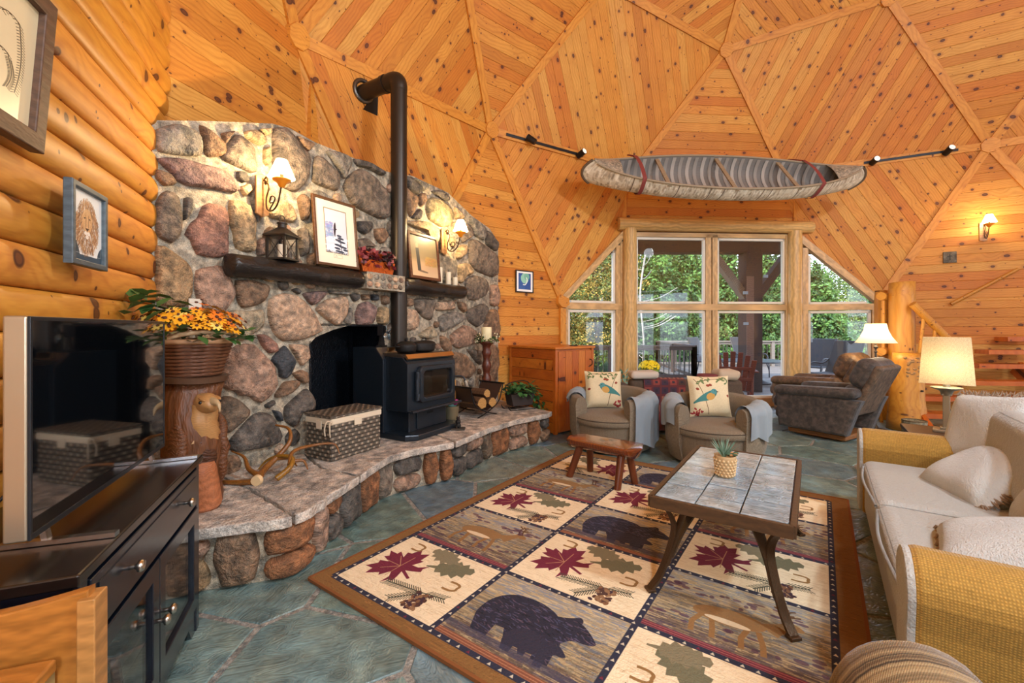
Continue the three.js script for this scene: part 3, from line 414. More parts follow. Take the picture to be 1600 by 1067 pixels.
// ---------------------------------------------------------------- mantel: two dark logs with a stone block between
const MY = 1.715, MANTEL_TOP = MY + .07;
const EBONY = grain('#2a2521', .24, { bumpMap: rough1, bumpScale: .006 });
function mantelLog(s0, s1, name, label) {
  const n = 40, g = grid(22, n, (u, v) => { const a = u * 6.2832, s = s0 + (s1 - s0) * v, e = v === 0 || v === 1 ? 0 : 1, r = .078 * (1 + .04 * Math.sin(s * 6 + 1) + .03 * Math.sin(s * 15 + a * 2)) * (v < .03 || v > .97 ? .93 : 1) * (e || .001); let y = Math.sin(a) * r, c = Math.cos(a) * r * 1.12; if (y > .066) y = .066 + (y - .066) * .2; const p = onWall(s, MY + y, .1 + c); return [p.x, p.y, p.z]; });
  const t = thing(name, label, 'mantel'); part(t, 'log', g, EBONY);
  for (const [ks, ka] of [[.18, .5], [.62, -.2]]) { const s = s0 + (s1 - s0) * ks, p = onWall(s, MY + Math.sin(ka) * .07, .1 + .08 * Math.cos(ka)); const k = new THREE.SphereGeometry(.045, 14, 10); k.scale(1.25, .8, .35); k.rotateY(WROT); k.translate(p.x, p.y, p.z); part(t, 'knot', k, EBONY); }
  return t;
}
mantelLog(.341, 1.448, 'mantel_log', 'long dark polished mantel log left of the stovepipe');
mantelLog(1.9, 2.937, 'mantel_log', 'dark polished mantel log right of the stovepipe holding three candles');
{ const t = thing('mantel_block', 'pebbled stone block between the two mantel logs', 'stone block'); const g = bx(.46, .145, .17, 0, 0, 0); g.rotateY(WROT); const p = onWall(1.674, MY, .09); g.translate(p.x, p.y, p.z); part(t, 'mortar', g, MORTAR); for (let i = 0; i < 6; i++) for (let j = 0; j < 2; j++) { const s = 1.485 + i * .073 + rr(-.008, .008), y = MY - .035 + j * .068, q = []; for (let k = 0; k < 7; k++) { const a = k / 7 * 6.283; q.push([s + Math.cos(a) * rr(.026, .034), y + Math.sin(a) * rr(.022, .03)]); } stone(t, q, (a, b, c) => onWall(a, b, .17 + c), STONE[pick(['m', 'g', 'gb', 'k'])], .03, 'pebble'); } }
// ---------------------------------------------------------------- wood stove
const STOVE = phy('#222b34', .3, { metalness: .45, bumpMap: rough1, bumpScale: .0015, clearcoat: .25, clearcoatRoughness: .3 });  // bluish tint stands in for window highlights on the black iron
const GOLD = std('#e3c79a', .28, { metalness: 1 });
{
  const t = thing('wood_stove', 'black cast iron wood stove with an arched glass door', 'stove', [-.723, HY, -4.0], WROT);
  const W = .667;
  part(t, 'base_plate', (() => { const g = ext([[-.36, -.6], [.36, -.6], [.36, .0], [.28, .075], [-.28, .075], [-.36, 0]].map(([x, z]) => [x, -z]), .055, .012); g.rotateX(-Math.PI / 2); return g; })(), STOVE);
  const ped = part(t, 'pedestal', rb(.52, .2, .48, .01, 0, .15, -.29), STOVE);
  const dr = part(t, 'ash_drawer', [rb(.4, .17, .02, .004, .03, .15, -.045)], STOVE); part(dr, 'slot', bx(.075, .018, .006, 0, .195, -.033), std('#050505', .9));
  part(t, 'body', (() => { const g = ext([[0, .244], [0, .655], [-.055, .71], [-.27, .71], [-.27, .244]], W, .006); g.rotateY(-Math.PI / 2); g.translate(W / 2, 0, 0); return g; })(), STOVE);
  part(t, 'shroud', (() => { const g = ext([[-.25, .05], [-.25, .69], [-.34, .79], [-.63, .79], [-.63, .05]], W + .07, .006); g.rotateY(-Math.PI / 2); g.translate(W / 2 + .035, 0, 0); return g; })(), STOVE);
  part(t, 'top_plate', (() => { const g = ext([[-.03, .715], [-.1, .735], [-.34, .745], [-.34, .72], [-.05, .70]], W - .01, .003); g.rotateY(-Math.PI / 2); g.translate(W / 2 - .005, 0, 0); return g; })(), std('#4a4038', .35, { metalness: .5 }));
  part(t, 'brass_edge', [beam([-W / 2 + .01, .712, -.022], [W / 2 - .01, .712, -.022], .045, .02, V(0, .6, .8))], GOLD);
  part(t, 'brass_vent', [beam([-.26, .765, -.3], [-.06, .765, -.3], .014, .05, V(0, 1, 0))], GOLD);
  part(t, 'ash_lip', [rod([-W / 2 - .005, .25, .055], [W / 2 + .02, .25, .055], .012), bx(W, .012, .06, 0, .246, .027)], STOVE);
  const arch = (w, h, r, rise) => { const p = []; for (const [sx, sy, a0] of [[1, -1, -90], [1, 1, 0], [-1, 1, 90], [-1, -1, 180]]) for (let k = 0; k <= 5; k++) { const a = R(a0 + k * 18); const x = sx * (w / 2 - r) + Math.cos(a) * r, y = sy * (h / 2 - r) + Math.sin(a) * r; p.push([x, y + (sy > 0 ? rise * (1 - (2 * x / w) ** 2) : 0)]); } const top = []; return p; };
  const door = part(t, 'door', (() => { const o = arch(.5, .31, .04, .03), h = arch(.4, .225, .03, .022); const mid = []; const g = ext(o, .05, .012, { holes: [h] }); return g.translate(.03, .465, -.005); })(), STOVE);
  part(door, 'door_glass', (() => { const g = ext(arch(.42, .24, .03, .022), .006); return g.translate(.03, .465, .006); })(), phy('#1d1712', .06, { clearcoat: 1, clearcoatRoughness: .03 }));
  for (const y of [.37, .55]) part(door, 'hinge', cy(.018, .018, .05, -.235, y, .03), STOVE);
  part(door, 'hinge_bar', cy(.02, .02, .25, -.235, .46, .022), STOVE);
  const hd = part(door, 'door_handle', tube([[.27, .5, .03], [.31, .5, .06], [.33, .49, .1], [.34, .44, .12], [.35, .41, .12]], .008), STOVE); part(hd, 'coil_grip', tube([[.335, .455, .115], [.345, .43, .122], [.352, .405, .125]], .016), std('#b5b0a4', .35, { metalness: .8 }));
  // pipe
  const px = -.06, pz = -.405, base = onWall(0, 0); const pp = thing('stovepipe', 'tall dark steel stovepipe turning into the pine ceiling', 'stovepipe'); const PIPE = std('#3b3631', .38, { metalness: .75 });
  const c = V(-1.088, 0, -4.205), B = dome(cmb(PENT[4], 1, PENT[0], 1, LOW[4], 1)), n = frameOf([D4.K, D4.G, B], V(0, 1, 0), toCentre(D4.K)).n, hit = onPlane(566, 143, D4.K, n);
  const top = hit.y - .02, dir = V(hit.x - c.x, 0, hit.z - c.z).normalize();
  for (let k = 0, y0 = 1.12; k < 4; k++) { const y1 = k === 3 ? top - .11 : 1.12 + (k + 1) * .62; part(pp, 'pipe_length', cy(.077, .077, y1 - y0 - .004, c.x, (y0 + y1) / 2, c.z, 28), PIPE); part(pp, 'seam_ring', cy(.0785, .0785, .012, c.x, y1, c.z, 28), PIPE); y0 = y1; }
  part(pp, 'elbow', tube([V(c.x, top - .12, c.z), V(c.x, top - .06, c.z), V(c.x, top - .02, c.z).addScaledVector(dir, .02), V(c.x, top, c.z).addScaledVector(dir, .06), V(c.x, top, c.z).addScaledVector(dir, .14)], .079, 20, 24), PIPE);
  part(pp, 'pipe_length', rod(V(c.x, top, c.z).addScaledVector(dir, .12), V(hit.x, top, hit.z), .077, .077, 28), PIPE); part(pp, 'seam_ring', rod(V(c.x, top, c.z).addScaledVector(dir, .16), V(c.x, top, c.z).addScaledVector(dir, .2), .086, .086, 28), PIPE);
  const ring = new THREE.TorusGeometry(.1, .022, 10, 32); ring.applyQuaternion(new THREE.Quaternion().setFromUnitVectors(V(0, 0, 1), n)); ring.translate(hit.x + n.x * .02, hit.y + n.y * .02, hit.z + n.z * .02); part(pp, 'thimble_ring', ring, std('#5a5652', .3, { metalness: .8 }));
  const pl = new THREE.BoxGeometry(.36, .36, .012); const ax = V(0, 1, 0).cross(n).normalize(); pl.applyMatrix4(new THREE.Matrix4().makeBasis(ax, n.clone().cross(ax), n)); pl.translate(hit.x + n.x * .008, hit.y + n.y * .008, hit.z + n.z * .008); part(pp, 'thimble_plate', pl, std('#141414', .5, { metalness: .4 }), 'square black ceiling plate');
}
// things on the stove
const stoveAt = (x, y, z) => V(-.723, HY, -4.0).add(V(x, y, z).applyAxisAngle(V(0, 1, 0), WROT));
const CAST = std('#1c1b1a', .5, { metalness: .3, bumpMap: rough1, bumpScale: .002 });
{ const k = thing('cast_iron_pot', 'small round cast iron pot on the stove beside the pipe', 'pot', stoveAt(-.19, .745, -.15), WROT); part(k, 'bowl', lathe([[0, 0], [.075, 0], [.09, .02], [.095, .06], [.09, .062]]), CAST); part(k, 'lid', lathe([[.094, .06], [.09, .075], [.05, .098], [0, .103]]), CAST); part(k, 'lid_knob', lathe([[0, .1], [.012, .1], [.012, .115], [.018, .122], [0, .128]]), CAST); for (const a of [0, Math.PI]) part(k, 'handle', new THREE.TorusGeometry(.02, .006, 8, 14).rotateX(Math.PI / 2).translate(.105 * Math.cos(a), .055, 0), CAST); }
{ const k = thing('cast_iron_roaster', 'oval cast iron roaster with lid at the right of the stove top', 'pot', stoveAt(.06, .745, -.16), WROT); const s = (g) => { g.scale(1.25, 1, .85); return g; }; part(k, 'bowl', s(lathe([[0, 0], [.09, 0], [.1, .02], [.105, .07], [.1, .072]])), CAST); part(k, 'lid', s(lathe([[.106, .07], [.1, .085], [.06, .1], [0, .104]])), CAST); part(k, 'lid_handle', tube([[-.03, .1, 0], [-.02, .122, 0], [.02, .122, 0], [.03, .1, 0]], .006), CAST); for (const a of [-1, 1]) part(k, 'handle', new THREE.TorusGeometry(.022, .007, 8, 14).rotateX(Math.PI / 2).translate(a * .14, .06, 0), CAST); }
{ const k = thing('stove_fan', 'heat-powered stove fan with metal blades left of the pipe', 'fan', stoveAt(-.22, .79, -.42), WROT + .3); part(k, 'foot', [bx(.09, .015, .06, 0, .008, 0), ext([[-.045, 0], [.045, 0], [.02, .1], [-.02, .1]], .02).translate(0, .01, -.01)], CAST); for (let i = 0; i < 5; i++) part(k, 'cooling_fin', bx(.006, .09, .05, -.03 + i * .015, .15, 0), std('#2a2a2c', .4, { metalness: .6 })); for (let i = 0; i < 4; i++) { const g = sp(.04, .04, 0, 0, 1, .45, .12); g.rotateX(.4); g.rotateZ(i * Math.PI / 2 + .5); part(k, 'blade', g.translate(0, .13, .06), std('#9fb2bd', .25, { metalness: .9 })); } part(k, 'hub', cy(.012, .012, .05, 0, 0, 0).rotateX(Math.PI / 2).translate(0, .13, .045), CAST); }
{ const k = thing('trivet_stand', 'small upright black iron plate behind the round pot', 'trivet', stoveAt(.12, .79, -.5), WROT); part(k, 'foot', bx(.1, .012, .05, 0, .006, 0), CAST); part(k, 'plate', bx(.06, .11, .01, 0, .065, 0), CAST); part(k, 'hook', tube([[.07, .02, 0], [.08, .06, 0], [.08, .12, 0]], .006), CAST); }
// ---------------------------------------------------------------- along the log wall: television, its stand, pictures
const LROT = Math.atan2(.924, -.382);   // things that stand against the log wall face this way (their z)
const LN = V(.924, 0, -.382), LD = V(.382, 0, .924);
const DARKSTAND = phy('#131b28', .26, { map: grainTex, bumpMap: grainTex, bumpScale: .0008, clearcoat: .5, clearcoatRoughness: .22 });  // navy tint stands in for blue window reflections on the black wood
const NICKEL = std('#c9c6bd', .22, { metalness: 1 });
{
  // x runs towards the far end of the wall (away from the camera), z into the room
  const c0 = V(-1.387, 0, -1.905), c1 = V(-.985, 0, -1.007), L = c0.distanceTo(c1), m = mid(c0, c1).addScaledVector(LN, -.21);
  const t = thing('tv_stand', 'black wooden television stand with one long drawer and two glass doors', 'stand', [m.x, 0, m.z], LROT), H = .745, D = .42;
  part(t, 'top', rb(L + .05, .03, D + .03, .006, 0, H - .015, 0), phy('#1d1613', .22, { map: grainTex, clearcoat: .5, clearcoatRoughness: .2 }));
  for (const s of [-1, 1]) part(t, 'side_panel', rb(.03, H - .03, D, .004, s * (L / 2 - .015), (H - .03) / 2, 0), DARKSTAND);
  part(t, 'back_panel', bx(L - .04, H - .1, .015, 0, H / 2, -D / 2 + .01), DARKSTAND); part(t, 'shelf', bx(L - .06, .02, D - .06, 0, .1, -.01), DARKSTAND); part(t, 'shelf', bx(L - .06, .02, D - .06, 0, .34, -.01), DARKSTAND); part(t, 'shelf', bx(L - .06, .02, D - .06, 0, .53, -.01), DARKSTAND);
  part(t, 'plinth', [bx(L - .1, .05, .02, 0, .085, D / 2 - .02), ext([[-L / 2 + .03, 0], [-L / 2 + .09, 0], [-L / 2 + .13, .06], [L / 2 - .13, .06], [L / 2 - .09, 0], [L / 2 - .03, 0], [L / 2 - .03, .11], [-L / 2 + .03, .11]], .02).translate(0, 0, D / 2 - .02)], DARKSTAND);
  for (const x of [-L / 2 + .02, L / 2 - .02]) part(t, 'post', rb(.04, H - .03, .03, .004, x, (H - .03) / 2, D / 2 - .01), DARKSTAND);
  const knob = (p, x, y) => { part(p, 'knob', lathe([[0, 0], [.007, 0], [.006, .012], [.009, .018], [.016, .022], [.017, .03], [.012, .036], [0, .038]], 18).rotateX(Math.PI / 2).translate(x, y, D / 2 + .012), NICKEL, 'brushed nickel knob'); };
  const dr = part(t, 'drawer', [rb(L - .09, .15, .02, .004, 0, .625, D / 2), bx(L - .15, .1, .004, 0, .625, D / 2 + .011)], DARKSTAND); knob(dr, -L / 4, .625); knob(dr, L / 4, .625);
  const dw = (L - .09) / 2;
  for (const s of [-1, 1]) { const x = s * (dw / 2 + .001), d = part(t, 'door', ext([[-dw / 2 + .002, 0], [dw / 2 - .002, 0], [dw / 2 - .002, .42], [-dw / 2 + .002, .42]], .022, .003, { holes: [[[-dw / 2 + .055, .055], [dw / 2 - .055, .055], [dw / 2 - .055, .365], [-dw / 2 + .055, .365]]] }).translate(x, .115, D / 2 - .011), DARKSTAND); part(d, 'door_glass', bx(dw - .1, .32, .004, x, .325, D / 2 - .002), GLASS); knob(d, s * .03, .34); }
  single('cable_box', 'small dark cable box behind the glass of the stand', 'device', rb(.28, .05, .2, .005), std('#222426', .4), V(m.x, .135, m.z).addScaledVector(LD, -.2), LROT);
  // television
  const q = mid(V(-1.163, 0, -1.04), V(-1.497, 0, -1.893)), TL = .916, tv = thing('television', 'flat silver-edged television standing on the black stand', 'television', [q.x, H, q.z], LROT);
  part(tv, 'casing', rb(TL, .54, .045, .006, 0, .315, -.024), std('#b9a98f', .3, { metalness: .75 })); part(tv, 'bezel', ext([[-TL / 2 + .001, .046], [TL / 2 - .001, .046], [TL / 2 - .001, .584], [-TL / 2 + .001, .584]], .006, .001, { holes: [[[-TL / 2 + .01, .06], [TL / 2 - .01, .06], [TL / 2 - .01, .574], [-TL / 2 + .01, .574]]] }).translate(0, 0, -.002), std('#2b2f33', .3, { metalness: .5 }));
  part(tv, 'screen', bx(TL - .012, .52, .004, 0, .316, 0), phy('#07090c', .07, { clearcoat: 1, clearcoatRoughness: .03 }), 'switched-off glossy black screen');
  for (const s of [-1, 1]) part(tv, 'foot', [beam([s * .36, .008, -.1], [s * .36 + s * .02, .008, .14], .022, .012), beam([s * .36, .01, -.01], [s * .36, .06, -.02], .022, .012, V(0, 0, 1))], std('#d7dade', .2, { metalness: 1 }), 'silver blade foot');
  part(tv, 'cable', tube([[-.3, .2, -.05], [-.42, .1, -.1], [-.5, .02, -.12], [-.52, -.2, -.16], [-.5, -.3, -.17]], .004), std('#0c0c0c', .6));
}
// the honey-coloured chest at the lower left
{
  const HON = grain('#c07a33', .3), HON2 = grain('#a8642a', .35);
  const t = thing('wooden_bench_chest', 'honey-coloured wooden chest with a curved end board in front of the stand', 'chest', [-.947, 0, -.676], R(20));
  part(t, 'end_board', (() => { const p = [[-.26, 0], [.16, 0], [.16, .775]]; for (let k = 0; k <= 12; k++) { const u = k / 12; p.push([.15 - u * .41, .772 - .03 * Math.sin(u * Math.PI) + .02 * u]); } return boxUV(ext(p, .028, .004).translate(0, 0, -.185)); })(), HON);
  part(t, 'corner_post', [rb(.03, .76, .05, .003, .16, .38, -.17)], grain('#c98c4a', .35), 'pale wooden corner post');
  part(t, 'body', rb(.34, .55, .38, .004, -.07, .275, .03), HON2); part(t, 'lid', [rb(.38, .025, .36, .006, -.065, .655, .05)], HON, 'smooth honey-coloured lid');
  part(t, 'moulding', [rb(.36, .04, .37, .004, -.065, .622, .04), rb(.34, .06, .36, .004, -.065, .575, .035)], grain('#b79a62', .45), 'olive-gold moulding'); part(t, 'inlay', bx(.004, .035, .14, .106, .58, .05), std('#2a3136', .4), 'dark inlaid panel');
}
// pictures on the log wall
function framed(name, label, w, h, fw, frameMat, picture, o, n, up, depth = .02, mat) { // o centre, n facing
  const t = thing(name, label, 'picture', o); const m = new THREE.Matrix4().makeBasis(up.clone().cross(n).normalize(), up.clone(), n); t.quaternion.setFromRotationMatrix(m);
  const fr = ext([[-w / 2, -h / 2], [w / 2, -h / 2], [w / 2, h / 2], [-w / 2, h / 2]], depth, .004, { holes: [[[-w / 2 + fw, -h / 2 + fw], [w / 2 - fw, -h / 2 + fw], [w / 2 - fw, h / 2 - fw], [-w / 2 + fw, h / 2 - fw]]] }); part(t, 'frame', boxUV(fr), frameMat);
  const pg = new THREE.BoxGeometry(w - fw * 1.8, h - fw * 1.8, .004).translate(0, 0, depth * .45); part(t, 'picture', pg, picture); part(t, 'backing', bx(w - .01, h - .01, .004, 0, 0, .002), std('#6b5840', .9));
  return t;
}
const art = (w, h, draw, rough = .35) => std('#ffffff', rough, { map: canvasTex(w, h, draw) });
{
  const y1 = V(0, 1, 0), wallPt = (u, v, c) => onPlane(u, v, V(-2.235, 0, -2.8).addScaledVector(LN, c), LN);
  const fern = art(420, 720, (g, w, h) => { g.fillStyle = '#d6c49c'; g.fillRect(0, 0, w, h); for (let i = 0; i < 900; i++) { g.fillStyle = `rgba(180,160,120,${.03 + .04 * rnd()})`; g.fillRect(rnd() * w, rnd() * h, rr(4, 40), 2); } const stem = (x0, y0, top, r, n) => { g.strokeStyle = '#2a2118'; g.lineWidth = 4; g.beginPath(); const pts = []; for (let k = 0; k <= 60; k++) { const t = k / 60; let x, y; if (t < .8) { y = y0 - (y0 - top) * t / .8; x = x0 + 14 * Math.sin(t * 4); } else { const a = (t - .8) / .2 * Math.PI * .9; x = x0 + 14 * Math.sin(3.2) - r + r * Math.cos(a); y = top - r * Math.sin(a); } pts.push([x, y]); k ? g.lineTo(x, y) : g.moveTo(x, y); } g.stroke(); g.lineWidth = 3; pts.forEach(([x, y], i) => { if (i % 2) return; for (const s of [-1, 1]) { g.beginPath(); g.moveTo(x + s * 4, y); g.lineTo(x + s * n, y + 9); g.stroke(); } }); }; stem(352, 560, 200, 34, 15); stem(322, 560, 400, 26, 13); });
  const A = wallPt(40, 120, .09), Bp = wallPt(74, 150, .09); const nearX = A.clone().addScaledVector(LD, .13);
  framed('framed_fern_print', 'large weathered wooden frame with a fern print high on the log wall', .6, .49, .055, grain('#6b4a34', .6, { bumpMap: grainTex, bumpScale: .004 }), fern, wallPt(73, 128, .1).addScaledVector(LD, .36).setY(2.12), LN.clone().addScaledVector(y1, -.07).normalize(), y1.clone().addScaledVector(LN, .07).normalize(), .04);
  const lion = art(300, 460, (g, w, h) => { g.fillStyle = '#dfe4e2'; g.fillRect(0, 0, w, h); g.fillStyle = '#33495a'; g.fillRect(0, h - 42, w, 42); g.fillStyle = '#2f4450'; g.beginPath(); g.moveTo(0, h - 42); g.lineTo(0, 300); g.quadraticCurveTo(60, 330, 80, h - 42); g.fill(); g.beginPath(); g.moveTo(w, h - 42); g.lineTo(w, 340); g.quadraticCurveTo(w - 40, 360, w - 50, h - 42); g.fill(); const cx = 150, cy = 220; for (let i = 0; i < 1500; i++) { const a = rnd() * 6.28, r = Math.sqrt(rnd()), x = cx + Math.cos(a) * 105 * r, y = cy + Math.sin(a) * 180 * r - 5; const c = pick(['#8a5a32', '#a87443', '#6e4525', '#c49a66', '#59361c', '#b98552']); g.strokeStyle = c; g.lineWidth = rr(1, 3.2); g.beginPath(); g.moveTo(x, y); g.quadraticCurveTo(x + Math.cos(a) * 10 - 4, y + 16, x + Math.cos(a) * 16 + rr(-6, 6), y + rr(22, 44)); g.stroke(); } g.fillStyle = 'rgba(214,170,115,.75)'; g.beginPath(); g.ellipse(cx, 190, 48, 82, 0, 0, 7); g.fill(); g.fillStyle = '#3a2416'; for (const s of [-1, 1]) { g.beginPath(); g.ellipse(cx + s * 24, 172, 9, 5, s * .3, 0, 7); g.fill(); } g.strokeStyle = 'rgba(110,70,40,.7)'; g.lineWidth = 5; for (const s of [-1, 1]) { g.beginPath(); g.moveTo(cx + s * 14, 150); g.lineTo(cx + s * 13, 232); g.stroke(); } g.fillStyle = '#4a2c20'; g.beginPath(); g.moveTo(cx - 20, 236); g.lineTo(cx + 20, 236); g.lineTo(cx, 258); g.fill(); g.fillStyle = '#e8e0d4'; for (const s of [-1, 1]) { g.beginPath(); g.ellipse(cx + s * 14, 270, 15, 13, 0, 0, 7); g.fill(); } g.beginPath(); g.ellipse(cx, 294, 15, 14, 0, 0, 7); g.fill(); g.strokeStyle = 'rgba(255,255,255,.7)'; g.lineWidth = 2; g.strokeRect(14, 14, w - 28, h - 64); });
  const a = wallPt(101, 346, .1), b = wallPt(163, 364, .1);
  framed('framed_lion_print', 'blue-grey framed picture of a lion on the log wall', a.distanceTo(V(b.x, a.y, b.z)) * .9, .31, .022, grain('#5d6a70', .5), lion, mid(a, b).addScaledVector(LD, .03).setY((a.y + b.y) / 2 - .005), LN, y1, .03);
}
// ---------------------------------------------------------------- mantelpiece things and sconces
const onMantel = (u, c = .1) => { const s = wallSY(u, 450, c)[0]; return onWall(s, MANTEL_TOP, c); };
{
  const p = onMantel(441, .1), t = thing('candle_lantern', 'black metal candle lantern on the left mantel log', 'lantern', p, WROT + .35), M = std('#3a352e', .5, { metalness: .5 });
  part(t, 'base', rb(.16, .015, .16, .004, 0, .0075, 0), M); for (const x of [-1, 1]) for (const z of [-1, 1]) part(t, 'post', bx(.014, .16, .014, x * .068, .09, z * .068), M);
  for (let k = 0; k < 4; k++) { const g = merge([beam([-.06, .02, .07], [.06, .165, .07], .003, .003), beam([.06, .02, .07], [-.06, .165, .07], .003, .003)]); g.rotateY(k * Math.PI / 2); part(t, 'cross_wire', g, M); part(t, 'pane', new THREE.BoxGeometry(.125, .15, .003).translate(0, .092, .066).rotateY(k * Math.PI / 2), GLASS); }
  part(t, 'roof', [rb(.18, .014, .18, .004, 0, .175, 0), mv(new THREE.CylinderGeometry(.035, .12, .055, 4).rotateY(Math.PI / 4), 0, .208, 0), cy(.028, .03, .03, 0, .25, 0, 12), cy(.036, .036, .008, 0, .268, 0, 12)], M); part(t, 'candle', cy(.03, .03, .1, 0, .065, 0), std('#efe3c6', .5)); part(t, 'ring', new THREE.TorusGeometry(.03, .003, 8, 20).translate(0, .295, 0), M);
}
{
  const eagle = art(420, 560, (g, w, h) => { g.fillStyle = '#efe4cb'; g.fillRect(0, 0, w, h); g.fillStyle = '#8b7a5c'; g.fillRect(88, 66, 244, 396); const s = g.createLinearGradient(0, 74, 0, 460); s.addColorStop(0, '#d7d6dc'); s.addColorStop(1, '#cdd6e6'); g.fillStyle = s; g.fillRect(96, 74, 228, 380); for (let i = 0; i < 260; i++) { g.fillStyle = `rgba(${100 + 60 * rnd()},${120 + 60 * rnd()},${170 + 50 * rnd()},.35)`; g.beginPath(); g.ellipse(rr(100, 175), rr(190, 350), rr(4, 16), rr(3, 9), 0, 0, 7); g.fill(); } for (let i = 0; i < 120; i++) { g.fillStyle = 'rgba(240,244,250,.5)'; g.beginPath(); g.ellipse(rr(100, 320), rr(320, 450), rr(8, 30), rr(4, 12), 0, 0, 7); g.fill(); } g.fillStyle = '#2b2530'; g.beginPath(); g.moveTo(196, 190); g.quadraticCurveTo(176, 240, 188, 300); g.lineTo(196, 316); g.quadraticCurveTo(206, 260, 208, 250); g.lineTo(220, 244); g.lineTo(208, 236); g.quadraticCurveTo(212, 205, 204, 182); g.fill(); g.strokeStyle = '#2f3440'; g.lineWidth = 8; g.beginPath(); g.moveTo(262, 454); g.lineTo(246, 300); g.stroke(); g.fillStyle = '#384356'; for (const [x, y, a] of [[240, 300, 26], [255, 322, 36], [226, 340, 34], [262, 352, 44], [222, 384, 40], [272, 396, 46], [214, 414, 34], [300, 420, 26], [240, 440, 50]]) { g.beginPath(); g.ellipse(x, y, a, 10, .1, 0, 7); g.fill(); } for (let i = 0; i < 60; i++) { g.fillStyle = '#3b465a'; g.fillRect(rr(98, 320), rr(436, 454), 3, 12); } g.strokeStyle = '#b9a67c'; g.lineWidth = 3; g.strokeRect(170, 474, 90, 26); g.strokeStyle = '#3a3226'; g.lineWidth = 2; g.beginPath(); g.moveTo(184, 490); g.lineTo(196, 482); g.lineTo(206, 489); g.stroke(); });
  const c = onMantel(516, .045); const up = V(0, 1, 0).addScaledVector(WN, -.1).normalize(), n = WN.clone().addScaledVector(V(0, 1, 0), .1).normalize();
  framed('framed_eagle_print', 'brown framed print of an eagle over snowy trees, leaning on the mantel', .41, .55, .022, grain('#6f4a2b', .4), eagle, c.clone().addScaledVector(V(0, 1, 0), .278).addScaledVector(WN, .06), n, up, .025);
  const painting = art(360, 380, (g, w, h) => { const s = g.createLinearGradient(0, 0, 0, h); s.addColorStop(0, '#6f6a50'); s.addColorStop(.55, '#a58f66'); s.addColorStop(.68, '#d3ad80'); s.addColorStop(1, '#e2c094'); g.fillStyle = s; g.fillRect(0, 0, w, h); for (let i = 0; i < 500; i++) { g.fillStyle = `rgba(${170 + 50 * rnd()},${130 + 40 * rnd()},${70 + 30 * rnd()},.3)`; g.beginPath(); g.ellipse(rr(190, 350), rr(190, 270), rr(4, 14), rr(3, 10), 0, 0, 7); g.fill(); } g.fillStyle = '#4b4c46'; g.beginPath(); g.moveTo(70, 120); g.lineTo(112, 118); g.lineTo(126, 320); g.lineTo(84, 326); g.closePath(); g.fill(); g.fillStyle = '#c99b72'; g.beginPath(); g.ellipse(90, 92, 18, 24, 0, 0, 7); g.fill(); g.fillStyle = 'rgba(70,60,50,.6)'; g.beginPath(); g.ellipse(150, 330, 70, 9, .1, 0, 7); g.fill(); });
  const d = onMantel(655, .05); framed('framed_figure_painting', 'brown framed painting of a standing figure behind the stovepipe', .46, .47, .03, grain('#7c4a2a', .4), painting, d.clone().addScaledVector(V(0, 1, 0), .24).addScaledVector(WN, .055), n, up, .025);
}
{ // copper planter of red leaves
  const p = onWall((wallSY(555, 420, .12)[0] + wallSY(612, 420, .12)[0]) / 2, MANTEL_TOP - .002, .115), t = thing('copper_planter', 'copper trough filled with dark red leaves on the mantel', 'planter', p, WROT), COP = std('#c1652f', .35, { metalness: .9, bumpMap: rough1, bumpScale: .006 });
  part(t, 'trough', ext([[-.17, 0], [.17, 0], [.2, .11], [-.2, .11]], .12, .004).translate(0, 0, -.06), COP); part(t, 'back_plate', ext([[-.2, .1], [.2, .1], [.16, .2], [-.1, .215]], .01).translate(0, 0, -.055), COP);
  const lv = []; for (let i = 0; i < 170; i++) { const g = new THREE.PlaneGeometry(.045, .032, 2, 1); const q = g.attributes.position; q.setZ(1, .01); q.setZ(4, .01); g.rotateX(rr(-1.5, 1.5)); g.rotateY(rr(0, 6.3)); g.rotateZ(rr(-1, 1)); g.translate(rr(-.2, .18), rr(.05, .2) * (1), rr(-.05, .085)); lv.push(g); }
  const cut = [lv.slice(0, 70), lv.slice(70, 120), lv.slice(120)]; cut.forEach((l, i) => { const m = part(t, 'foliage', l, std(['#6e2430', '#a2474a', '#3c2a2a'][i], .6, { side: THREE.DoubleSide })); m.userData.kind = 'stuff'; });
}
[[687, .17, 'tallest of the three ivory candles on the right mantel log'], [700.5, .135, 'middle ivory candle of three on the right mantel log'], [711, .09, 'shortest of the three ivory candles on the right mantel log']].forEach(([u, h, label]) => { const t = thing('pillar_candle', label, 'candle', onMantel(u, .1), 0, 'ivory candles on the mantel'); part(t, 'wax', lathe([[0, 0], [.03, 0], [.03, h - .004], [.026, h], [.02, h - .006], [0, h - .008]]), std('#efe2c2', .5)); part(t, 'wick', cy(.0015, .0015, .015, 0, h, 0, 6), std('#222', .9)); });
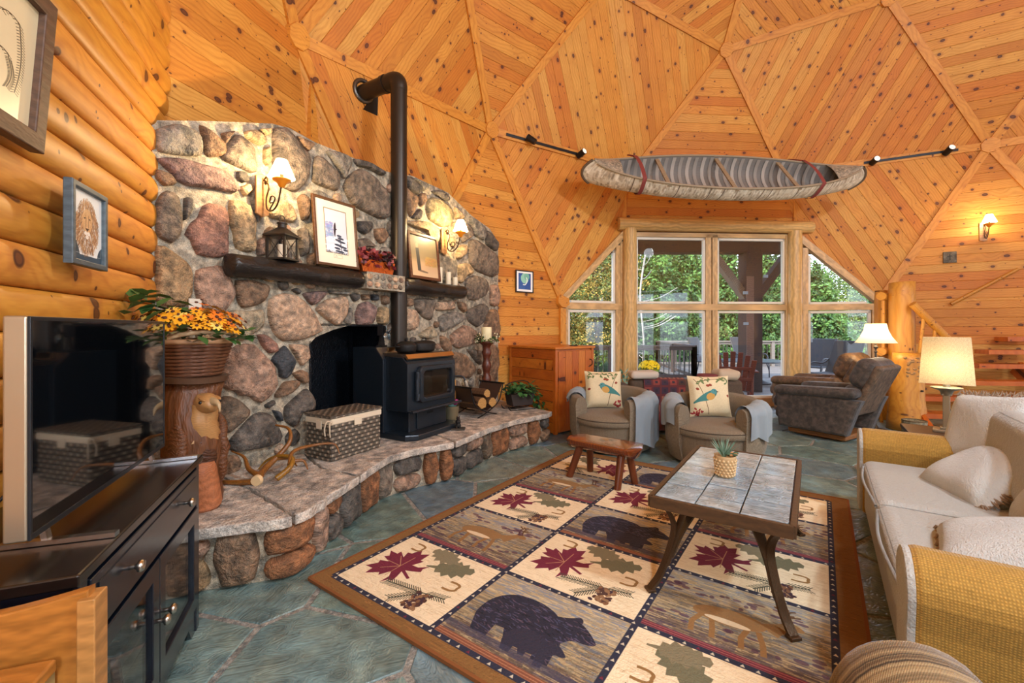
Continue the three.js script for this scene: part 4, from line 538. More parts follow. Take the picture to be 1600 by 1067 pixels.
// sconces: wooden plate, iron scroll, little shade over a bulb
const SHADE = phy('#f6e3bd', .8, { transmission: .45, emissive: '#ffd9a0', emissiveIntensity: .75 });
const AMBER = phy('#e08a22', .3, { emissive: '#c8640a', emissiveIntensity: .18 });
const IRON = std('#4a3520', .4, { metalness: .7 });
function sconce(label, p, turn, power, side = 1) { // p: plate centre on the wall; z out of the wall
  const t = thing('wall_sconce', label, 'sconce', p, turn, 'shaded wall sconces');
  part(t, 'wall_plate', ext([[-.045, -.13], [0, -.15], [.045, -.13], [.045, .13], [0, .15], [-.045, .13]], .022, .005), grain('#c9925a', .4));
  const arc = []; for (let k = 0; k <= 24; k++) { const u = k / 24, a = -1.2 + u * 4.2; arc.push([0, .02 - .1 * Math.cos(a * .95) * (1 - .1 * u), .03 + .11 * (1 - Math.cos(u * 3.14)) * .95 + .0 * a]); }
  part(t, 'scroll', [tube([[0, .1, .03], [0, .12, .06], [0, .09, .075], [0, .07, .055], [0, .09, .045]], .005), tube([[0, .11, .035], [0, .05, .09], [0, -.03, .06], [0, -.1, .07], [0, -.12, .13], [0, -.08, .19], [0, 0, .22], [0, .03, .23]], .0055, 40), tube([[0, -.11, .1], [0, -.04, .16], [0, -.02, .12], [0, -.06, .1], [0, -.065, .13]], .0045, 24)], IRON);
  part(t, 'amber_cup', lathe([[0, 0], [.015, .002], [.03, .03], [.055, .045], [.058, .055], [.05, .056], [.02, .035], [0, .03]]).translate(0, .02, .235), AMBER); part(t, 'socket', cy(.011, .011, .05, 0, .085, .235), IRON);
  part(t, 'lamp_shade', (() => { const g = lathe([[.083, 0], [.035, .12], [.033, .12], [.081, 0]], 28); return g.translate(0, .085, .235); })(), SHADE); part(t, 'bulb', sp(.018, 0, .13, .235), phy('#ffffff', .4, { emissive: '#ffdca8', emissiveIntensity: 14 }));
  const l = new THREE.PointLight(new THREE.Color(1, .72, .38), power); l.position.set(0, .13, .235); l.castShadow = true; l.shadow.radius = 1; t.add(l);
  return t;
}
{ const a = wallSY(408, 306, .07), b = wallSY(692.5, 377, .07); sconce('lit sconce on the stonework left of the eagle print', onWall(a[0], a[1], .07), WROT, 2.3); sconce('lit sconce on the stonework above the three mantel candles', onWall(b[0], b[1], .07), WROT, 2.3); }
// the small blue picture
{ const e = low(D0.F).sub(low(D4.G)).normalize(), n = V(-e.z, 0, e.x); if (n.dot(toCentre(D0.F)) < 0) n.negate(); const c = onPlane(819, 440, low(D0.F).addScaledVector(n, .005), n); framed('framed_blue_print', 'small black framed print of a blue night with a pale moon', .335, .315, .016, std('#1b1a18', .4), art(300, 280, (g, w, h) => { g.fillStyle = '#f2f2ee'; g.fillRect(0, 0, w, h); g.fillStyle = '#174a94'; g.fillRect(36, 26, w - 72, h - 56); g.save(); g.beginPath(); g.rect(36, 26, w - 72, h - 56); g.clip(); g.strokeStyle = 'rgba(90,150,210,.5)'; g.lineWidth = 4; for (let k = 0; k < 9; k++) { g.beginPath(); g.arc(150, 90, 80 + k * 14, 1.5, 3.6); g.stroke(); } g.fillStyle = '#8cc9b4'; g.beginPath(); g.arc(152, 95, 72, 0, 7); g.fill(); g.fillStyle = '#6fb09e'; g.beginPath(); g.arc(190, 70, 50, 0, 7); g.fill(); g.strokeStyle = '#eef4ee'; g.lineWidth = 13; g.beginPath(); g.moveTo(118, 180); g.quadraticCurveTo(160, 200, 190, 150); g.quadraticCurveTo(206, 110, 178, 80); g.stroke(); g.restore(); }), c, n, V(0, 1, 0), .02); }
// ---------------------------------------------------------------- on the hearth
const leafShape = (L, w) => { const g = new THREE.BufferGeometry(); g.setAttribute('position', new THREE.Float32BufferAttribute([0, 0, 0, w / 2, .12 * w, L * .35, 0, -.05 * w, L * .4, -w / 2, .12 * w, L * .35, w * .36, .1 * w, L * .7, 0, -.1 * w, L, -w * .36, .1 * w, L * .7], 3)); g.setAttribute('uv', new THREE.Float32BufferAttribute(new Array(14).fill(0), 2)); g.setIndex([0, 2, 1, 0, 3, 2, 1, 2, 4, 4, 2, 5, 3, 6, 2, 6, 5, 2]); g.computeVertexNormals(); return g; };
const LEAF = (c) => phy(c, .6, { transmission: .2, side: THREE.DoubleSide });
const place = (g, x, y, z, rx, ry, rz = 0) => { g.rotateZ(rz); g.rotateX(rx); g.rotateY(ry); return g.translate(x, y, z); };
{ // lidded wicker hamper
  const wk = dataTex(256, 256, (u, v) => { const c = Math.floor(v * 16), r = Math.floor(u * 16), fu = (u * 16) % 1, fv = (v * 16) % 1, ov = (c + r) % 2, b = ov ? Math.pow(Math.sin(fu * Math.PI), .4) * Math.pow(Math.sin(fv * Math.PI), .8) : .62 * Math.pow(Math.sin(fv * Math.PI), .3) * (.55 + .45 * Math.abs(fu - .5) * 2); const k = 36 + 190 * b * (.82 + .18 * N64(r * 3.1, c * 2.3)); return [k * .98, k * .94, k * .88]; }), wb = dataTex(256, 256, (u, v) => { const c = Math.floor(v * 16), r = Math.floor(u * 16), fu = (u * 16) % 1, fv = (v * 16) % 1; return (c + r) % 2 ? 255 * Math.pow(Math.sin(fu * Math.PI), .5) * Math.pow(Math.sin(fv * Math.PI), .5) : 90 * Math.pow(Math.sin(fv * Math.PI), .5); }, false);
  const W1 = std('#d8cdbd', .42, { map: rep(wk, 2.1, 2.1), bumpMap: rep(wb, 2.1, 2.1), bumpScale: .008 }), LIN = fabric('#d8c8ac');
  const p = V(-1.292, HY, -3.11).addScaledVector(WT, .245).addScaledVector(WN, -.145), t = thing('wicker_hamper', 'grey wicker hamper with a cloth-lined lid on the hearth', 'basket', p, WROT);
  part(t, 'basket', rb(.47, .29, .28, .012, 0, .147, 0), W1); part(t, 'cloth_band', [rb(.482, .045, .292, .01, 0, .287, 0)], LIN, 'cream cloth lining'); part(t, 'lid', rb(.49, .022, .3, .008, 0, .322, 0), W1);
  part(t, 'cloth_tab', rb(.07, .06, .006, .003, 0, .26, .147, 0), LIN); part(t, 'cloth_tab', rb(.006, .06, .06, .003, -.246, .26, .02), LIN);
  part(t, 'tie', [tube([[-.235, .29, .14], [-.265, .285, .165], [-.27, .23, .17], [-.262, .19, .165]], .005), tube([[-.235, .29, .14], [-.28, .3, .15], [-.29, .25, .14], [-.285, .2, .14]], .005), sp(.012, -.24, .29, .146)], LIN);
}
{ // shed antlers
  const BONE = phy('#a86a2c', .35, { map: rep(mottle, 3), clearcoat: .3 }), TIP = std('#d9b98a', .5);
  const horn = (pts, r0, r1) => { const c = new THREE.CatmullRomCurve3(pts.map((p) => V(...p))), n = 20, m = 9, F = c.computeFrenetFrames(n); return grid(m, n, (u, v) => { const p = c.getPointAt(v), i = Math.round(v * n), a = u * 6.2832, r = r0 + (r1 - r0) * Math.pow(v, 1.3); return [p.x + r * (Math.cos(a) * F.normals[i].x + Math.sin(a) * F.binormals[i].x), p.y + r * (Math.cos(a) * F.normals[i].y + Math.sin(a) * F.binormals[i].y), p.z + r * (Math.cos(a) * F.normals[i].z + Math.sin(a) * F.binormals[i].z)]; }); };
  const a0 = at(402, 757, HY), t = thing('antler', 'shed deer antler with its sawn burr facing the room, nearest on the hearth', 'antler', a0);
  part(t, 'main_beam', horn([[0, .03, 0], [-.02, .06, -.12], [.02, .12, -.22], [.06, .2, -.28], [.03, .27, -.32], [-.07, .29, -.34]], .024, .006), BONE); part(t, 'tine', horn([[-.01, .04, -.04], [-.1, .07, -.08], [-.17, .13, -.14], [-.26, .16, -.16]], .018, .004), BONE); part(t, 'tine', horn([[.0, .02, 0], [-.1, .015, .01], [-.25, .02, 0], [-.36, .03, -.02]], .02, .005), BONE); part(t, 'tine', horn([[.02, .1, -.2], [.1, .1, -.2], [.16, .06, -.17]], .013, .004), BONE); part(t, 'burr', mv(new THREE.CylinderGeometry(.03, .034, .025, 12), .005, .03, .015, Math.PI / 2), TIP, 'pale sawn burr');
  const b0 = at(432, 753, HY), t2 = thing('antler', 'curved golden antler lying behind the sawn one', 'antler', b0);
  part(t2, 'main_beam', horn([[.0, .02, 0], [.05, .07, -.06], [.04, .11, -.12], [-.06, .12, -.15], [-.16, .08, -.17], [-.2, .03, -.15]], .019, .005), phy('#b8822c', .35, { map: rep(mottle, 3) })); part(t2, 'tine', horn([[.04, .08, -.08], [.02, .14, -.16], [.1, .15, -.3], [.22, .14, -.36], [.26, .08, -.34]], .014, .004), BONE); part(t2, 'tine', horn([[.04, .1, -.1], [.1, .09, -.14], [.14, .04, -.12]], .012, .004), BONE);
}
{ // chainsaw-carved eagle pedestal with a flower basket
  const CARVE = grain('#7d4a26', .5, { bumpMap: grainTex, bumpScale: .012 }), PALE = grain('#d39a5c', .45);
  const vg = (g) => { const u = g.attributes.uv; for (let i = 0; i < u.count; i++) u.setXY(i, u.getY(i) * .8, u.getX(i) * .7); return g; }; const p = V(-1.73, HY, -2.37), t = thing('carved_eagle_pedestal', 'carved wooden eagle pedestal standing in the corner beside the television', 'carving', p, R(62));
  part(t, 'trunk', vg(jitter(lathe([[0, 0], [.13, 0], [.14, .05], [.125, .2], [.14, .35], [.13, .5], [.12, .62], [.13, .675], [0, .675]], 24), .012, 14)), CARVE);
  part(t, 'neck', jitter(grid(20, 12, (u, v) => { const a = u * 6.2832, r = (.115 - .05 * v) * (1 + .05 * Math.sin(a * 9 + v * 14)); return [Math.cos(a) * r * .9, .36 + .2 * v, .045 + .06 * v + Math.sin(a) * r * .85]; }), .004, 40), PALE, 'pale carved neck feathers');
  const hd = part(t, 'eagle_head', jitter(sp(.066, 0, .565, .125, .82, .84, 1.3, 22), .0025, 45), PALE, 'pale carved eagle head'); part(hd, 'brow', [-1, 1].map((s) => mv(new THREE.SphereGeometry(.02, 10, 8).scale(.5, .4, 1.5), s * .038, .593, .165, .25)), PALE); part(hd, 'beak', (() => { const c = new THREE.CatmullRomCurve3([V(0, .572, .185), V(0, .576, .222), V(0, .562, .25), V(0, .532, .258)]); return grid(10, 12, (u, v) => { const p = c.getPointAt(v), a = u * 6.2832, r = .03 * (1 - .88 * v); return [p.x + Math.cos(a) * r * .8, p.y + Math.sin(a) * r * (1 - .4 * v), p.z + Math.sin(a) * r * .6 * v]; }); })(), grain('#dcb987', .45)); for (const s of [-1, 1]) part(hd, 'eye', sp(.009, s * .047, .577, .168), std('#1c130c', .3));
  for (const s of [-1, 1]) part(t, 'wing', (() => { const g = sp(.1, 0, 0, 0, .4, 2.1, .8, 16); return jitter(g.translate(s * .1, .3, .05), .006, 40); })(), CARVE); part(t, 'breast', jitter(sp(.09, 0, .32, .09, .9, 1.8, .6, 16), .006, 35), grain('#5d3419', .5, { bumpMap: grainTex, bumpScale: .012 }));
  part(t, 'shelf_top', jitter(cy(.17, .16, .03, 0, .69, 0, 28), .004, 9), grain('#6b4a33', .5)); 
  const f0 = at(312, 796, HY).add(V(-.01, 0, -.02)); single('log_section', 'short peeled log section standing on the hearth beside the stand', 'log', [jitter(lathe([[0, 0], [.085, 0], [.09, .02], [.085, .2], [.075, .25], [.03, .265], [0, .262]], 18), .008, 16)], grain('#cf7f4f', .5, { bumpMap: rough1, bumpScale: .006 }), f0);
  const WB = std('#7b4a2b', .55, { map: grainTex, bumpMap: rep(weave, .6, .6), bumpScale: .006 }), q = V(-1.73, HY + .705, -2.37), b = thing('flower_basket', 'wicker basket of yellow and orange daisies on the eagle pedestal', 'basket', q, R(62));
  const bk = []; for (let i = 0; i < 9; i++) bk.push(new THREE.TorusGeometry(.125 + .006 * i, .011, 8, 36).rotateX(Math.PI / 2).translate(0, .012 + .019 * i, 0)); part(b, 'wicker_body', [...bk, cy(.12, .12, .01, 0, .006, 0, 24), lathe([[.118, 0], [.168, .17]], 30)], WB); part(b, 'rim', new THREE.TorusGeometry(.18, .014, 8, 40).rotateX(Math.PI / 2).translate(0, .185, 0), std('#9c7450', .5)); part(b, 'handle', tube([[-.18, .19, .05], [-.1, .225, .12], [.02, .235, .16], [.14, .225, .14], [.18, .19, .03]], .012), std('#c3a37a', .6), 'bleached branch handle');
  const petals = [[], [], []], eyes = [], leaves = []; for (let i = 0; i < 230; i++) { const a = rr(0, 6.28), rad = Math.sqrt(rnd()) * .25, x = Math.cos(a) * rad, z = Math.sin(a) * rad, y = .2 + rr(.05, .21) * (1 - rad * 2.2) + .02, tilt = rad * 3.4, k = i % 5 === 0 ? 2 : i % 3 === 0 ? 1 : 0, s = rr(.7, 1.1); const fl = []; for (let j = 0; j < 8; j++) { const g = new THREE.CircleGeometry(.011 * s, 5); g.scale(.7, 1.5, 1); g.translate(0, .02 * s, 0); g.rotateZ(j * Math.PI / 4); g.rotateX(-Math.PI / 2); fl.push(g); } const f = merge(fl); place(f, 0, 0, 0, tilt, 0); f.rotateY(Math.PI / 2 - a); f.translate(x, y, z); petals[k].push(f); const e = sp(.009 * s, 0, .004, 0, 1, .6, 1, 7); place(e, 0, 0, 0, tilt, 0); e.rotateY(Math.PI / 2 - a); e.translate(x, y, z); eyes.push(e); }
  const st = (n, l, m) => { part(b, n, l, m).userData.kind = 'stuff'; }; petals.forEach((l, i) => st('petals', l, std(['#e9a31d', '#d9741c', '#f0cf62'][i], .6, { side: THREE.DoubleSide }))); st('flower_centres', eyes, std('#4a2412', .7));
  for (let i = 0; i < 90; i++) { const a = rr(0, 6.28), rad = rr(.1, .3), g = leafShape(rr(.06, .1), rr(.04, .06)); place(g, Math.cos(a) * rad, .2 + rr(-.02, .12) * (1 - rad * 2), Math.sin(a) * rad, rr(-.6, .5), Math.PI / 2 - a + rr(-.7, .7)); leaves.push(g); } for (let i = 0; i < 34; i++) { const g = leafShape(.1, .07); place(g, -.17 + rr(-.12, .12), .26 + rr(-.04, .16), rr(-.14, .1), rr(-.8, .3), rr(0, 6.3)); leaves.push(g); } st('leaves', leaves, LEAF('#3f6a2c'));
}
{ // turned candlestick with a wreath
  const p = V(-.31, HY, -5.32), t = thing('candlestick', 'tall turned wooden candlestick with a pillar candle and green wreath', 'candlestick', p), k = .52; t.scale.y = 1.16; const WD = grain('#6a3422', .35);
  part(t, 'stem', lathe([[0, 0], [.085, 0], [.09, .02], [.06, .05], [.045, .07], [.06, .11], [.065, .15], [.04, .19], [.035, .22], [.055, .26], [.055, .31], [.035, .34], [.04, .37], [.058, .42], [.05, .46], [.033, .49], [.05, .53], [.06, .57], [.04, .6], [.055, .64], [.09, .66], [.09, .68], [0, .68]].map(([r, y]) => [r, y * 1.02]), 28), WD);
  part(t, 'candle', lathe([[0, .69], [.062, .69], [.062, .835], [.055, .842], [.04, .832], [0, .83]], 28), std('#f0e6b8', .45)); const lv = [], dots = []; for (let i = 0; i < 80; i++) { const a = rr(0, 6.28), r = rr(.08, .15); lv.push(place(leafShape(.045, .024), Math.cos(a) * r, .7 + rr(-.02, .05), Math.sin(a) * r, rr(-.8, .8), Math.PI / 2 - a + rr(-.8, .8))); if (i % 2) dots.push(sp(.008, Math.cos(a) * r * 1.12, .71 + rr(-.03, .07), Math.sin(a) * r * 1.12, 1, 1, 1, 6)); } part(t, 'wreath_leaves', lv, LEAF('#4c6b3a')).userData.kind = 'stuff'; part(t, 'wreath_berries', dots, std('#e6dfb8', .6)).userData.kind = 'stuff';
}
{ // log carrier with split logs
  const p = at(742, 651, HY).add(V(0, 0, -.14)), t = thing('log_rack', 'dark leather sling log rack holding split firewood', 'log rack', p, WROT - .15), LE = phy('#38241b', .5, { side: THREE.DoubleSide });
  part(t, 'sling', grid(18, 4, (u, v) => { const a = -1 + 2 * u, x = a * .27, y = .06 + .27 * Math.pow(Math.abs(a), 1.7); return [x, y, -.16 + .32 * v]; }), LE); for (const s of [-1, 1]) part(t, 'frame_rod', rod([s * .27, .335, -.19], [s * .27, .335, .19], .009), BLACK_IRON); for (const z of [-.17, .17]) { part(t, 'leg', tube([[-.27, .335, z], [-.2, .15, z], [-.02, .05, z], [.16, .0, z]], .007), BLACK_IRON); part(t, 'leg', tube([[.27, .335, z], [.2, .15, z], [.02, .05, z], [-.16, .0, z]], .007), BLACK_IRON); }
  const BARK = grain('#6b4a2c', .8), END = std('#d9a55c', .7, { map: rep(grainTex, 2) });
  [[-.08, .14, .075, 'large split firewood log at the left in the log rack'], [.09, .13, .065, 'split firewood log at the right in the log rack'], [.0, .24, .055, 'top firewood log in the rack']].forEach(([x, y, r, label]) => { const q = p.clone().add(V(x, y, 0).applyAxisAngle(V(0, 1, 0), WROT - .15)), l = thing('firewood_log', label, 'firewood', q, WROT - .15, 'split logs in the rack'); const o = []; for (let k = 0; k < 10; k++) { const a = k / 10 * 6.28; o.push([Math.cos(a) * r * (a > 3.4 && a < 5.6 ? .62 : 1), Math.sin(a) * r * (a > 3.4 && a < 5.6 ? .7 : 1)]); } part(l, 'bark', ext(o, .33, .004).translate(0, 0, -.165), BARK); for (const z of [-.166, .16]) part(l, 'cut_end', ext(o.map(([a, b]) => [a * .93, b * .93]), .007).translate(0, 0, z), END); });
  const q = at(722, 600, HY + .3); const l = thing('firewood_log', 'pale squared firewood piece standing behind the stove', 'firewood', onWall(2.62, HY, .16), WROT); part(l, 'bark', rb(.09, .4, .09, .01, 0, .2, 0), END); part(l, 'cut_end', rb(.08, .006, .08, .002, 0, .402, 0), END);
}
{ // ivy planter on a little iron sleigh
  const p = at(812, 640, HY).add(V(0, 0, -.06)), t = thing('ivy_planter', 'trailing ivy in a small black iron planter at the end of the hearth', 'planter', p, .5);
  part(t, 'pot', ext([[-.13, 0], [.13, 0], [.16, .14], [-.16, .14]], .17, .006).translate(0, .05, -.085), std('#2e2623', .5)); for (const z of [-.09, .09]) part(t, 'runner', tube([[-.2, .05, z], [-.17, .008, z], [0, .007, z], [.17, .008, z], [.22, .06, z], [.2, .1, z]], .006), BLACK_IRON); part(t, 'carry_handle', tube([[-.17, .18, 0], [-.19, .28, 0], [-.05, .33, 0], [.12, .31, 0], [.17, .18, 0]], .006), BLACK_IRON);
  const lv = []; for (let i = 0; i < 150; i++) { const a = rr(0, 6.28), r = Math.sqrt(rnd()) * .19; lv.push(place(leafShape(rr(.05, .085), rr(.045, .07)), Math.cos(a) * r, .2 + rr(-.02, .14) * (1 - r * 2.5), Math.sin(a) * r * .8, rr(-.7, .9), Math.PI / 2 - a + rr(-.6, .6))); } for (let i = 0; i < 34; i++) { const s = rnd(); lv.push(place(leafShape(.06, .05), .17 + .08 * s + rr(-.05, .05), .2 - .22 * s, .04 + rr(-.06, .08), rr(.2, 1.2), rr(0, 2.5))); } part(t, 'ivy_leaves', lv, LEAF('#3c7036')).userData.kind = 'stuff';
}
{ const p = at(703, 662, HY), t = thing('ash_bucket', 'small galvanised bucket with coloured bags beside the stove', 'bucket', p.add(V(.0, 0, -.08))); part(t, 'pail', lathe([[0, 0], [.065, 0], [.085, .17], [.088, .17], [.082, .165], [.06, .01]]), std('#8e8468', .45, { metalness: .6 })); part(t, 'bail', tube([[-.086, .16, 0], [-.06, .23, 0], [.06, .23, 0], [.086, .16, 0]], .004), BLACK_IRON); part(t, 'bag', jitter(sp(.055, .0, .19, 0, 1, .8, 1), .008, 30), std('#2f5a52', .6)); part(t, 'bag', jitter(sp(.03, .05, .21, .03), .006, 40), std('#a8317a', .6), 'magenta bag'); }
{ const p = at(716, 671, HY), t = thing('iron_figurine', 'tiny black iron bear figurine on a slate base', 'figurine', p); part(t, 'base', rb(.13, .015, .1, .004, 0, .008, 0), std('#3d362c', .7)); part(t, 'figure', [sp(.026, 0, .04, 0, 1, 1.1, 1), sp(.024, 0, .075, 0), sp(.017, 0, .105, .006), sp(.006, -.011, .12, 0), sp(.006, .011, .12, 0), cy(.009, .01, .03, -.014, .024, .014), cy(.009, .01, .03, .014, .024, .014)], CAST); }
// ---------------------------------------------------------------- cabinet by the window
{
  const w = low(D0.F).sub(low(D4.G)).normalize(), n = V(-w.z, 0, w.x); if (n.dot(toCentre(D0.F)) < 0) n.negate();
  const W = .72, D = .88, H = 1.07, o = V(.529, 0, -5.317).addScaledVector(w, W / 2).addScaledVector(n, -D / 2), t = thing('pine_cabinet', 'reddish pine plank cabinet with a plank door left of the window', 'cabinet', o, Math.atan2(n.x, n.z));
  const RP = ['#e5b183', '#dca272', '#ecbf92', '#d69868'].map((c) => woodTint(c, .4)); const bd = (p, name, g, l) => { const u = g.attributes.uv, vert = l; for (let i = 0; i < u.count; i++) { const a = u.getX(i), b = u.getY(i); u.setXY(i, (vert ? b : a) / 2.2 + p * .27, (p % 8 + .5 + .45 * Math.sin((vert ? a : b) * 20)) / 8); } return part(t, name, g, RP[p % 4]); };
  part(t, 'carcass', bx(W - .04, H - .05, D - .04, 0, H / 2 - .01, 0), RP[1]); const nb = 8, bh = (H - .04) / nb; for (let i = 0; i < nb; i++) bd(i, 'side_board', rb(.02, bh - .004, D - .06, .004, -W / 2 + .012, .01 + bh * (i + .5), 0), false);
  for (let i = 0; i < nb; i++) bd(i + 3, 'side_board', rb(.02, bh - .004, D - .06, .004, W / 2 - .012, .01 + bh * (i + .5), 0), false);
  for (const x of [-1, 1]) bd(5, 'corner_post', rb(.045, H - .03, .045, .004, x * (W / 2 - .022), (H - .03) / 2, D / 2 - .022), true); bd(2, 'corner_post', rb(.04, H - .03, .04, .004, -W / 2 + .02, (H - .03) / 2, -D / 2 + .02), true);
  const door = new THREE.Group(); door.name = 'door'; t.add(door); const nd = 5, dw = (W - .1) / nd; for (let i = 0; i < nd; i++) { const g = rb(dw - .004, H - .08, .022, .004, -W / 2 + .05 + dw * (i + .5), H / 2 - .015, D / 2 - .008); const u = g.attributes.uv; for (let q = 0; q < u.count; q++) u.setXY(q, u.getY(q) / 2.2 + i * .31, (i % 8 + .5 + .4 * Math.sin(u.getX(q) * 20)) / 8); part(door, 'door_plank', g, RP[(i * 3 + 1) % 4]); } part(door, 'door_handle', tube([[W / 2 - .09, .9, D / 2 + .005], [W / 2 - .08, .885, D / 2 + .035], [W / 2 - .08, .83, D / 2 + .035], [W / 2 - .09, .815, D / 2 + .005]], .006), BLACK_IRON);
  bd(6, 'top', rb(W + .03, .03, D + .02, .006, 0, H - .015, .005), false);
  single('decorative_wreath_ring', 'small wire ring lying on top of the pine cabinet', 'ornament', new THREE.TorusGeometry(.05, .005, 8, 24).rotateX(Math.PI / 2), BLACK_IRON, o.clone().setY(H + .006).addScaledVector(n, .3).addScaledVector(w, .12));
}
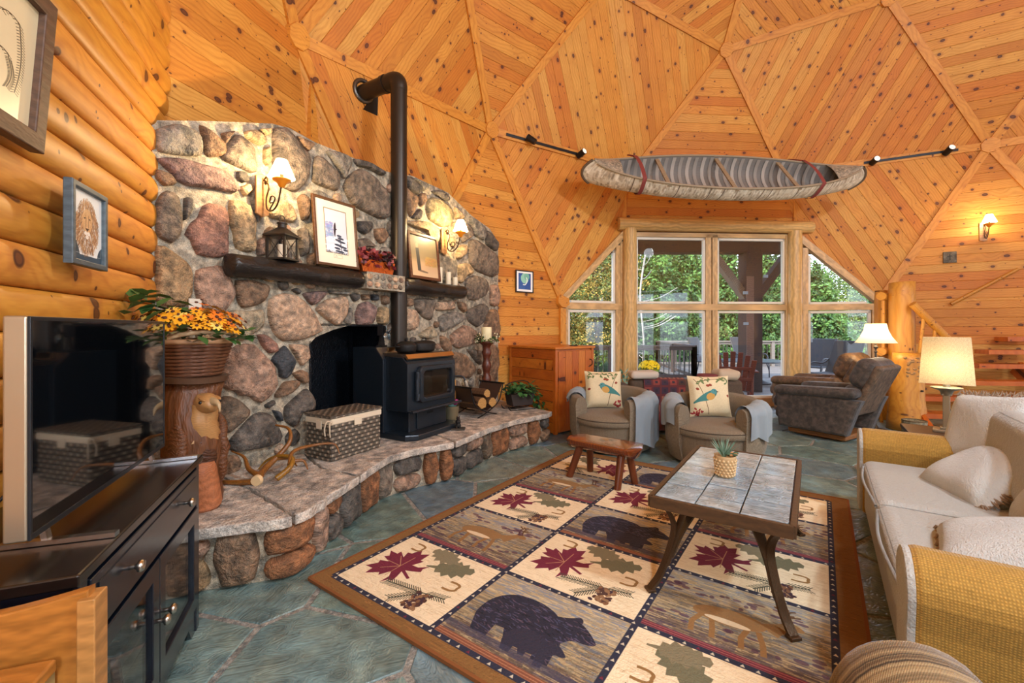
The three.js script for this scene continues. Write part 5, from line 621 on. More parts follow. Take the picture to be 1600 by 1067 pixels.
// ---------------------------------------------------------------- rug with lodge pictures
{
  const PX = 640, W = 2.148, Lr = 2.729, B = .085, rows = [0, .555, 1.11, 1.639, 2.207, 2.729], cw = .716;
  const leafPath = (g, pts, x, y, s, a) => { g.save(); g.translate(x, y); g.rotate(a); g.scale(s, s); g.beginPath(); pts.forEach(([u, v], i) => i ? g.lineTo(u, v) : g.moveTo(u, v)); for (let i = pts.length - 1; i >= 0; i--) g.lineTo(-pts[i][0], pts[i][1]); g.closePath(); g.fill(); g.restore(); };
  const MAPLE = [[0, -1], [.12, -.72], [.26, -.78], [.22, -.42], [.42, -.62], [.5, -.5], [.85, -.55], [.72, -.3], [.95, -.16], [.6, .02], [.66, .14], [.3, .14], [.42, .36], [.72, .5], [.5, .5], [.4, .62], [.2, .45], [.05, .3], [.04, .75], [0, .75]], OAK = [[0, -1], [.22, -.9], [.2, -.7], [.45, -.66], [.34, -.42], [.58, -.28], [.38, -.08], [.54, .14], [.3, .26], [.34, .5], [.1, .55], [.04, .95], [0, .95]];
  const rug = canvasTex(1503, 1875, (g, w, h) => {
    g.fillStyle = '#7f5a2c'; g.fillRect(0, 0, w, h); const X = (m) => (m + B) * PX, Y = (m) => h - (m + B) * PX;
    for (let i = 0; i < 5200; i++) { g.fillStyle = pick(['rgba(60,32,12,.35)', 'rgba(190,130,70,.3)', 'rgba(110,70,34,.4)']); g.fillRect(rnd() * w, rnd() * h, rr(6, 40), 2); }
    for (let c = 0; c < 3; c++) for (let r = 0; r < 5; r++) {
      const x0 = X(c * cw), x1 = X((c + 1) * cw), y1 = Y(rows[r]), y0 = Y(rows[r + 1]), cx = (x0 + x1) / 2, cyy = (y0 + y1) / 2, leaf = (c + r) % 2 === 0, ww = x1 - x0, hh = y1 - y0; g.save(); g.beginPath(); g.rect(x0, y0, ww, hh); g.clip();
      if (leaf) {
        g.fillStyle = '#e6d4b0'; g.fillRect(x0, y0, ww, hh); for (let i = 0; i < 1100; i++) { g.fillStyle = pick(['rgba(255,240,205,.3)', 'rgba(170,135,90,.25)', 'rgba(196,170,128,.4)']); g.fillRect(x0 + rnd() * ww, y0 + rnd() * hh, rr(8, 40), 2); }
        const f = (c * 2 + r) % 3, fx = f === 1 ? -1 : 1, at2 = (a, b) => [cx + fx * a * ww, cyy + b * hh];
        let [lx, ly] = at2(-.2, .02); g.fillStyle = '#6d1d34'; leafPath(g, MAPLE, lx, ly, ww * .265, fx * -1.15); g.strokeStyle = '#b58a62'; g.lineWidth = 3; for (const a of [0, .75, -.75, 1.6, -1.6]) { g.beginPath(); g.moveTo(lx, ly); g.lineTo(lx + Math.cos(a + (fx > 0 ? Math.PI : 0)) * ww * .15, ly + Math.sin(a) * ww * .15); g.stroke(); }
        g.fillStyle = '#6d6a50'; let p = at2(.14, -.22); leafPath(g, OAK, p[0], p[1], ww * .2, fx * 1.2); p = at2(.12, -.36); g.fillStyle = '#7d755a'; leafPath(g, OAK, p[0] - ww * .1, p[1], ww * .18, fx * -1.4);
        g.strokeStyle = '#8d6a3c'; g.lineWidth = 9; for (const [a, b, s] of [[.32, -.02, 1], [-.28, -.33, -1]]) { const q = at2(a, b); g.beginPath(); g.moveTo(q[0] - 26, q[1] - s * 18); g.quadraticCurveTo(q[0] + 26, q[1] - s * 26, q[0] + 16, q[1]); g.quadraticCurveTo(q[0] + 26, q[1] + s * 26, q[0] - 30, q[1] + s * 22); g.stroke(); }
        g.strokeStyle = '#4a4a3a'; const br = (x, y, a, n) => { g.lineWidth = 5; g.beginPath(); g.moveTo(x, y); g.lineTo(x + Math.cos(a) * n * 9, y + Math.sin(a) * n * 9); g.stroke(); g.lineWidth = 3; for (let k = 1; k < n; k++) for (const s of [-1, 1]) { const u = x + Math.cos(a) * k * 9, v = y + Math.sin(a) * k * 9; g.beginPath(); g.moveTo(u, v); g.lineTo(u + Math.cos(a + s * .8) * 26, v + Math.sin(a + s * .8) * 26); g.stroke(); } }; p = at2(.2, .2); br(p[0], p[1], fx > 0 ? 3.0 : .15, 17); br(p[0], p[1], fx > 0 ? 2.3 : .85, 12); br(p[0], p[1], fx > 0 ? -.2 : 3.3, 9);
        p = at2(.22, .31); for (let k = 0; k < 60; k++) { g.fillStyle = pick(['#4b2f26', '#7a5538', '#3a2430', '#8d6b4a']); g.beginPath(); g.ellipse(p[0] + rr(-.06, .06) * ww, p[1] + rr(-.085, .085) * ww, 9, 6, rnd() * 3, 0, 7); g.fill(); }
      } else {
        const sky = c === 1; const gr = ['#b6a07c', '#8f959c', '#9aa3ad']; g.fillStyle = '#a8946f'; g.fillRect(x0, y0, ww, hh); for (let i = 0; i < 2400; i++) { const t = rnd(); g.fillStyle = pick(t < .35 ? ['rgba(196,178,140,.6)', 'rgba(120,130,146,.6)', 'rgba(150,140,120,.6)'] : t < .75 ? ['rgba(92,98,112,.6)', 'rgba(128,116,92,.6)', 'rgba(96,84,66,.6)', 'rgba(170,150,112,.5)'] : ['rgba(80,66,56,.6)', 'rgba(112,92,70,.6)', 'rgba(72,60,74,.6)']); g.fillRect(x0 + rnd() * ww - 10, y0 + t * hh, rr(10, 60), rr(2, 6)); }
        g.fillStyle = c === 1 ? '#7d4a34' : '#6b2436'; g.fillRect(x0, y1 - hh * .09, ww, hh * .07); for (let k = 0; k < 3; k++) { g.fillStyle = 'rgba(200,150,110,.5)'; g.fillRect(x0, y1 - hh * (.03 + .025 * k), ww, 3); }
        const S = ww / 460; g.translate(cx, cyy); g.scale(S, S);
        if (c === 1) { const bear = () => { g.beginPath(); g.moveTo(-170, 40); g.quadraticCurveTo(-190, -60, -110, -100); g.quadraticCurveTo(-20, -120, 40, -80); g.quadraticCurveTo(80, -95, 92, -112); g.quadraticCurveTo(112, -112, 112, -90); g.quadraticCurveTo(150, -70, 178, -38); g.quadraticCurveTo(170, -18, 130, -20); g.quadraticCurveTo(100, -6, 96, 20); g.lineTo(108, 100); g.lineTo(60, 104); g.lineTo(46, 40); g.lineTo(-10, 50); g.lineTo(-6, 80); g.lineTo(-40, 84); g.lineTo(-60, 50); g.lineTo(-90, 52); g.lineTo(-84, 104); g.lineTo(-140, 104); g.closePath(); }; g.save(); g.translate(-4, 4); g.fillStyle = '#252333'; bear(); g.fill(); g.clip(); for (let i = 0; i < 420; i++) { g.strokeStyle = pick(['rgba(98,84,112,.7)', 'rgba(20,18,28,.9)', 'rgba(78,78,108,.7)', 'rgba(120,90,96,.5)']); g.lineWidth = 3; const x = rr(-190, 180), y = rr(-115, 105); g.beginPath(); g.moveTo(x, y); g.lineTo(x + rr(8, 26), y + rr(-4, 10)); g.stroke(); } g.restore(); g.save(); g.translate(40, 70); g.scale(.5, .5); g.fillStyle = '#2b2838'; bear(); g.fill(); g.restore(); g.fillStyle = 'rgba(60,58,80,.6)'; g.fillRect(-230, 104, 460, 26); }
        else { g.fillStyle = '#8d6a40'; g.beginPath(); g.ellipse(-20, 0, 96, 40, -.08, 0, 7); g.fill(); g.beginPath(); g.moveTo(50, -20); g.quadraticCurveTo(96, -40, 112, -64); g.lineTo(132, -52); g.lineTo(104, 16); g.closePath(); g.fill(); g.beginPath(); g.ellipse(136, -58, 28, 14, .4, 0, 7); g.fill(); g.strokeStyle = '#8a6438'; g.lineWidth = 15; for (const [a, b] of [[-86, -104], [-62, -50], [34, 22], [58, 74]]) { g.beginPath(); g.moveTo(a, 20); g.lineTo(b, 72); g.lineTo(b + 6, 116); g.stroke(); } g.strokeStyle = '#5b3d22'; g.lineWidth = 6; for (const s of [0, 16]) { g.beginPath(); g.moveTo(120 + s, -68); g.quadraticCurveTo(84 + s, -120, 122 + s, -136); g.moveTo(104 + s, -98); g.lineTo(136 + s, -112); g.moveTo(108 + s, -116); g.lineTo(84 + s, -134); g.stroke(); } g.fillStyle = 'rgba(230,214,180,.8)'; g.beginPath(); g.ellipse(-20, 24, 60, 12, 0, 0, 7); g.fill(); g.fillStyle = 'rgba(70,40,60,.6)'; for (let i = 0; i < 46; i++) { g.beginPath(); g.ellipse(rr(-220, 220), rr(-120, -60) * (i % 3 ? 1 : -.9), rr(6, 18), rr(4, 9), 0, 0, 7); g.fill(); } }
      }
      g.restore();
    }
    const strip = (ax, ay, bx2, by) => { g.strokeStyle = '#26283a'; g.lineWidth = 19; g.beginPath(); g.moveTo(ax, ay); g.lineTo(bx2, by); g.stroke(); const L = Math.hypot(bx2 - ax, by - ay), n = Math.floor(L / 34); for (let k = 0; k < n; k++) { const t = (k + .5) / n, x = ax + (bx2 - ax) * t, y = ay + (by - ay) * t; g.fillStyle = k % 7 === 3 ? '#6b2436' : '#c9bfa6'; g.beginPath(); g.moveTo(x - 6, y + 5); g.lineTo(x + 6, y + 5); g.lineTo(x, y - 6); g.fill(); } };
    for (let c = 0; c <= 3; c++) strip(X(c * cw), Y(0), X(c * cw), Y(Lr)); for (const r of rows) strip(X(0), Y(r), X(W), Y(r));
  });
  const pile = dataTex(256, 256, (u, v) => 255 * (.5 * N64(u * 64, v * 128) + .5 * rnd()), false);
  const t = thing('area_rug', 'large lodge rug with squares of leaves, bears and deer', 'rug', [-.929, .0022, -2.275], -.6161);
  const g = new THREE.BoxGeometry(W + 2 * B, .012, Lr + 2 * B, 1, 1, 1).translate(W / 2, .006, -Lr / 2); const p = g.attributes.position, u = g.attributes.uv, n = g.attributes.normal; for (let i = 0; i < p.count; i++) u.setXY(i, (p.getX(i) + B) / (W + 2 * B), (-p.getZ(i) + B) / (Lr + 2 * B)); part(t, 'pile', g, phy('#ffffff', .95, { map: rug, bumpMap: rep(pile, 4), bumpScale: .004, sheen: .25, sheenRoughness: .6 }));
  const e = []; const bd = (a, b) => e.push(beam(V(a[0], .007, a[1]), V(b[0], .007, b[1]), .014, .015)); bd([-B, B], [W + B, B]); bd([W + B, B], [W + B, -Lr - B]); bd([W + B, -Lr - B], [-B, -Lr - B]); bd([-B, -Lr - B], [-B, B]); part(t, 'bound_edge', e, std('#7d4a1f', .9), 'brown bound edge');
}
const RUGY = .0145;
// ---------------------------------------------------------------- coffee table with slate tiles and iron legs
{
  const W = .591, L = 1.105, H = .481 - RUGY, t = thing('coffee_table', 'slate-tiled coffee table on curved iron legs', 'coffee table', [.678, RUGY, -2.144], -.6016);
  const IR = std('#54402c', .42, { metalness: .6, bumpMap: rough1, bumpScale: .002 }), EDGE = grain('#5f4327', .5);
  for (const [a, b] of [[[0, 0], [W, 0]], [[W, 0], [W, -L]], [[W, -L], [0, -L]], [[0, -L], [0, 0]]]) part(t, 'edge_board', beam(V(a[0], H - .027, a[1]), V(b[0], H - .027, b[1]), .022, .054), EDGE);
  part(t, 'top_board', bx(W - .02, .03, L - .02, W / 2, H - .03, -L / 2), EDGE);
  const TS = ['#cfdae2', '#d8e0e4', '#c6d4e0', '#e0e3e2', '#bccddb'].map((c) => phy(c, .16, { map: rep(slateTex, .8), bumpMap: rep(slateBump, .8), bumpScale: .012, clearcoat: .6, clearcoatRoughness: .12 }));  // pale blue-grey colour carries part of the window reflection on the tiles
  const cols = [[0, .2, .4, .56, .74, 1], [0, .12, .3, .5, .68, .86, 1], [0, .2, .42, .62, .88, 1]], cw = (W - .03) / 3;
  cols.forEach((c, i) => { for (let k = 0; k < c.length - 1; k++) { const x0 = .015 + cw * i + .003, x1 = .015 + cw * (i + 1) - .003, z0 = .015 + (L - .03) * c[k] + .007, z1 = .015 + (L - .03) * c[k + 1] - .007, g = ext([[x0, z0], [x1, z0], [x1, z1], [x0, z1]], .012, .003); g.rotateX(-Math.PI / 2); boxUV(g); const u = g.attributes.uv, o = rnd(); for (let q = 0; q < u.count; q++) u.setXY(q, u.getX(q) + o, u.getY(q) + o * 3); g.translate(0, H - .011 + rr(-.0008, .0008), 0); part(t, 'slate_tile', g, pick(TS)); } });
  const flat = (pts, w, th) => { const c = new THREE.CatmullRomCurve3(pts.map((p) => V(...p))), n = 18, sec = [[-1, -1], [1, -1], [1, 1], [-1, 1], [-1, -1]]; return (dirx) => grid(4, n, (u, v) => { const p = c.getPointAt(v), d = c.getTangentAt(v), s = V(...dirx), m = s.clone().cross(d).normalize(), q = sec[Math.round(u * 4)]; return [p.x + s.x * q[0] * w / 2 + m.x * q[1] * th / 2, p.y + s.y * q[0] * w / 2 + m.y * q[1] * th / 2, p.z + s.z * q[0] * w / 2 + m.z * q[1] * th / 2]; }); };
  for (const [cx, cz, sx, sz] of [[0, 0, 1, -1], [W, 0, -1, -1], [W, -L, -1, 1], [0, -L, 1, 1]]) {
    const K = .055, d = V(sx, 0, sz).normalize(), side = [-d.z, 0, d.x], foot = [cx + sx * .0, .012, cz + sz * .0], M = [cx + sx * .075, .2, cz + sz * .075], kn = [cx + sx * .06, .12, cz + sz * .06];
    const leg = part(t, 'leg', toCreasedNormals(flat([foot, [cx + sx * .03, .06, cz + sz * .03], M, [cx + sx * .09, .31, cz + sz * .09], [cx + sx * .055, .4, cz + sz * .055], [cx + sx * .015, H - .054, cz + sz * .015]], .042, .012)(side), .6), IR);
    part(leg, 'foot', rb(.05, .014, .04, .004, foot[0], .008, foot[2], Math.atan2(d.x, d.z)), IR);
    part(leg, 'leg_bar', toCreasedNormals(flat([kn, [cx + sx * .095, .25, cz + sz * .08], [cx + sx * .12, .33, cz + sz * .075], [cx + sx * .15, H - .054, cz + sz * .05]], .036, .011)(side), .6), IR);
    part(leg, 'brace', toCreasedNormals(flat([[cx + sx * .075, .16, cz + sz * .075], [cx + sx * .11, .26, cz + sz * .16], [cx + sx * .17, .36, cz + sz * .28], [cx + sx * .24, H - .054, cz + sz * .42]], .034, .011)(V(.9 * sx, 0, -.4 * sz).normalize().toArray()), .6), IR);
  }
  // succulent in a textured pot
  const p = V(.678, .481, -2.144).add(V(W * .38, .0005, -L * .55).applyAxisAngle(V(0, 1, 0), -.6016)); const q = at(1133, 744, .481), s = thing('succulent_pot', 'spiky succulent in a dimpled tan pot on the coffee table', 'plant', q.setY(.4815));
  part(s, 'pot', lathe([[0, 0], [.04, 0], [.044, .004], [.055, .1], [.056, .118], [.05, .118], [.046, .1], [0, .098]], 28), std('#b89a6e', .6)); const dm = []; for (let r = 0; r < 6; r++) for (let k = 0; k < 16; k++) { const a = (k + r % 2 * .5) / 16 * 6.283, y = .014 + r * .016, rad = .0455 + y * .1; dm.push(sp(.0072, Math.cos(a) * rad, y, Math.sin(a) * rad, 1, 1, 1, 6)); } part(s, 'pot_dimples', dm, std('#cdb184', .6)).userData.kind = 'stuff';
  for (let k = 0; k < 26; k++) { const a = k * 2.4, tl = .15 + .7 * (k / 26), L2 = rr(.09, .13), g = new THREE.ConeGeometry(.006, L2, 5); g.translate(0, L2 / 2, 0); g.rotateZ(tl); g.rotateY(a); part(s, 'spike_leaf', g.translate(-.008, .105, 0), LEAF(k % 3 ? '#5d8068' : '#86a58c')); }
  for (let k = 0; k < 14; k++) { const a = k * 2.4, r = .006 + .0018 * k; part(s, 'rosette_leaf', sp(.012, .028 + Math.cos(a) * r, .118 + .001 * k, .014 + Math.sin(a) * r, 1.3, .5, .7, 8), LEAF(k % 2 ? '#3f5a3a' : '#c08a52')); }
}
// ---------------------------------------------------------------- log stool
{
  const RED = phy('#8a4420', .16, { map: grainTex, clearcoat: .7, clearcoatRoughness: .1 }), p0 = V(.525, 0, -3.91), p1 = V(1.03, 0, -3.5), c = mid(p0, p1), t = thing('log_stool', 'varnished half-log stool on four peg legs', 'stool', [c.x, 0, c.z], -Math.atan2(p1.z - p0.z, p1.x - p0.x)), H = .35;
  part(t, 'seat', grid(20, 14, (u, v) => { const a = -Math.PI + Math.PI * u * 2, x = (v - .5) * .68, e = v === 0 || v === 1 ? .02 : 1, w = .15 * (1 + .06 * Math.sin(x * 7)) * (1 - .25 * Math.pow(Math.abs(x) / .34, 5)); let y = Math.sin(a), z = Math.cos(a); y = y > 0 ? Math.pow(y, .5) * .012 : y * .085; return [x + (Math.abs(v - .5) === .5 ? 0 : 0), H - .012 + y * e, z * w * e]; }), RED);
  for (const [x, z, fx, fz] of [[-.19, .06, -.27, .11], [.19, .06, .19, .13], [.2, -.05, .24, -.09], [-.17, -.06, -.2, -.13]]) part(t, 'leg', jitter(rod([fx, x > 0 || true ? RUGY * (1) : 0, fz], [x, H - .06, z], .028, .033, 12), .002, 20), grain('#7d3f20', .3));
}
// ---------------------------------------------------------------- upholstered furniture helpers
function pillow(w, h, d, sag = 0) { // square cushion with pinched corners, standing in x, y
  const f = (side) => grid(16, 16, (u, v) => { const a = u * 2 - 1, b = v * 2 - 1, pin = 1 - .07 * (Math.abs(a * b) < .999 ? (1 - Math.abs(a)) * 0 + Math.pow(Math.abs(b), 2) * (1 - a * a) : 0), pinb = 1 - .07 * Math.pow(Math.abs(a), 2) * (1 - b * b), k = Math.pow(Math.max(0, (1 - a * a * a * a) * (1 - b * b * b * b)), .55); const x = a * w / 2 * (1 - .06 * (1 - b * b) * Math.abs(a)), y = b * h / 2 * (1 - .06 * (1 - a * a) * Math.abs(b)); return [side > 0 ? x : -x, y - sag * k * .3, side * d / 2 * k * (1 + .05 * Math.sin(a * 5 + b * 3))]; });
  const g = [f(1), f(-1)]; const u = g[1].attributes.uv; for (let i = 0; i < u.count; i++) u.setX(i, 1 - u.getX(i)); return merge(g);
}
function softBox(w, h, d, r, x, y, z, puff = .02) { const g = new RoundedBoxGeometry(w, h, d, 7, r); const p = g.attributes.position; for (let i = 0; i < p.count; i++) { const a = p.getX(i) / (w / 2), b = p.getY(i) / (h / 2), c = p.getZ(i) / (d / 2); if (b > 0) p.setY(i, p.getY(i) + puff * (1 - a * a) * (1 - c * c)); p.setZ(i, p.getZ(i) + puff * .6 * (1 - a * a) * (1 - b * b) * Math.sign(c) * Math.abs(c)); } boxUV(g); g.computeVertexNormals(); return g.translate(x, y, z); }
const birdTex = (flip) => canvasTex(360, 360, (g, w, h) => { g.fillStyle = '#d9cba6'; g.fillRect(0, 0, w, h); for (let i = 0; i < 1600; i++) { g.fillStyle = pick(['rgba(240,230,200,.35)', 'rgba(180,160,120,.25)']); g.fillRect(rnd() * w, rnd() * h, 8, 2); } if (flip) { g.translate(w, 0); g.scale(-1, 1); } g.strokeStyle = '#5a4326'; g.lineWidth = 5; g.beginPath(); g.moveTo(40, 30); g.quadraticCurveTo(110, 120, 150, 345); g.moveTo(60, 60); g.quadraticCurveTo(180, 20, 330, 30); g.stroke(); g.fillStyle = '#63764a'; for (let i = 0; i < 22; i++) { g.save(); g.translate(rr(60, 340), rr(10, 75)); g.rotate(rnd() * 3); g.beginPath(); g.ellipse(0, 0, 16, 7, 0, 0, 7); g.fill(); g.restore(); } g.fillStyle = '#8a3e2a'; for (const [x, y] of [[150, 90], [172, 84], [60, 120], [330, 180]]) { g.beginPath(); g.ellipse(x, y, 15, 11, .3, 0, 7); g.fill(); } g.fillStyle = '#3f7d7c'; g.beginPath(); g.moveTo(20, 235); g.quadraticCurveTo(110, 150, 190, 130); g.quadraticCurveTo(225, 125, 222, 160); g.quadraticCurveTo(200, 215, 120, 225); g.quadraticCurveTo(60, 230, 20, 250); g.fill(); g.fillStyle = '#c59a52'; g.beginPath(); g.ellipse(168, 186, 38, 30, -.5, 0, 7); g.fill(); g.fillStyle = '#4f8f92'; g.beginPath(); g.ellipse(198, 142, 26, 22, 0, 0, 7); g.fill(); g.fillStyle = '#241a10'; g.beginPath(); g.arc(206, 138, 4, 0, 7); g.fill(); g.beginPath(); g.moveTo(220, 140); g.lineTo(240, 146); g.lineTo(220, 152); g.fill(); g.fillStyle = '#9c2f30'; for (let i = 0; i < 14; i++) { g.beginPath(); g.ellipse(rr(10, 90), rr(290, 355), 14, 7, rnd() * 3, 0, 7); g.fill(); } });
const TWEED = phy('#c2b298', .95, { map: rep(tweedTex, 5), bumpMap: rep(weave, 10), bumpScale: .002, sheen: .35, sheenColor: new THREE.Color('#cfd8e0'), sheenRoughness: .5 }), THROW = phy('#86939b', .95, { bumpMap: rep(weave, 6), bumpScale: .003, side: THREE.DoubleSide, sheen: .5, sheenColor: new THREE.Color('#dfe8f0') }), PIPING = std('#4a4034', .9);
function barrelChair(label, pos, turn, drapes, mat = TWEED) {
  const t = thing('swivel_armchair', label, 'armchair', pos, turn, 'round swivel armchairs'), R0 = .455, A0 = R(38), A1 = R(322); // angle measured from the front
  const dir = (a) => [Math.sin(a), Math.cos(a)], top = (s) => .57 + .06 * Math.sin(s * Math.PI), prof = (k, s) => { const ht = top(s), P = [[R0 - .04, .04], [R0, .2], [R0 + .01, ht - .08], [R0 - .01, ht - .02], [R0 - .06, ht], [R0 - .11, ht - .02], [R0 - .135, ht - .09], [R0 - .125, .38], [R0 - .14, .3]]; return P[k]; };
  part(t, 'base', [cy(R0 - .03, R0 - .05, .31, 0, .185, 0, 40)], mat); part(t, 'plinth', cy(.3, .3, .035, 0, .0175, 0, 30), std('#2a241e', .7));
  const wrap = grid(44, 24, (u, v) => { const a = A0 + (A1 - A0) * u, k = v * 8, i = Math.min(7, Math.floor(k)), f = k - i, p = prof(i, u), q = prof(i + 1, u), e = u === 0 || u === 1 ? 1 : 1, r = p[0] + (q[0] - p[0]) * f, y = p[1] + (q[1] - p[1]) * f, d = dir(a); return [d[0] * r, y, d[1] * r]; }); 
  const capAt = (u) => { const a = A0 + (A1 - A0) * u, d = dir(a), pts = []; for (let k = 0; k <= 8; k++) { const p = prof(k, u); pts.push(V(d[0] * p[0], p[1], d[1] * p[0])); } const c = mid(...pts), pos2 = []; for (let k = 0; k < 8; k++) for (const q of [c, pts[k], pts[k + 1]]) pos2.push(q.x, q.y, q.z); const g = new THREE.BufferGeometry(); g.setAttribute('position', new THREE.Float32BufferAttribute(pos2, 3)); g.setAttribute('uv', new THREE.Float32BufferAttribute(new Array(pos2.length / 3 * 2).fill(0).map((_, i) => (i % 5) * .05), 2)); g.computeVertexNormals(); return g; };
  { const u = wrap.attributes.uv; for (let i = 0; i < u.count; i++) u.setXY(i, u.getX(i) * 2, u.getY(i)); } part(t, 'back', [wrap, capAt(0), capAt(1)], mat);
  const seat = part(t, 'seat_cushion', (() => { const g = lathe([[0, .405], [.2, .402], [.34, .39], [.415, .37], [.43, .345], [.425, .3], [.4, .29]], 40); const p = g.attributes.position; for (let i = 0; i < p.count; i++) if (p.getZ(i) > 0) p.setZ(i, p.getZ(i) * 1.08); boxUV(g); return g; })(), mat); part(seat, 'piping', (() => { const pts = []; for (let k = 0; k <= 24; k++) { const a = -1.25 + 2.5 * k / 24; pts.push(V(Math.sin(a) * .428, .352, Math.cos(a) * .428 * 1.08)); } return tube(pts, .005, 40, 6); })(), PIPING);
  for (const [u0, u1, out, inn] of drapes) part(t, 'throw_blanket', grid(14, 30, (u, v) => { const uu = u0 + (u1 - u0) * u, a = A0 + (A1 - A0) * uu, d = dir(a), s = v, ht = top(uu), fold = .014 * Math.sin(u * 17 + v * 2) + .018; let r, y; const yo = out + .03 * Math.sin(u * 9), yi = inn + .03 * Math.sin(u * 7 + 1); if (s < .45) { r = R0 + .012 + fold; y = yo + (ht - .05 - yo) * (s / .45); } else if (s < .65) { const q = (s - .45) / .2 * Math.PI; r = R0 - .06 + (.075 + fold * .6) * Math.cos(q); y = ht - .05 + (.062 + fold * .5) * Math.sin(q); } else { r = R0 - .147 - fold * .6; y = ht - .05 - (ht - .05 - yi) * ((s - .65) / .35); } return [d[0] * r, y, d[1] * r]; }), THROW, 'pale blue-grey throw');
  return t;
}
const chA = barrelChair('tweed swivel armchair beside the pine cabinet with a throw over one arm', [1.1, 0, -4.83], R(-28), [[.02, .24, .1, .37], [.8, .93, .5, .4]]);
const chB = barrelChair('tweed swivel armchair nearest the coffee table with throws over both arms', [2.0, 0, -4.33], R(-28), [[.01, .2, .3, .4], [.78, .98, .36, .39]]);
const pil = (label, c, turn, tilt, flip) => { const t = thing('bird_pillow', label, 'pillow', c, turn, 'bird pillows'); const m = part(t, 'cover', pillow(.42, .42, .15), phy('#ffffff', .9, { map: birdTex(flip), bumpMap: rep(weave, 8), bumpScale: .002 })); m.rotation.x = tilt; return t; };
pil('pillow with a green bird facing left on the chair by the cabinet', [1.04, .605, -4.98], R(-2), -.22, true); pil('pillow with a teal bird on the chair nearest the table', [2.02, .605, -4.48], R(-2), -.22, false);
// loveseat with its back to the room, in front of the window
{
  const t = thing('loveseat', 'loveseat with a dark red patterned runner over its back, facing the window', 'sofa', [2.15, 0, -5.75], Math.PI - .05), M = phy('#7d6a5a', .95, { map: rep(tweedTex, 4), sheen: .3 }); part(t, 'base', softBox(1.4, .32, .8, .04, 0, .2, 0), M); part(t, 'backrest', softBox(1.36, .62, .2, .06, 0, .36, -.33), M); for (const s of [-1, 1]) part(t, 'arm', softBox(.18, .5, .78, .06, s * .64, .29, .02), M); for (const s of [-1, 1]) part(t, 'seat_cushion', softBox(.52, .14, .56, .05, s * .27, .42, .06), M); for (const s of [-1, 1]) for (const z of [-1, 1]) part(t, 'foot', cy(.025, .02, .05, s * .6, .025, z * .32, 12), std('#2e1f14', .5));
  const kil = canvasTex(256, 256, (g, w, h) => { g.fillStyle = '#5c2a2c'; g.fillRect(0, 0, w, h); for (let y = 0; y < 8; y++) for (let x = 0; x < 5; x++) { g.fillStyle = pick(['#3b2a3a', '#7d3a34', '#46342e', '#8a5a4a']); g.fillRect(x * 52 + 6, y * 32 + 4, 40, 24); g.fillStyle = '#2b2630'; g.fillRect(x * 52 + 18, y * 32 + 11, 16, 10); } });
  part(t, 'runner', grid(6, 22, (u, v) => { const x = .52 - .5 * u - .0, s = v; let y, z; if (s < .7) { y = .06 + .6 * s / .7; z = -.445; } else { const q = (s - .7) / .3; y = .66 + .032 * Math.sin(q * Math.PI); z = -.445 + .2 * q; } return [x, y, z]; }), phy('#ffffff', .95, { map: kil, side: THREE.DoubleSide }), 'dark red patterned runner'); part(t, 'folded_blanket', jitter(softBox(.34, .09, .26, .04, .5, .72, -.33), .008, 16), phy('#b7aea2', .95)); part(t, 'folded_blanket', jitter(softBox(.26, .12, .26, .05, -.5, .73, -.33), .008, 18), phy('#b3a28c', .95)); part(t, 'folded_blanket', jitter(softBox(.2, .06, .2, .03, -.28, .7, -.33), .008, 18), phy('#6d3436', .95), 'dark red folded cloth');
}
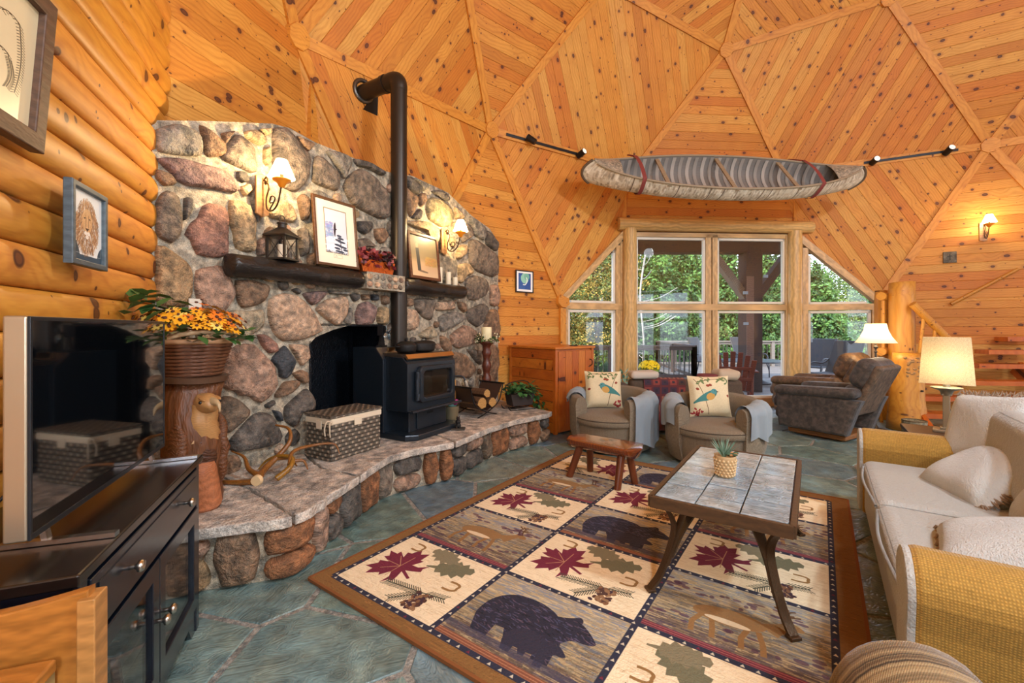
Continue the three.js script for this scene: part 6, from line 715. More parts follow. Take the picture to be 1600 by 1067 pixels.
// flower pot on a low stand, and a green plant at the window
{ const p = V(2.08, 0, -6.62), s = thing('plant_stand', 'small round stand under the yellow flowers at the window', 'stand', p); part(s, 'top', cy(.19, .19, .025, 0, .49, 0, 28), grain('#6b4a30', .5)); for (let k = 0; k < 3; k++) { const a = k * 2.09; part(s, 'leg', rod([Math.cos(a) * .16, 0, Math.sin(a) * .16], [Math.cos(a) * .09, .48, Math.sin(a) * .09], .014), grain('#6b4a30', .5)); }
  const t = thing('chrysanthemum_pot', 'ball of yellow flowers in a green pot in front of the window', 'plant', p.clone().setY(.503)); part(t, 'pot', lathe([[0, 0], [.1, 0], [.125, .14], [.145, .145], [.148, .175], [.135, .175], [.12, .16], [0, .15]], 32), std('#6d9a3e', .4)); const fl = [], lv = []; for (let i = 0; i < 260; i++) { const y = rr(.0, 1), a = i * 2.4, r = .16 * Math.sqrt(1 - y * y) ; const g = new THREE.CircleGeometry(.016, 7); g.rotateX(-Math.PI / 2); const tl = Math.acos(y); place(g, 0, 0, 0, tl, 0); g.rotateY(Math.PI / 2 - a); g.translate(Math.cos(a) * r, .2 + y * .12, Math.sin(a) * r); (y < .12 && i % 2 ? lv : fl).push(g); } for (let i = 0; i < 50; i++) { const a = rr(0, 6.28); lv.push(place(leafShape(.05, .03), Math.cos(a) * .12, .18 + rr(0, .05), Math.sin(a) * .12, rr(-.4, .6), Math.PI / 2 - a)); } part(t, 'blooms', fl, std('#e3cf12', .6, { side: THREE.DoubleSide })).userData.kind = 'stuff'; part(t, 'bloom_mass', sp(.15, 0, .19, 0, 1, .8, 1), std('#8f8a1c', .8)); part(t, 'leaves', lv, LEAF('#3d5f28')).userData.kind = 'stuff';
  const q = V(1.66, 0, -6.5), b = thing('window_plant', 'pale green leafy plant in a dark pot behind the left armchair', 'plant', q); part(b, 'pot', lathe([[0, 0], [.12, 0], [.15, .3], [.14, .3], [.12, .26], [0, .26]]), std('#3b3530', .6)); const l2 = []; for (let i = 0; i < 90; i++) { const a = rr(0, 6.28), r = rr(.02, .2); l2.push(place(leafShape(rr(.07, .12), .045), Math.cos(a) * r, .3 + rr(.05, .36) * (1 - r), Math.sin(a) * r, rr(-1, .5), Math.PI / 2 - a)); } part(b, 'leaves', l2, LEAF('#7fae9a')).userData.kind = 'stuff'; for (let k = 0; k < 5; k++) part(b, 'stem', rod([0, .25, 0], [Math.cos(k * 1.26) * .1, .6, Math.sin(k * 1.26) * .1], .004), std('#56683f', .7)); }
// ---------------------------------------------------------------- recliners
function recliner(label, pos, turn, mat, wood) {
  const t = thing('recliner', label, 'recliner', pos, turn, 'recliners by the window');
  part(t, 'base', [rb(.62, .06, .62, .015, 0, .05, -.02), rb(.5, .02, .5, .008, 0, .01, -.02)], grain('#a8703c', .5), 'wooden base'); part(t, 'seat', softBox(.5, .2, .66, .05, 0, .36, .08), mat); part(t, 'footrest', [softBox(.52, .14, .11, .05, 0, .37, .45), softBox(.52, .14, .09, .045, 0, .23, .43)], mat);
  for (const s of [-1, 1]) { const g = ext([[-.36, .09], [.36, .09], [.4, .5], [.36, .54], [-.5, .5], [-.46, .4]], .15, .03); g.rotateY(-Math.PI / 2); g.translate(s * .33 + .075, 0, 0); boxUV(g); const a = part(t, 'arm', g, mat); part(a, 'arm_pad', (() => { const q = softBox(.2, .11, .86, .05, 0, 0, 0); q.rotateX(.05); return q.translate(s * .34, .555, -.03); })(), mat); }
  const back = new THREE.Group(); back.name = 'backrest'; back.position.set(0, .36, -.3); back.rotation.x = -.42; t.add(back); part(back, 'back_shell', rb(.58, .62, .08, .03, 0, .3, -.08), wood || mat); part(back, 'back_cushion', softBox(.56, .3, .2, .08, 0, .15, .02), mat); part(back, 'head_cushion', softBox(.58, .34, .24, .1, 0, .46, .02), mat);
  return t;
}
const LEATHER = phy('#5a5049', .62, { map: rep(mottle, 1.4), bumpMap: rep(rough1, 2), bumpScale: .003, sheen: .5, sheenColor: new THREE.Color('#9fb0bd') });
recliner('grey-brown recliner seen from behind, turned to the window', [3.86, 0, -5.38], R(-148), LEATHER, phy('#7a6450', .7, { map: rep(mottle, 1.4) })); recliner('tan recliner behind the grey-brown one', [4.42, 0, -6.4], R(-148), phy('#7d5c3c', .6, { map: rep(mottle, 1.4), bumpMap: rep(rough1, 2), bumpScale: .003 }));
// ---------------------------------------------------------------- lamps
const LINEN = phy('#f0dfc0', .9, { transmission: .4, map: rep(tweedTex, 3), emissive: '#ffcf8a', emissiveIntensity: .42 });
{
  const t = thing('floor_lamp', 'slim floor lamp with a pale bell shade behind the recliner', 'lamp', [4.66, 0, -5.6]); part(t, 'base', lathe([[0, 0], [.13, 0], [.13, .012], [.03, .03], [.015, .06]]), std('#4e473f', .4, { metalness: .6 })); part(t, 'pole', [cy(.011, .011, 1.08, 0, .56, 0, 12), sp(.024, 0, 1.06, 0), sp(.018, 0, 1.0, 0)], std('#4e473f', .4, { metalness: .6 }));
  part(t, 'lamp_shade', lathe([[.215, 0], [.16, .08], [.125, .16], [.108, .245]], 32).translate(0, 1.115, 0), phy('#f0dfc0', .9, { transmission: .4, side: THREE.DoubleSide, emissive: '#ffcf8a', emissiveIntensity: .3 })); part(t, 'bulb', sp(.03, 0, 1.22, 0), phy('#ffffff', .4, { emissive: '#ffdca8', emissiveIntensity: 4 }));
  const l = new THREE.PointLight(new THREE.Color(1, .76, .45), 1.1); l.position.set(0, 1.22, 0); l.castShadow = true; l.shadow.radius = 1.5; t.add(l);
}
{
  const p = V(3.3, 0, -3.32), e = thing('end_table', 'small dark end table behind the far sofa arm', 'table', p, -.6); part(e, 'top', rb(.48, .03, .42, .006, 0, .5, 0), grain('#4a2f1c', .4)); for (const a of [-1, 1]) for (const b of [-1, 1]) part(e, 'leg', rb(.04, .485, .04, .004, a * .2, .2425, b * .17), grain('#4a2f1c', .4));
  const t = thing('table_lamp', 'pewter table lamp with a square cream linen shade', 'lamp', p.clone().setY(.515), -.785), PW = std('#9b9482', .35, { metalness: .7 }); part(t, 'base', [rb(.15, .02, .15, .004, 0, .01, 0), rb(.07, .015, .07, .003, 0, .028, 0)], PW); part(t, 'column', [rb(.042, .25, .042, .004, 0, .155, 0), cy(.05, .02, .05, 0, .3, 0, 4), rb(.056, .01, .056, .002, 0, .282, 0), lathe([[.03, .275], [.038, .31], [.09, .332], [.09, .338], [.02, .34]], 24)], PW); part(t, 'neck', cy(.02, .02, .06, 0, .365, 0, 12), PW);
  part(t, 'lamp_shade', mv(new THREE.CylinderGeometry(.18, .212, .345, 4, 1, true).rotateY(Math.PI / 4), 0, .545, 0), phy('#f0dfc0', .9, { transmission: .4, map: rep(tweedTex, 6, 3), side: THREE.DoubleSide, emissive: '#ffcf8a', emissiveIntensity: .2 })); part(t, 'bulb', sp(.03, 0, .5, 0), phy('#ffffff', .4, { emissive: '#ffdca8', emissiveIntensity: 4 }));
  const l = new THREE.PointLight(new THREE.Color(1, .76, .45), 1.0); l.position.set(0, .5, 0); l.castShadow = true; l.shadow.radius = 1.5; t.add(l);
}
// ---------------------------------------------------------------- sofa and its pillows
const GOLDCORD = phy('#d9a84c', .95, { map: rep(ribTex, 3.2), bumpMap: rep(ribTex, 3.2), bumpScale: .004, sheen: 1, sheenColor: new THREE.Color('#c9d6df'), sheenRoughness: .38 }), CHENILLE = phy('#a9a9a3', .96, { bumpMap: rep(rough1, 3), bumpScale: .006, sheen: 1, sheenColor: new THREE.Color('#cfdbe2'), sheenRoughness: .4 });
const SR = Math.atan2(-.816, -.578), SO = V(2.22, 0, -1.97);
{
  const t = thing('sofa', 'tan corduroy sofa with rolled arms along the rug', 'sofa', SO, SR), L = 2.3;
  part(t, 'base', softBox(L - .1, .24, .84, .04, 0, .16, -.02, 0), GOLDCORD); part(t, 'skirt', softBox(L - .3, .2, .05, .02, 0, .17, .41, .01), CHENILLE); part(t, 'back', softBox(L - .3, .5, .24, .09, 0, .6, -.36), GOLDCORD);
  for (const s of [-1, 1]) { const pr = []; for (let k = 0; k <= 10; k++) { const a = Math.PI * k / 10; pr.push([.13 + .13 * Math.cos(a), .49 + .115 * Math.sin(a)]); } const g = ext([[.02, .05], [.24, .05], [.24, .4], ...pr, [.02, .4]], .93, .02, { seg: 10 }); g.translate(-.13, 0, -.48); boxUV(g); const u = g.attributes.uv; for (let i = 0; i < u.count; i++) u.setXY(i, u.getX(i), u.getY(i)); g.translate(s * (L / 2 - .13), 0, 0); const a = part(t, 'arm', g, GOLDCORD); part(a, 'arm_front', (() => { const q = ext([[.03, .06], [.23, .06], [.235, .4], ...pr.map(([x, y]) => [.13 + (x - .13) * .96, .49 + (y - .49) * .95]), [.025, .4]], .03, .01); return q.translate(-.13 + s * (L / 2 - .13), 0, .435); })(), CHENILLE); }
  const cw = (L - .5) / 2; for (const s of [-1, 1]) { const c = part(t, 'seat_cushion', softBox(cw - .01, .17, .7, .055, s * cw / 2, .335, .1, .035), CHENILLE); part(c, 'piping', tube([[s * cw / 2 - cw / 2 + .03, .385, .445], [s * cw / 2, .395, .472], [s * cw / 2 + cw / 2 - .03, .385, .445]], .007), CHENILLE); part(t, 'back_cushion', (() => { const g = softBox(cw - .02, .42, .2, .08, 0, 0, 0); g.rotateX(-.2); return g.translate(s * cw / 2, .62, -.2); })(), CHENILLE); }
  for (const a of [-1, 1]) for (const b of [-1, 1]) part(t, 'foot', cy(.025, .02, .05, a * (L / 2 - .15), .025, b * .36, 10), std('#2a1c10', .5));
  const fringed = (label, w, h, d, pos, rx, ry, rz) => { const p = thing('fringed_pillow', label, 'pillow', pos, 0, 'fringed pillows on the sofa'); p.rotation.set(rx, ry, rz, 'YXZ'); part(p, 'cover', pillow(w, h, d), phy('#c4c6c2', .97, { bumpMap: rep(rough1, 2), bumpScale: .008, sheen: 1, sheenColor: new THREE.Color('#d5e2ea'), sheenRoughness: .35 })); const f = []; for (let e = 0; e < 4; e++) for (let k = 0; k < 44; k++) for (const q of [0, 1]) { const u = (k + rnd()) / 44 * 2 - 1, ln = rr(.035, .065), g = new THREE.ConeGeometry(.0065, ln, 4); g.rotateZ(rr(-.6, .6)); g.rotateX(rr(-.7, .7)); const m = [[u * w / 2 * .97, h / 2 * (.94 + .03 * u * u) + .012], [w / 2 * (.94 + .03 * u * u) + .012, u * h / 2 * .97], [u * w / 2 * .97, -h / 2 * (.94 + .03 * u * u) - .012], [-w / 2 * (.94 + .03 * u * u) - .012, u * h / 2 * .97]][e]; g.rotateZ([0, -1.57, 3.14, 1.57][e]); f.push(g.translate(m[0], m[1], rr(-.006, .006))); } part(p, 'fringe', f, std('#8f7a64', .95)).userData.kind = 'stuff'; return p; };
  fringed('big fringed pillow leaning upright against the far sofa arm', .5, .5, .2, [2.86, .665, -2.62], -.3, SR + .5, .12); fringed('fringed pillow lying across the far sofa seat', .52, .42, .2, [2.52, .505, -2.33], -1.0, SR + .25, .1); fringed('fringed pillow lying flat against the near sofa arm', .5, .4, .16, [1.83, .475, -1.62], -1.25, SR - .1, -.06); fringed('fringed pillow at the back of the near sofa seat', .44, .42, .2, [2.3, .55, -1.82], -.45, SR - .1, 0);
}
{ // the striped chair in the near corner, of which one arm shows
  const st = canvasTex(128, 256, (g, w, h) => { g.fillStyle = '#7b6648'; g.fillRect(0, 0, w, h); for (let y = 0; y < h; y += 4) { g.fillStyle = pick(['#5c4830', '#8d7650', '#6d5a3c', '#3f3222', '#97815c']); g.fillRect(0, y, w, rr(1, 4)); } }); const M = phy('#ffffff', .95, { map: st, bumpMap: rep(weave, 6), bumpScale: .002, sheen: 1, sheenColor: new THREE.Color('#b9cbdc'), sheenRoughness: .35 });
  const t = thing('striped_armchair', 'brown striped armchair in the near corner, only one rolled arm showing', 'armchair', [1.03, .0145, -.605], R(165)); const roll = (s) => { const g = grid(28, 16, (u, v) => { const a = u * 6.2832, e = v < .12 ? Math.sin(v / .12 * 1.5708) : v > .88 ? Math.sin((1 - v) / .12 * 1.5708) : 1, r = .152 * (.25 + .75 * e); return [Math.cos(a) * r, .478 + Math.sin(a) * r, .34 - .72 * v]; }); const uv = g.attributes.uv; for (let i = 0; i < uv.count; i++) uv.setXY(i, uv.getX(i) * 2, uv.getY(i) * 1.2); return g.translate(s * .27, 0, 0); };
  for (const s of [-1, 1]) { const a = part(t, 'arm', roll(s), M); part(a, 'arm_panel', softBox(.2, .4, .66, .05, s * .27, .25, -.02), M); } part(t, 'seat_cushion', softBox(.36, .2, .6, .06, 0, .34, 0), M); part(t, 'back', softBox(.6, .6, .18, .08, 0, .5, -.34), M); part(t, 'base', softBox(.6, .2, .62, .03, 0, .13, 0), M); for (const a of [-1, 1]) for (const b of [-1, 1]) part(t, 'foot', cy(.025, .02, .04, a * .24, .02, b * .26, 10), std('#2a1c10', .5));
}
// ---------------------------------------------------------------- birch-bark canoe under the front ceiling face
{
  const bark = canvasTex(1024, 256, (g, w, h) => { g.fillStyle = '#c9bfa9'; g.fillRect(0, 0, w, h); for (let i = 0; i < 2600; i++) { g.fillStyle = pick(['rgba(245,238,222,.5)', 'rgba(120,104,84,.35)', 'rgba(170,150,122,.4)', 'rgba(92,78,62,.3)']); g.fillRect(rnd() * w, rnd() * h, rr(2, 8), rr(4, 26)); } g.strokeStyle = 'rgba(70,52,40,.85)'; g.lineWidth = 3; for (const x of [150, 300, 420, 455, 600, 640, 760, 880]) { g.beginPath(); g.moveTo(x, 0); g.lineTo(x + rr(-14, 14), h); g.stroke(); } g.fillStyle = '#2f2a28'; for (const [x, y, a] of [[120, 70, .3], [300, 120, 1.2], [540, 110, .9], [610, 140, 1], [720, 120, .8], [910, 70, .3]]) { g.save(); g.translate(x, y); g.rotate(a); g.fillRect(-40, -4, 80, 8); g.restore(); } });
  const c = V(2.97, 3.28, -6.3), t = thing('birch_bark_canoe', 'old birch-bark canoe strapped under the ceiling above the window', 'canoe', c); t.rotation.set(R(49), R(2.5), R(-.6), 'YXZ');
  const L = 3.98, bw = (s) => .43 * Math.pow(Math.max(0, 1 - Math.pow(Math.abs(s), 2.2)), .9) + .004, keel = (s) => .0 + .075 * Math.pow(Math.abs(s), 3.5), sheer = (s) => .3 + .02 * Math.pow(Math.abs(s), 2) + .1 * Math.pow(Math.abs(s), 7);
  const hull = (off, rev) => grid(48, 20, (u, v) => { const s = -1 + 2 * u, a = (-1 + 2 * v), b = Math.max(.003, bw(s) - off), k = keel(s) + off, sh = sheer(s); const q = Math.abs(a), x = Math.sign(a) * b * Math.pow(Math.sin(q * Math.PI / 2), .75), y = k + (sh - k) * Math.pow(q, 2.4); const e = Math.pow(Math.abs(s), 10), hh = (y - k) / (sh - k), bulge = .12 * (1 - Math.pow(2 * hh - 1, 2)) * e; return [s * L / 2 * .965 + Math.sign(s) * bulge - Math.sign(s) * e * .02, y, rev ? -x : x]; });
  const ho = hull(0, true), hi = hull(.016, false); part(t, 'hull', ho, std('#ffffff', .8, { map: bark, bumpMap: rough1, bumpScale: .006, side: THREE.DoubleSide })); part(t, 'inner_sheathing', hi, std('#8e8a84', .75, { map: rep(grainTex, 1, 6), side: THREE.DoubleSide }), 'silver-grey cedar lining');
  const RB = grain('#9d978c', .7); for (let k = 0; k < 30; k++) { const s = -.86 + 1.72 * k / 29, pts = []; for (let i = 0; i <= 14; i++) { const a = -1 + 2 * i / 14, q = Math.abs(a), b = bw(s) - .026, kk = keel(s) + .024; pts.push(V(s * L / 2 * .965, kk + (sheer(s) - .01 - kk) * Math.pow(q, 2.4), Math.sign(a) * b * Math.pow(Math.sin(q * Math.PI / 2), .75))); } const cu = new THREE.CatmullRomCurve3(pts); part(t, 'rib', grid(1, 18, (u, v) => { const p = cu.getPointAt(v); return [p.x + (u - .5) * .05, p.y, p.z]; }), std(k % 2 ? '#a19b92' : '#8b867e', .7, { side: THREE.DoubleSide })); }
  const GW = grain('#b3a184', .7); for (const z of [-1, 1]) { const pts = []; for (let k = 0; k <= 40; k++) { const s = -.96 + 1.92 * k / 40; pts.push(V(s * L / 2 * .965, sheer(s) + .006, z * bw(s))); } part(t, 'gunwale', tube(pts, .015, 80, 8), GW); }
  for (const e of [-1, 1]) part(t, 'end_deck', grid(10, 8, (u, v) => { const s = e * (.78 + .2 * u), b = bw(s) * .98; return [s * L / 2 * .965, sheer(s) + .008 + .03 * (1 - (2 * v - 1) ** 2), b * (2 * v - 1)]; }), std('#bdb098', .85, { map: rep(mottle, 1), side: THREE.DoubleSide }), 'bark end deck'); for (const s of [-.45, 0, .45]) part(t, 'thwart', beam([s * L / 2, sheer(s) - .03, -bw(s)], [s * L / 2, sheer(s) - .03, bw(s)], .055, .018), grain('#b09a7a', .7)); for (const e of [-1, 1]) { const pts = []; for (let i = 0; i <= 12; i++) { const hh = i / 12, s = e, y = keel(s) + (sheer(s) - keel(s)) * hh; pts.push(V(e * (L / 2 * .965 + .12 * (1 - Math.pow(2 * hh - 1, 2)) - .02), y, 0)); } part(t, 'stem_band', tube(pts, .02, 24, 8), grain('#6f5a44', .8)); }
  const RS = std('#7d3530', .8, { side: THREE.DoubleSide }); for (const s of [-.62, .62]) { const x = s * L / 2, b = bw(s) + .012; part(t, 'strap', grid(1, 30, (u, v) => { let y, z; if (v < .6) { const a = -1 + 2 * v / .6, q = Math.abs(a); y = keel(s) - .014 + (sheer(s) + .03 - keel(s)) * Math.pow(q, 2.4); z = Math.sign(a) * b * Math.pow(Math.sin(q * Math.PI / 2), .75); } else { const q = (v - .6) / .4; y = sheer(s) + .03 + .035 * Math.sin(q * Math.PI); z = b * (1 - 2 * q); } return [x + (u - .5) * .055, y, z]; }), RS, 'dark red strap'); part(t, 'hanger', beam([x, sheer(s) + .02, -b], [x, sheer(s) - .12, -b - .3], .04, .02), RS); }
}
// ---------------------------------------------------------------- track lights on two ribs
function track(label, a, b, heads, aim) {
  const P = a, d = b.clone().sub(a).normalize(), n = toCentre(mid(a, b)).normalize(), t = thing('track_light', label, 'track light', a.clone().addScaledVector(n, .04)), BK = std('#15161a', .4, { metalness: .4 });
  part(t, 'rail', beam(V(0, 0, 0), b.clone().sub(a), .035, .022, n), BK);
  for (const [k, ax] of heads) { const o = b.clone().sub(a).multiplyScalar(k).addScaledVector(n, .075), q = ax.clone().normalize(), hd = part(t, 'lamp_head', [rod(o.clone().addScaledVector(q, -.07), o.clone().addScaledVector(q, .07), .042, .047, 20), rod(o.clone().addScaledVector(n, -.065), o, .01)], BK); part(hd, 'lens', rod(o.clone().addScaledVector(q, .0705), o.clone().addScaledVector(q, .0735), .04, .04, 20), phy('#e8ecef', .2, { emissive: '#fff1d8', emissiveIntensity: .5 })); }
  return t;
}
{ const B = dome(cmb(PENT[4], 1, PENT[0], 1, LOW[4], 1)), D = dome(cmb(PENT[0], 1, PENT[1], 1, LOW[0], 1)), J = D0.J, K = D0.K; track('two-headed track light on the rib left of the canoe', B.clone().lerp(J, .09), B.clone().lerp(J, .59), [[.27, V(-.7, .5, -.1)], [.93, V(.55, .25, .7)]]); track('two-headed track light on the rib right of the canoe', D.clone().lerp(K, .14), D.clone().lerp(K, .58), [[.12, V(-.15, .35, .9)], [.9, V(-.2, .2, .95)]]); }
// ---------------------------------------------------------------- the right side: stairs, carved newel, rail, sconce
const RWp = [dome(cmb(PENT[0], 1, PENT[1], 1, LOW[0], 1)), D0.G, D1.F], RWn = frameOf(RWp, V(1, 0, 0), toCentre(D0.G)).n, onRight = (u, v, c = 0) => onPlane(u, v, RWp[1].clone().addScaledVector(RWn, c), RWn);
{ // sconce, handrail and plaque on the leaning board face
  const yaw = Math.atan2(RWn.x, RWn.z); const s = sconce('lit sconce on the board wall at the far right', onRight(1536, 362, .0), yaw, 1.1);
  s.rotation.set(-Math.asin(RWn.y) * 0, yaw, 0); 
  const a = onRight(1486, 475, .07), b = onRight(1591, 420, .07), t = thing('handrail', 'slanting peeled-pole handrail on the right wall', 'handrail', [0, 0, 0]); part(t, 'rail', logUV(rod(a, b, .024, .021, 14)), PINE_LOG); for (const k of [.2, .86]) { const p = a.clone().lerp(b, k); part(t, 'bracket', rod(p, p.clone().addScaledVector(RWn, -.075).add(V(0, -.03, 0)), .008), BLACK_IRON); }
  const c = onRight(1484, 402, .012), pq = thing('cross_plaque', 'small grey stone plaque with a cross', 'plaque', c), m = new THREE.Matrix4(), ax = V(0, 1, 0).cross(RWn).normalize(); pq.quaternion.setFromRotationMatrix(m.makeBasis(ax, RWn.clone().cross(ax), RWn)); part(pq, 'tablet', rb(.15, .17, .022, .006), std('#8b8372', .8, { map: mottle })); part(pq, 'cross', [bx(.012, .09, .006, 0, 0, .013), bx(.055, .012, .006, 0, .015, .013)], std('#3a352c', .7));
}
{
  const RW = (k) => { const m = woodTint(['#e0a070', '#d28e5e', '#e6aa7c'][k % 3], .35); return m; };
  const t = thing('staircase', 'reddish open wooden staircase behind the lamp', 'stairs'); const M = [RW(0), RW(1), RW(2)];
  const tread = (u0, u1, d, y, dep, k) => { const x0 = (u0 - CX) / FOC * d, x1 = (u1 - CX) / FOC * d, a = V(x0, y, -d), e = V(.95, 0, .12).normalize(), g = beam(a.clone().addScaledVector(V(-e.z, 0, e.x), -dep / 2).setY(y - .03), a.clone().addScaledVector(e, (x1 - x0) / .95).addScaledVector(V(-e.z, 0, e.x), -dep / 2).setY(y - .03), dep, .06); part(t, 'tread', uvLong(g), M[k % 3]); };
  tread(1447, 1640, 5.45, .235, .26, 0); tread(1442, 1640, 5.68, .415, .26, 1); tread(1440, 1640, 5.9, .6, .26, 2); tread(1530, 1590, 6.0, .81, .24, 0); tread(1591, 1606, 5.96, .81, .24, 1); tread(1545, 1606, 6.06, 1.0, .22, 2); tread(1575, 1606, 6.08, 1.18, .2, 0);
  for (const x of [4.98, 6.9]) part(t, 'stringer', uvLong(beam(V(x + .12, .02, -5.35), V(x + .25, .75, -6.2), .05, .2)), M[1]);
  // carved newel log
  const n = thing('carved_newel_post', 'thick honey-coloured log newel post with a carved panel', 'post', [5.08, 0, -5.62]), lg = (h, r0, r1, x, z, y = 0) => logUV(jitter(lathe([[0, 0], [r0, 0], [r0 * .92, h * .12], [(r0 + r1) / 2 * .95, h * .4], [r1, h * .9], [r1 * .97, h], [0, h]], 22).translate(x, y, z), .006, 5));
  part(n, 'lower_log', lg(.98, .22, .155, 0, 0), PINE_LOG); part(n, 'upper_log', lg(1.92, .16, .14, .2, -.3), PINE_LOG); const cv = []; for (let k = 0; k < 26; k++) { const a = rr(-.9, .5), y = rr(.55, .93), g = new THREE.SphereGeometry(.022, 8, 6); g.scale(rr(.6, 1.2), rr(.5, 1.1), .4); g.translate(0, y, .158); g.rotateY(a); cv.push(g); } part(n, 'carving', cv, grain('#b98a4e', .6)).userData.kind = 'stuff'; part(n, 'iron_pin', cy(.012, .012, .02, 0, 0, 0, 10).rotateX(Math.PI / 2).translate(.02, .52, .185), BLACK_IRON);
  const q = thing('log_rail_post', 'pale peeled log post behind the recliners', 'post', [5.34, 0, -6.28]); part(q, 'log', lg(1.84, .11, .1, 0, 0), PINE_LOG);
  const rl = thing('log_stair_rail', 'peeled log stair rail with pale balusters', 'railing'); const A = V(5.34, 1.74, -6.2), B2 = V(5.05, 1.74, -5.98); part(rl, 'top_rail', logUV(rod(A, B2, .055, .055, 14)), PINE_LOG); part(rl, 'lower_rail', logUV(rod(V(5.34, .98, -6.2), V(5.05, .98, -5.98), .055, .055, 14)), PINE_LOG); for (let k = 1; k < 4; k++) { const p = A.clone().lerp(B2, k / 4); part(rl, 'baluster', logUV(rod(V(p.x, .98, p.z), V(p.x, 1.74, p.z), .025, .025, 10)), PINE_LOG); } const s0 = V(5.22, 1.62, -5.7), s1 = V(5.75, 1.02, -5.62); part(rl, 'sloping_rail', logUV(rod(s0, s1, .045, .045, 14)), PINE_LOG); for (let k = 1; k < 4; k++) { const p = s0.clone().lerp(s1, k / 4); part(rl, 'baluster', logUV(rod(V(p.x, .62, p.z - .1), p, .02, .02, 10)), PINE_LOG); }
  const bk = thing('birch_log_bucket', 'short birch-bark bucket at the foot of the newel post', 'bucket', [4.62, 0, -5.02]); part(bk, 'bark', lathe([[0, 0], [.11, 0], [.112, .24], [.105, .245], [.1, .23], [0, .2]], 24), std('#a59a7c', .8, { map: rep(mottle, 2) })); part(bk, 'rim', new THREE.TorusGeometry(.108, .007, 6, 28).rotateX(Math.PI / 2).translate(0, .242, 0), std('#5b4a30', .8));
  const st = thing('bar_stool', 'small pine stool behind the recliners', 'stool', [5.03, 0, -6.15]); part(st, 'seat', cy(.13, .13, .03, 0, .52, 0, 20), PINE_TRIM); for (let k = 0; k < 4; k++) { const a = .8 + k * Math.PI / 2; part(st, 'leg', logUV(rod([Math.cos(a) * .13, 0, Math.sin(a) * .13], [Math.cos(a) * .09, .51, Math.sin(a) * .09], .022, .02, 10)), PINE_LOG); }
}
// ---------------------------------------------------------------- outside: deck, railing, porch, furniture, trees
const DECK = grain('#8a8078', .75), RAIL = grain('#6b5850', .75), DARKTIMBER = grain('#4a3830', .8), GREYRAIL = grain('#9a8f84', .75);
{
  const t = thing('deck', 'weathered grey board deck outside the window', 'deck'); const n = 44; for (let k = 0; k < n; k++) { const z = -7.62 - k * .205; const x0 = z < -11.5 ? 4.7 : -1.5, g = rb(15.5 - x0, .03, .198, .003, (15.5 + x0) / 2, -.065, z); part(t, 'deck_board', g, k % 3 ? DECK : grain('#7d746c', .75)); } part(t, 'joists', [bx(16.8, .15, 3.8, 7, -.16, -9.55), bx(10.6, .15, 4.9, 10.1, -.16, -13.95)], DARKTIMBER);
  const lawn = thing('lawn', 'grassy ground beyond the deck', 'lawn'); part(lawn, 'turf', new THREE.PlaneGeometry(160, 120, 1, 1).rotateX(-Math.PI / 2).translate(0, -.75, -64), std('#55693a', .95, { map: rep(mottle, 40) }));
  const rail = (label, A, B, m, gap = .13) => { const r = thing('deck_railing', label, 'railing'), L = A.distanceTo(B), d = B.clone().sub(A).normalize(), np = Math.round(L / 1.9); part(r, 'top_rail', beam(A.clone().setY(.84), B.clone().setY(.84), .14, .04), m); part(r, 'upper_rail', beam(A.clone().setY(.77), B.clone().setY(.77), .04, .08), m); part(r, 'bottom_rail', beam(A.clone().setY(.06), B.clone().setY(.06), .04, .08), m); for (let k = 0; k <= np; k++) { const p = A.clone().addScaledVector(d, L * k / np); part(r, 'post', bx(.11, .88, .11, p.x, .39, p.z), m); } const nb = Math.floor(L / gap); for (let k = 1; k < nb; k++) { const p = A.clone().addScaledVector(d, L * k / nb); part(r, 'baluster', cy(.012, .012, .72, p.x, .41, p.z, 6), std('#4a443e', .6)); } };
  rail('brown deck railing seen through the left panes', V(.4, 0, -11.4), V(4.75, 0, -11.4), RAIL); rail('return of the brown deck railing behind the porch post', V(4.75, 0, -11.4), V(5.2, 0, -15.6), RAIL, .42); rail('far grey deck railing behind the patio furniture', V(5.2, 0, -15.6), V(13.4, 0, -15.6), GREYRAIL);
}
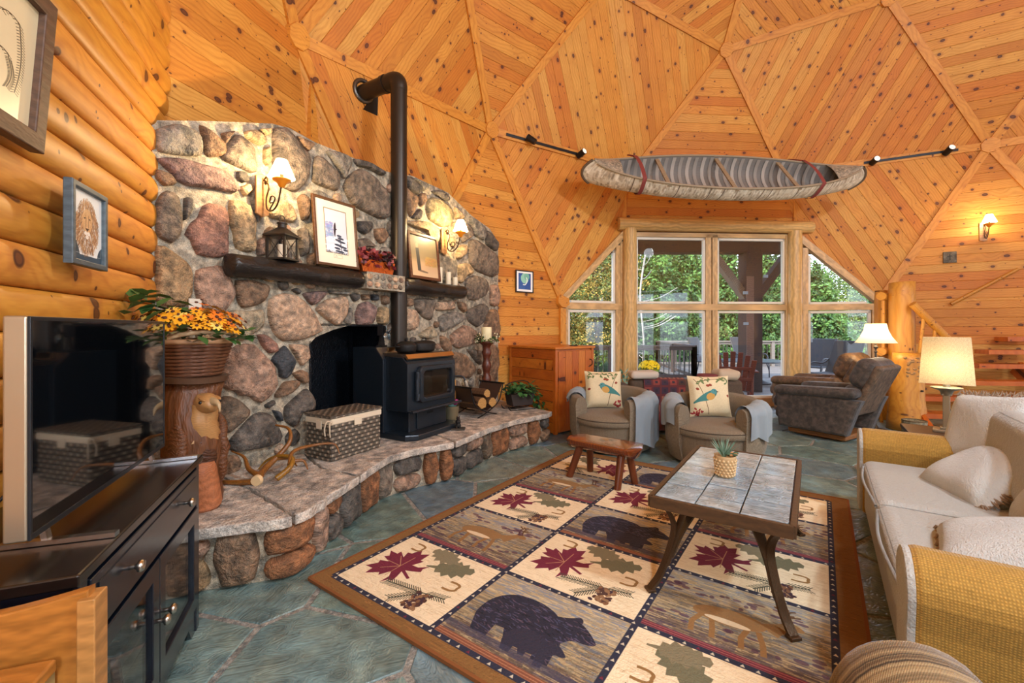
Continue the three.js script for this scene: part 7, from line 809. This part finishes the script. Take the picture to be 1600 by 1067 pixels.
{
  const t = thing('timber_porch', 'dark timber porch with a braced post outside the window', 'porch'); const X = 5.12, Z = -9.4; part(t, 'post', bx(.34, 3.0, .34, X, 1.43, Z), DARKTIMBER); part(t, 'lit_post_strip', bx(.15, 2.4, .02, X - .095, 1.2, Z + .18, .0), grain('#8a6a5c', .8)); part(t, 'beam', bx(9, .34, .3, 4.6, 3.08, Z), DARKTIMBER); part(t, 'brace', beam([X - .1, 1.95, Z], [X - .85, 2.95, Z], .14, .2, V(0, 0, 1)), grain('#9a8a7a', .8)); part(t, 'brace', beam([X + .1, 1.95, Z], [X + .85, 2.95, Z], .16, .2, V(0, 0, 1)), DARKTIMBER); for (let k = 0; k < 6; k++) part(t, 'rafter', bx(.1, .2, 2.1, .9 + k * 1.5, 3.34, -8.95), DARKTIMBER); part(t, 'roof', bx(9.4, .06, 2.3, 4.6, 3.47, -9.0), std('#2a211c', .9)); for (const [x, y] of [[X - .2, 2.05], [X + .22, 2.4], [X - .19, 1.4]]) part(t, 'bolt_plate', bx(.1, .06, .02, x, y, Z + .19), std('#8d9aa2', .5, { metalness: .5 }));  // the paler strip on the post paints its lit side into the colour
  // adirondack chair
  const A = grain('#7a3a28', .6), c = thing('adirondack_chair', 'rust-red slatted garden chair on the deck', 'chair', [4.18, -.05, -8.35], R(158)); for (let k = 0; k < 7; k++) { const u = k - 3, h = .78 - .018 * u * u; const g = rb(.082, h, .018, .004, 0, h / 2, 0); g.rotateZ(-u * .045); g.rotateX(-.35); part(c, 'back_slat', g.translate(u * .088, .2, -.22), A); } for (const y of [.42, .62]) { const g = rb(.64, .06, .025, .004); g.rotateX(-.35); part(c, 'back_rail', g.translate(0, y, -.24 - (y - .2) * .36), A); } for (let k = 0; k < 6; k++) part(c, 'seat_slat', rb(.56, .018, .075, .004, 0, .3 + k * .022, -.14 + k * .085), A); for (const s of [-1, 1]) { part(c, 'arm', rb(.12, .025, .72, .006, s * .37, .56, .02), A); part(c, 'front_leg', rb(.04, .55, .1, .004, s * .33, .275, .28), A); part(c, 'rear_leg', beam([s * .3, .02, -.5], [s * .3, .4, .3], .03, .1), A); part(c, 'arm_support', rb(.035, .45, .07, .004, s * .33, .33, -.28), A); }
  // patio set
  const TB = std('#3c3d40', .5), SL = std('#4a4b4d', .7, { map: rep(ribTex, 2) }); const pc = (label, p, r) => { const q = thing('patio_chair', label, 'chair', p, r, 'dark patio chairs'); part(q, 'seat_sling', rb(.56, .03, .5, .01, 0, .42, 0), SL); const b = rb(.56, .72, .03, .01, 0, .36, 0); b.rotateX(-.4); part(q, 'back_sling', b.translate(0, .42, -.24), SL); for (const s of [-1, 1]) { part(q, 'arm', tube([[s * .3, .05, .3], [s * .3, .4, .28], [s * .31, .62, .18], [s * .31, .62, -.2], [s * .3, .7, -.36]], .016), TB); part(q, 'leg', tube([[s * .3, .0, .3], [s * .29, .2, .3], [s * .29, .4, .2]], .016), TB); part(q, 'leg', tube([[s * .3, .0, -.3], [s * .29, .22, -.24], [s * .29, .42, -.2]], .016), TB); part(q, 'back_rail', tube([[s * .29, .42, -.24], [s * .29, 1.08, -.53]], .016), TB); } part(q, 'top_rail', rod([-.29, 1.08, -.53], [.29, 1.08, -.53], .016), TB); return q; };
  pc('nearest dark woven patio chair outside the right pane', V(6.55, -.05, -8.95), R(-70)); pc('middle dark patio chair beside the patio table', V(7.3, -.05, -10.6), R(-60)); pc('farthest dark patio chair beyond the table', V(6.75, -.05, -12.3), R(10));
  const tb = thing('patio_table', 'low round patio table on the deck', 'table', [5.95, -.05, -10.8]); part(tb, 'top', cy(.75, .75, .03, 0, .55, 0, 32), std('#4d545c', .3)); part(tb, 'pedestal', lathe([[0, 0], [.4, 0], [.38, .05], [.12, .12], [.1, .5], [.3, .535]]), TB);
  pc('grey patio chair beside the timber post', V(5.55, -.05, -12.2), R(40));
}
{
  const BARK2 = std('#5d5348', .9, { map: mottle }), WHITE = std('#cfc8bb', .8, { map: mottle });
  const cluster = (n, size, flat) => { const l = []; for (let i = 0; i < n; i++) { const g = new THREE.PlaneGeometry(size, size * .6); g.rotateX(rr(-1.4, 1.4)); g.rotateY(rr(0, 6.3)); g.translate(rr(-1, 1) * .2, rr(-1, 1) * .2 * flat, rr(-1, 1) * .2); l.push(g); } return merge(l); };
  const CL = cluster(34, .052, 1), CN = cluster(44, .075, .5), CF = cluster(90, .03, 1); { const sharp = CN.attributes.position; }
  const foliage = (parent, geo, spots, cols) => { const m = new THREE.InstancedMesh(geo, phy('#ffffff', .8, { transmission: .25, side: THREE.DoubleSide }), spots.length), d = new THREE.Object3D(), c = new THREE.Color(); spots.forEach((s, i) => { d.position.set(s[0], s[1], s[2]); d.rotation.set(rr(0, 6), rr(0, 6), rr(0, 6)); d.scale.setScalar(s[3]); d.updateMatrix(); m.setMatrixAt(i, d.matrix); m.setColorAt(i, c.set(pick(cols)).multiplyScalar(rr(.7, 1.2))); }); m.name = 'foliage'; m.userData.kind = 'stuff'; shade(m); parent.add(m); };
  const leafy = (label, x, z, h, w, cols, n, bark = BARK2, bare = 0) => { const t = thing('leafy_tree', label, 'tree', [x, -.75, z], 0, 'trees beyond the deck'); part(t, 'trunk', tube([[0, 0, 0], [.06, h * .3, .03], [-.05, h * .6, 0], [.04, h * .95, .05]], .07 + h * .006, 20, 8), bark); for (let k = 0; k < 9; k++) { const a = rr(0, 6.3), y = h * rr(.25, .8), L = w * rr(.5, .95); part(t, 'branch', tube([[0, y, 0], [Math.cos(a) * L * .5, y + L * .35, Math.sin(a) * L * .5], [Math.cos(a + .3) * L, y + L * .6, Math.sin(a + .3) * L]], .022, 10, 5), bark); } const sp2 = []; for (let i = 0; i < n; i++) { const v = rnd(), a = rr(0, 6.3), r = w * Math.sqrt(rnd()) * Math.sqrt(Math.max(.05, 1 - Math.pow(Math.abs(v - .45) / .56, 2.2))); sp2.push([Math.cos(a) * r, h * (.12 + .95 * v), Math.sin(a) * r, rr(.8, 1.7)]); } foliage(t, CL, sp2, cols); };
  const pine = (label, x, z, h, w, n) => { const t = thing('pine_tree', label, 'tree', [x, -.75, z], 0, 'pines beyond the deck'); part(t, 'trunk', rod([0, 0, 0], [0, h * .96, 0], .14, .02, 8), BARK2); for (let k = 0; k < 14; k++) { const v = .12 + .84 * k / 14, a = k * 2.4, L = w * (1 - v) + .15; part(t, 'branch', rod([0, h * v, 0], [Math.cos(a) * L, h * v + L * .15, Math.sin(a) * L], .02, .006, 5), BARK2); } const s = []; for (let i = 0; i < n; i++) { const v = 1 - Math.sqrt(rnd()), a = rr(0, 6.3), tier = .75 + .25 * Math.sin(v * 46), r = (w * (1 - v) * tier + .1) * Math.sqrt(rr(.15, 1)); s.push([Math.cos(a) * r, h * (.06 + .95 * v), Math.sin(a) * r, rr(.9, 1.7)]); } foliage(t, CN, s, ['#4d7434', '#5f8a3c', '#3f6430', '#6f9a48']); };
  const G1 = ['#5d7f36', '#7d9a44', '#4a6a30', '#93a24a', '#3f5e2c'], G2 = ['#8a8f3c', '#b49a3e', '#6f8038', '#c2a24a', '#55702f'], G3 = ['#4f7d34', '#6aa044', '#3d662b', '#86b556'];
  const LT = 'leafy green tree beyond the deck';
  [[.2, -16.5, 7, 1.9, G1, 650], [1.6, -19, 8.5, 2.2, G1, 750], [3.3, -17.2, 6.2, 1.7, G2, 560], [4.6, -20, 8.6, 2.3, G1, 760], [6.4, -19.5, 6.8, 2.0, G3, 640], [-1.2, -18, 8, 2.2, G2, 650], [2.4, -23, 9.4, 2.7, G1, 700], [5.6, -24, 9, 2.6, G1, 700], [8.4, -21, 6.4, 2.2, G3, 640], [9.8, -24, 6.2, 2.6, G3, 640]].forEach((a, i) => leafy(['tall leafy tree filling the leftmost pane', 'tall green tree behind the left middle pane', 'yellowing tree just beyond the brown railing', 'tall green tree left of the porch post', 'bright green tree behind the porch post', 'yellow-green tree at the left edge of the window', 'large dark green tree far behind the left panes', 'large dark green tree far behind the porch post', 'bright bushy tree behind the right pane', 'wide bushy tree far behind the right pane'][i], ...a));
  pine('tall bright pine at the left of the right pane', 8.6, -17.6, 5.7, 1.5, 620); pine('broad pine in the middle of the right pane', 10.6, -18.4, 6.6, 2.0, 760); pine('pine just right of the porch post', 7.2, -18.4, 6.6, 1.8, 640); pine('pine at the right edge of the right pane', 12.9, -18.6, 4.8, 2.0, 620); pine('pine behind the timber brace', 5.7, -17.4, 6.0, 1.4, 520);
  for (const [x, z, h, label] of [[1.55, -13.6, 4.3, 'bare pale birch sapling behind the left pane'], [4.0, -13.4, 4.4, 'bare pale birch sapling behind the middle pane']]) { const t = thing('birch_sapling', label, 'tree', [x, -.75, z]); part(t, 'trunk', tube([[0, 0, 0], [.03, h * .4, 0], [-.08, h * .7, .03], [.1, h, 0]], .028, 20, 7), WHITE); for (let k = 0; k < 16; k++) { const a = rr(0, 6.3), y = h * rr(.2, .9), L = rr(.5, 1.1); part(t, 'branch', tube([[0, y, 0], [Math.cos(a) * L * .5, y + .12 * L, Math.sin(a) * L * .3], [Math.cos(a) * L, y + L * .4, Math.sin(a) * L * .4]], .011, 8, 5), WHITE); } }
  // a far belt of woodland
  const t = thing('woodland_belt', 'distant belt of mixed woodland behind the nearer trees', 'woodland'); t.userData.kind = 'stuff'; const s = []; for (let i = 0; i < 2600; i++) { const x = rr(-14, 34), z = rr(-34, -28); s.push([x, rr(-.7, 1) * 1 + rr(0, 1) * (x > 9 ? 4.6 : 8.5), z, rr(2.6, 5.2)]); } foliage(t, CF, s, G1); 
}
// ---------------------------------------------------------------- unseen lamps added behind and above the camera to brighten the room
{
  const GLOBE = phy('#fff6e6', .5, { emissive: '#f2f8ff', emissiveIntensity: 4 }), COOL_FILL = new THREE.Color(.87, 1, 1.13);
  const pendant = (label, x, y, z, I) => { const t = thing('fill_pendant', label, 'lamp', [x, y, z], 0, 'added globe pendants for fill light'); part(t, 'globe', sp(.17, 0, 0, 0, 1, 1, 1, 24), GLOBE); part(t, 'cap', lathe([[0, .21], [.05, .2], [.07, .15], [.06, .15]]), BLACK_IRON); const top = DC.y + Math.sqrt(Math.max(0, (DR * .955) ** 2 - (x - DC.x) ** 2 - (z - DC.z) ** 2)); part(t, 'cord', cy(.006, .006, top - y - .2, 0, .2 + (top - y - .2) / 2, 0, 8), BLACK_IRON); const l = new THREE.PointLight(COOL_FILL, I); l.castShadow = true; l.shadow.radius = 8.5; t.add(l); };
  pendant('added unseen globe pendant near the middle of the dome', 3.5, 4.35, -.3, 37); pendant('added unseen globe pendant above the log wall side', 1.1, 3.9, 1.3, 24); pendant('added unseen globe pendant above the far side of the room', 6.0, 4.0, .8, 28);
  const t = thing('fill_floor_lamp', 'added unseen globe floor lamp behind the camera for fill light', 'lamp', [.35, 0, 1.1]); part(t, 'base', lathe([[0, 0], [.15, 0], [.15, .015], [.02, .03]]), BLACK_IRON); part(t, 'pole', cy(.012, .012, 1.55, 0, .79, 0, 12), BLACK_IRON); part(t, 'globe', sp(.15, 0, 1.7, 0, 1, 1, 1, 24), GLOBE); const l = new THREE.PointLight(COOL_FILL, 11); l.position.y = 1.7; l.castShadow = true; l.shadow.radius = 7.5; t.add(l);
}
renderer.render(scene, camera);
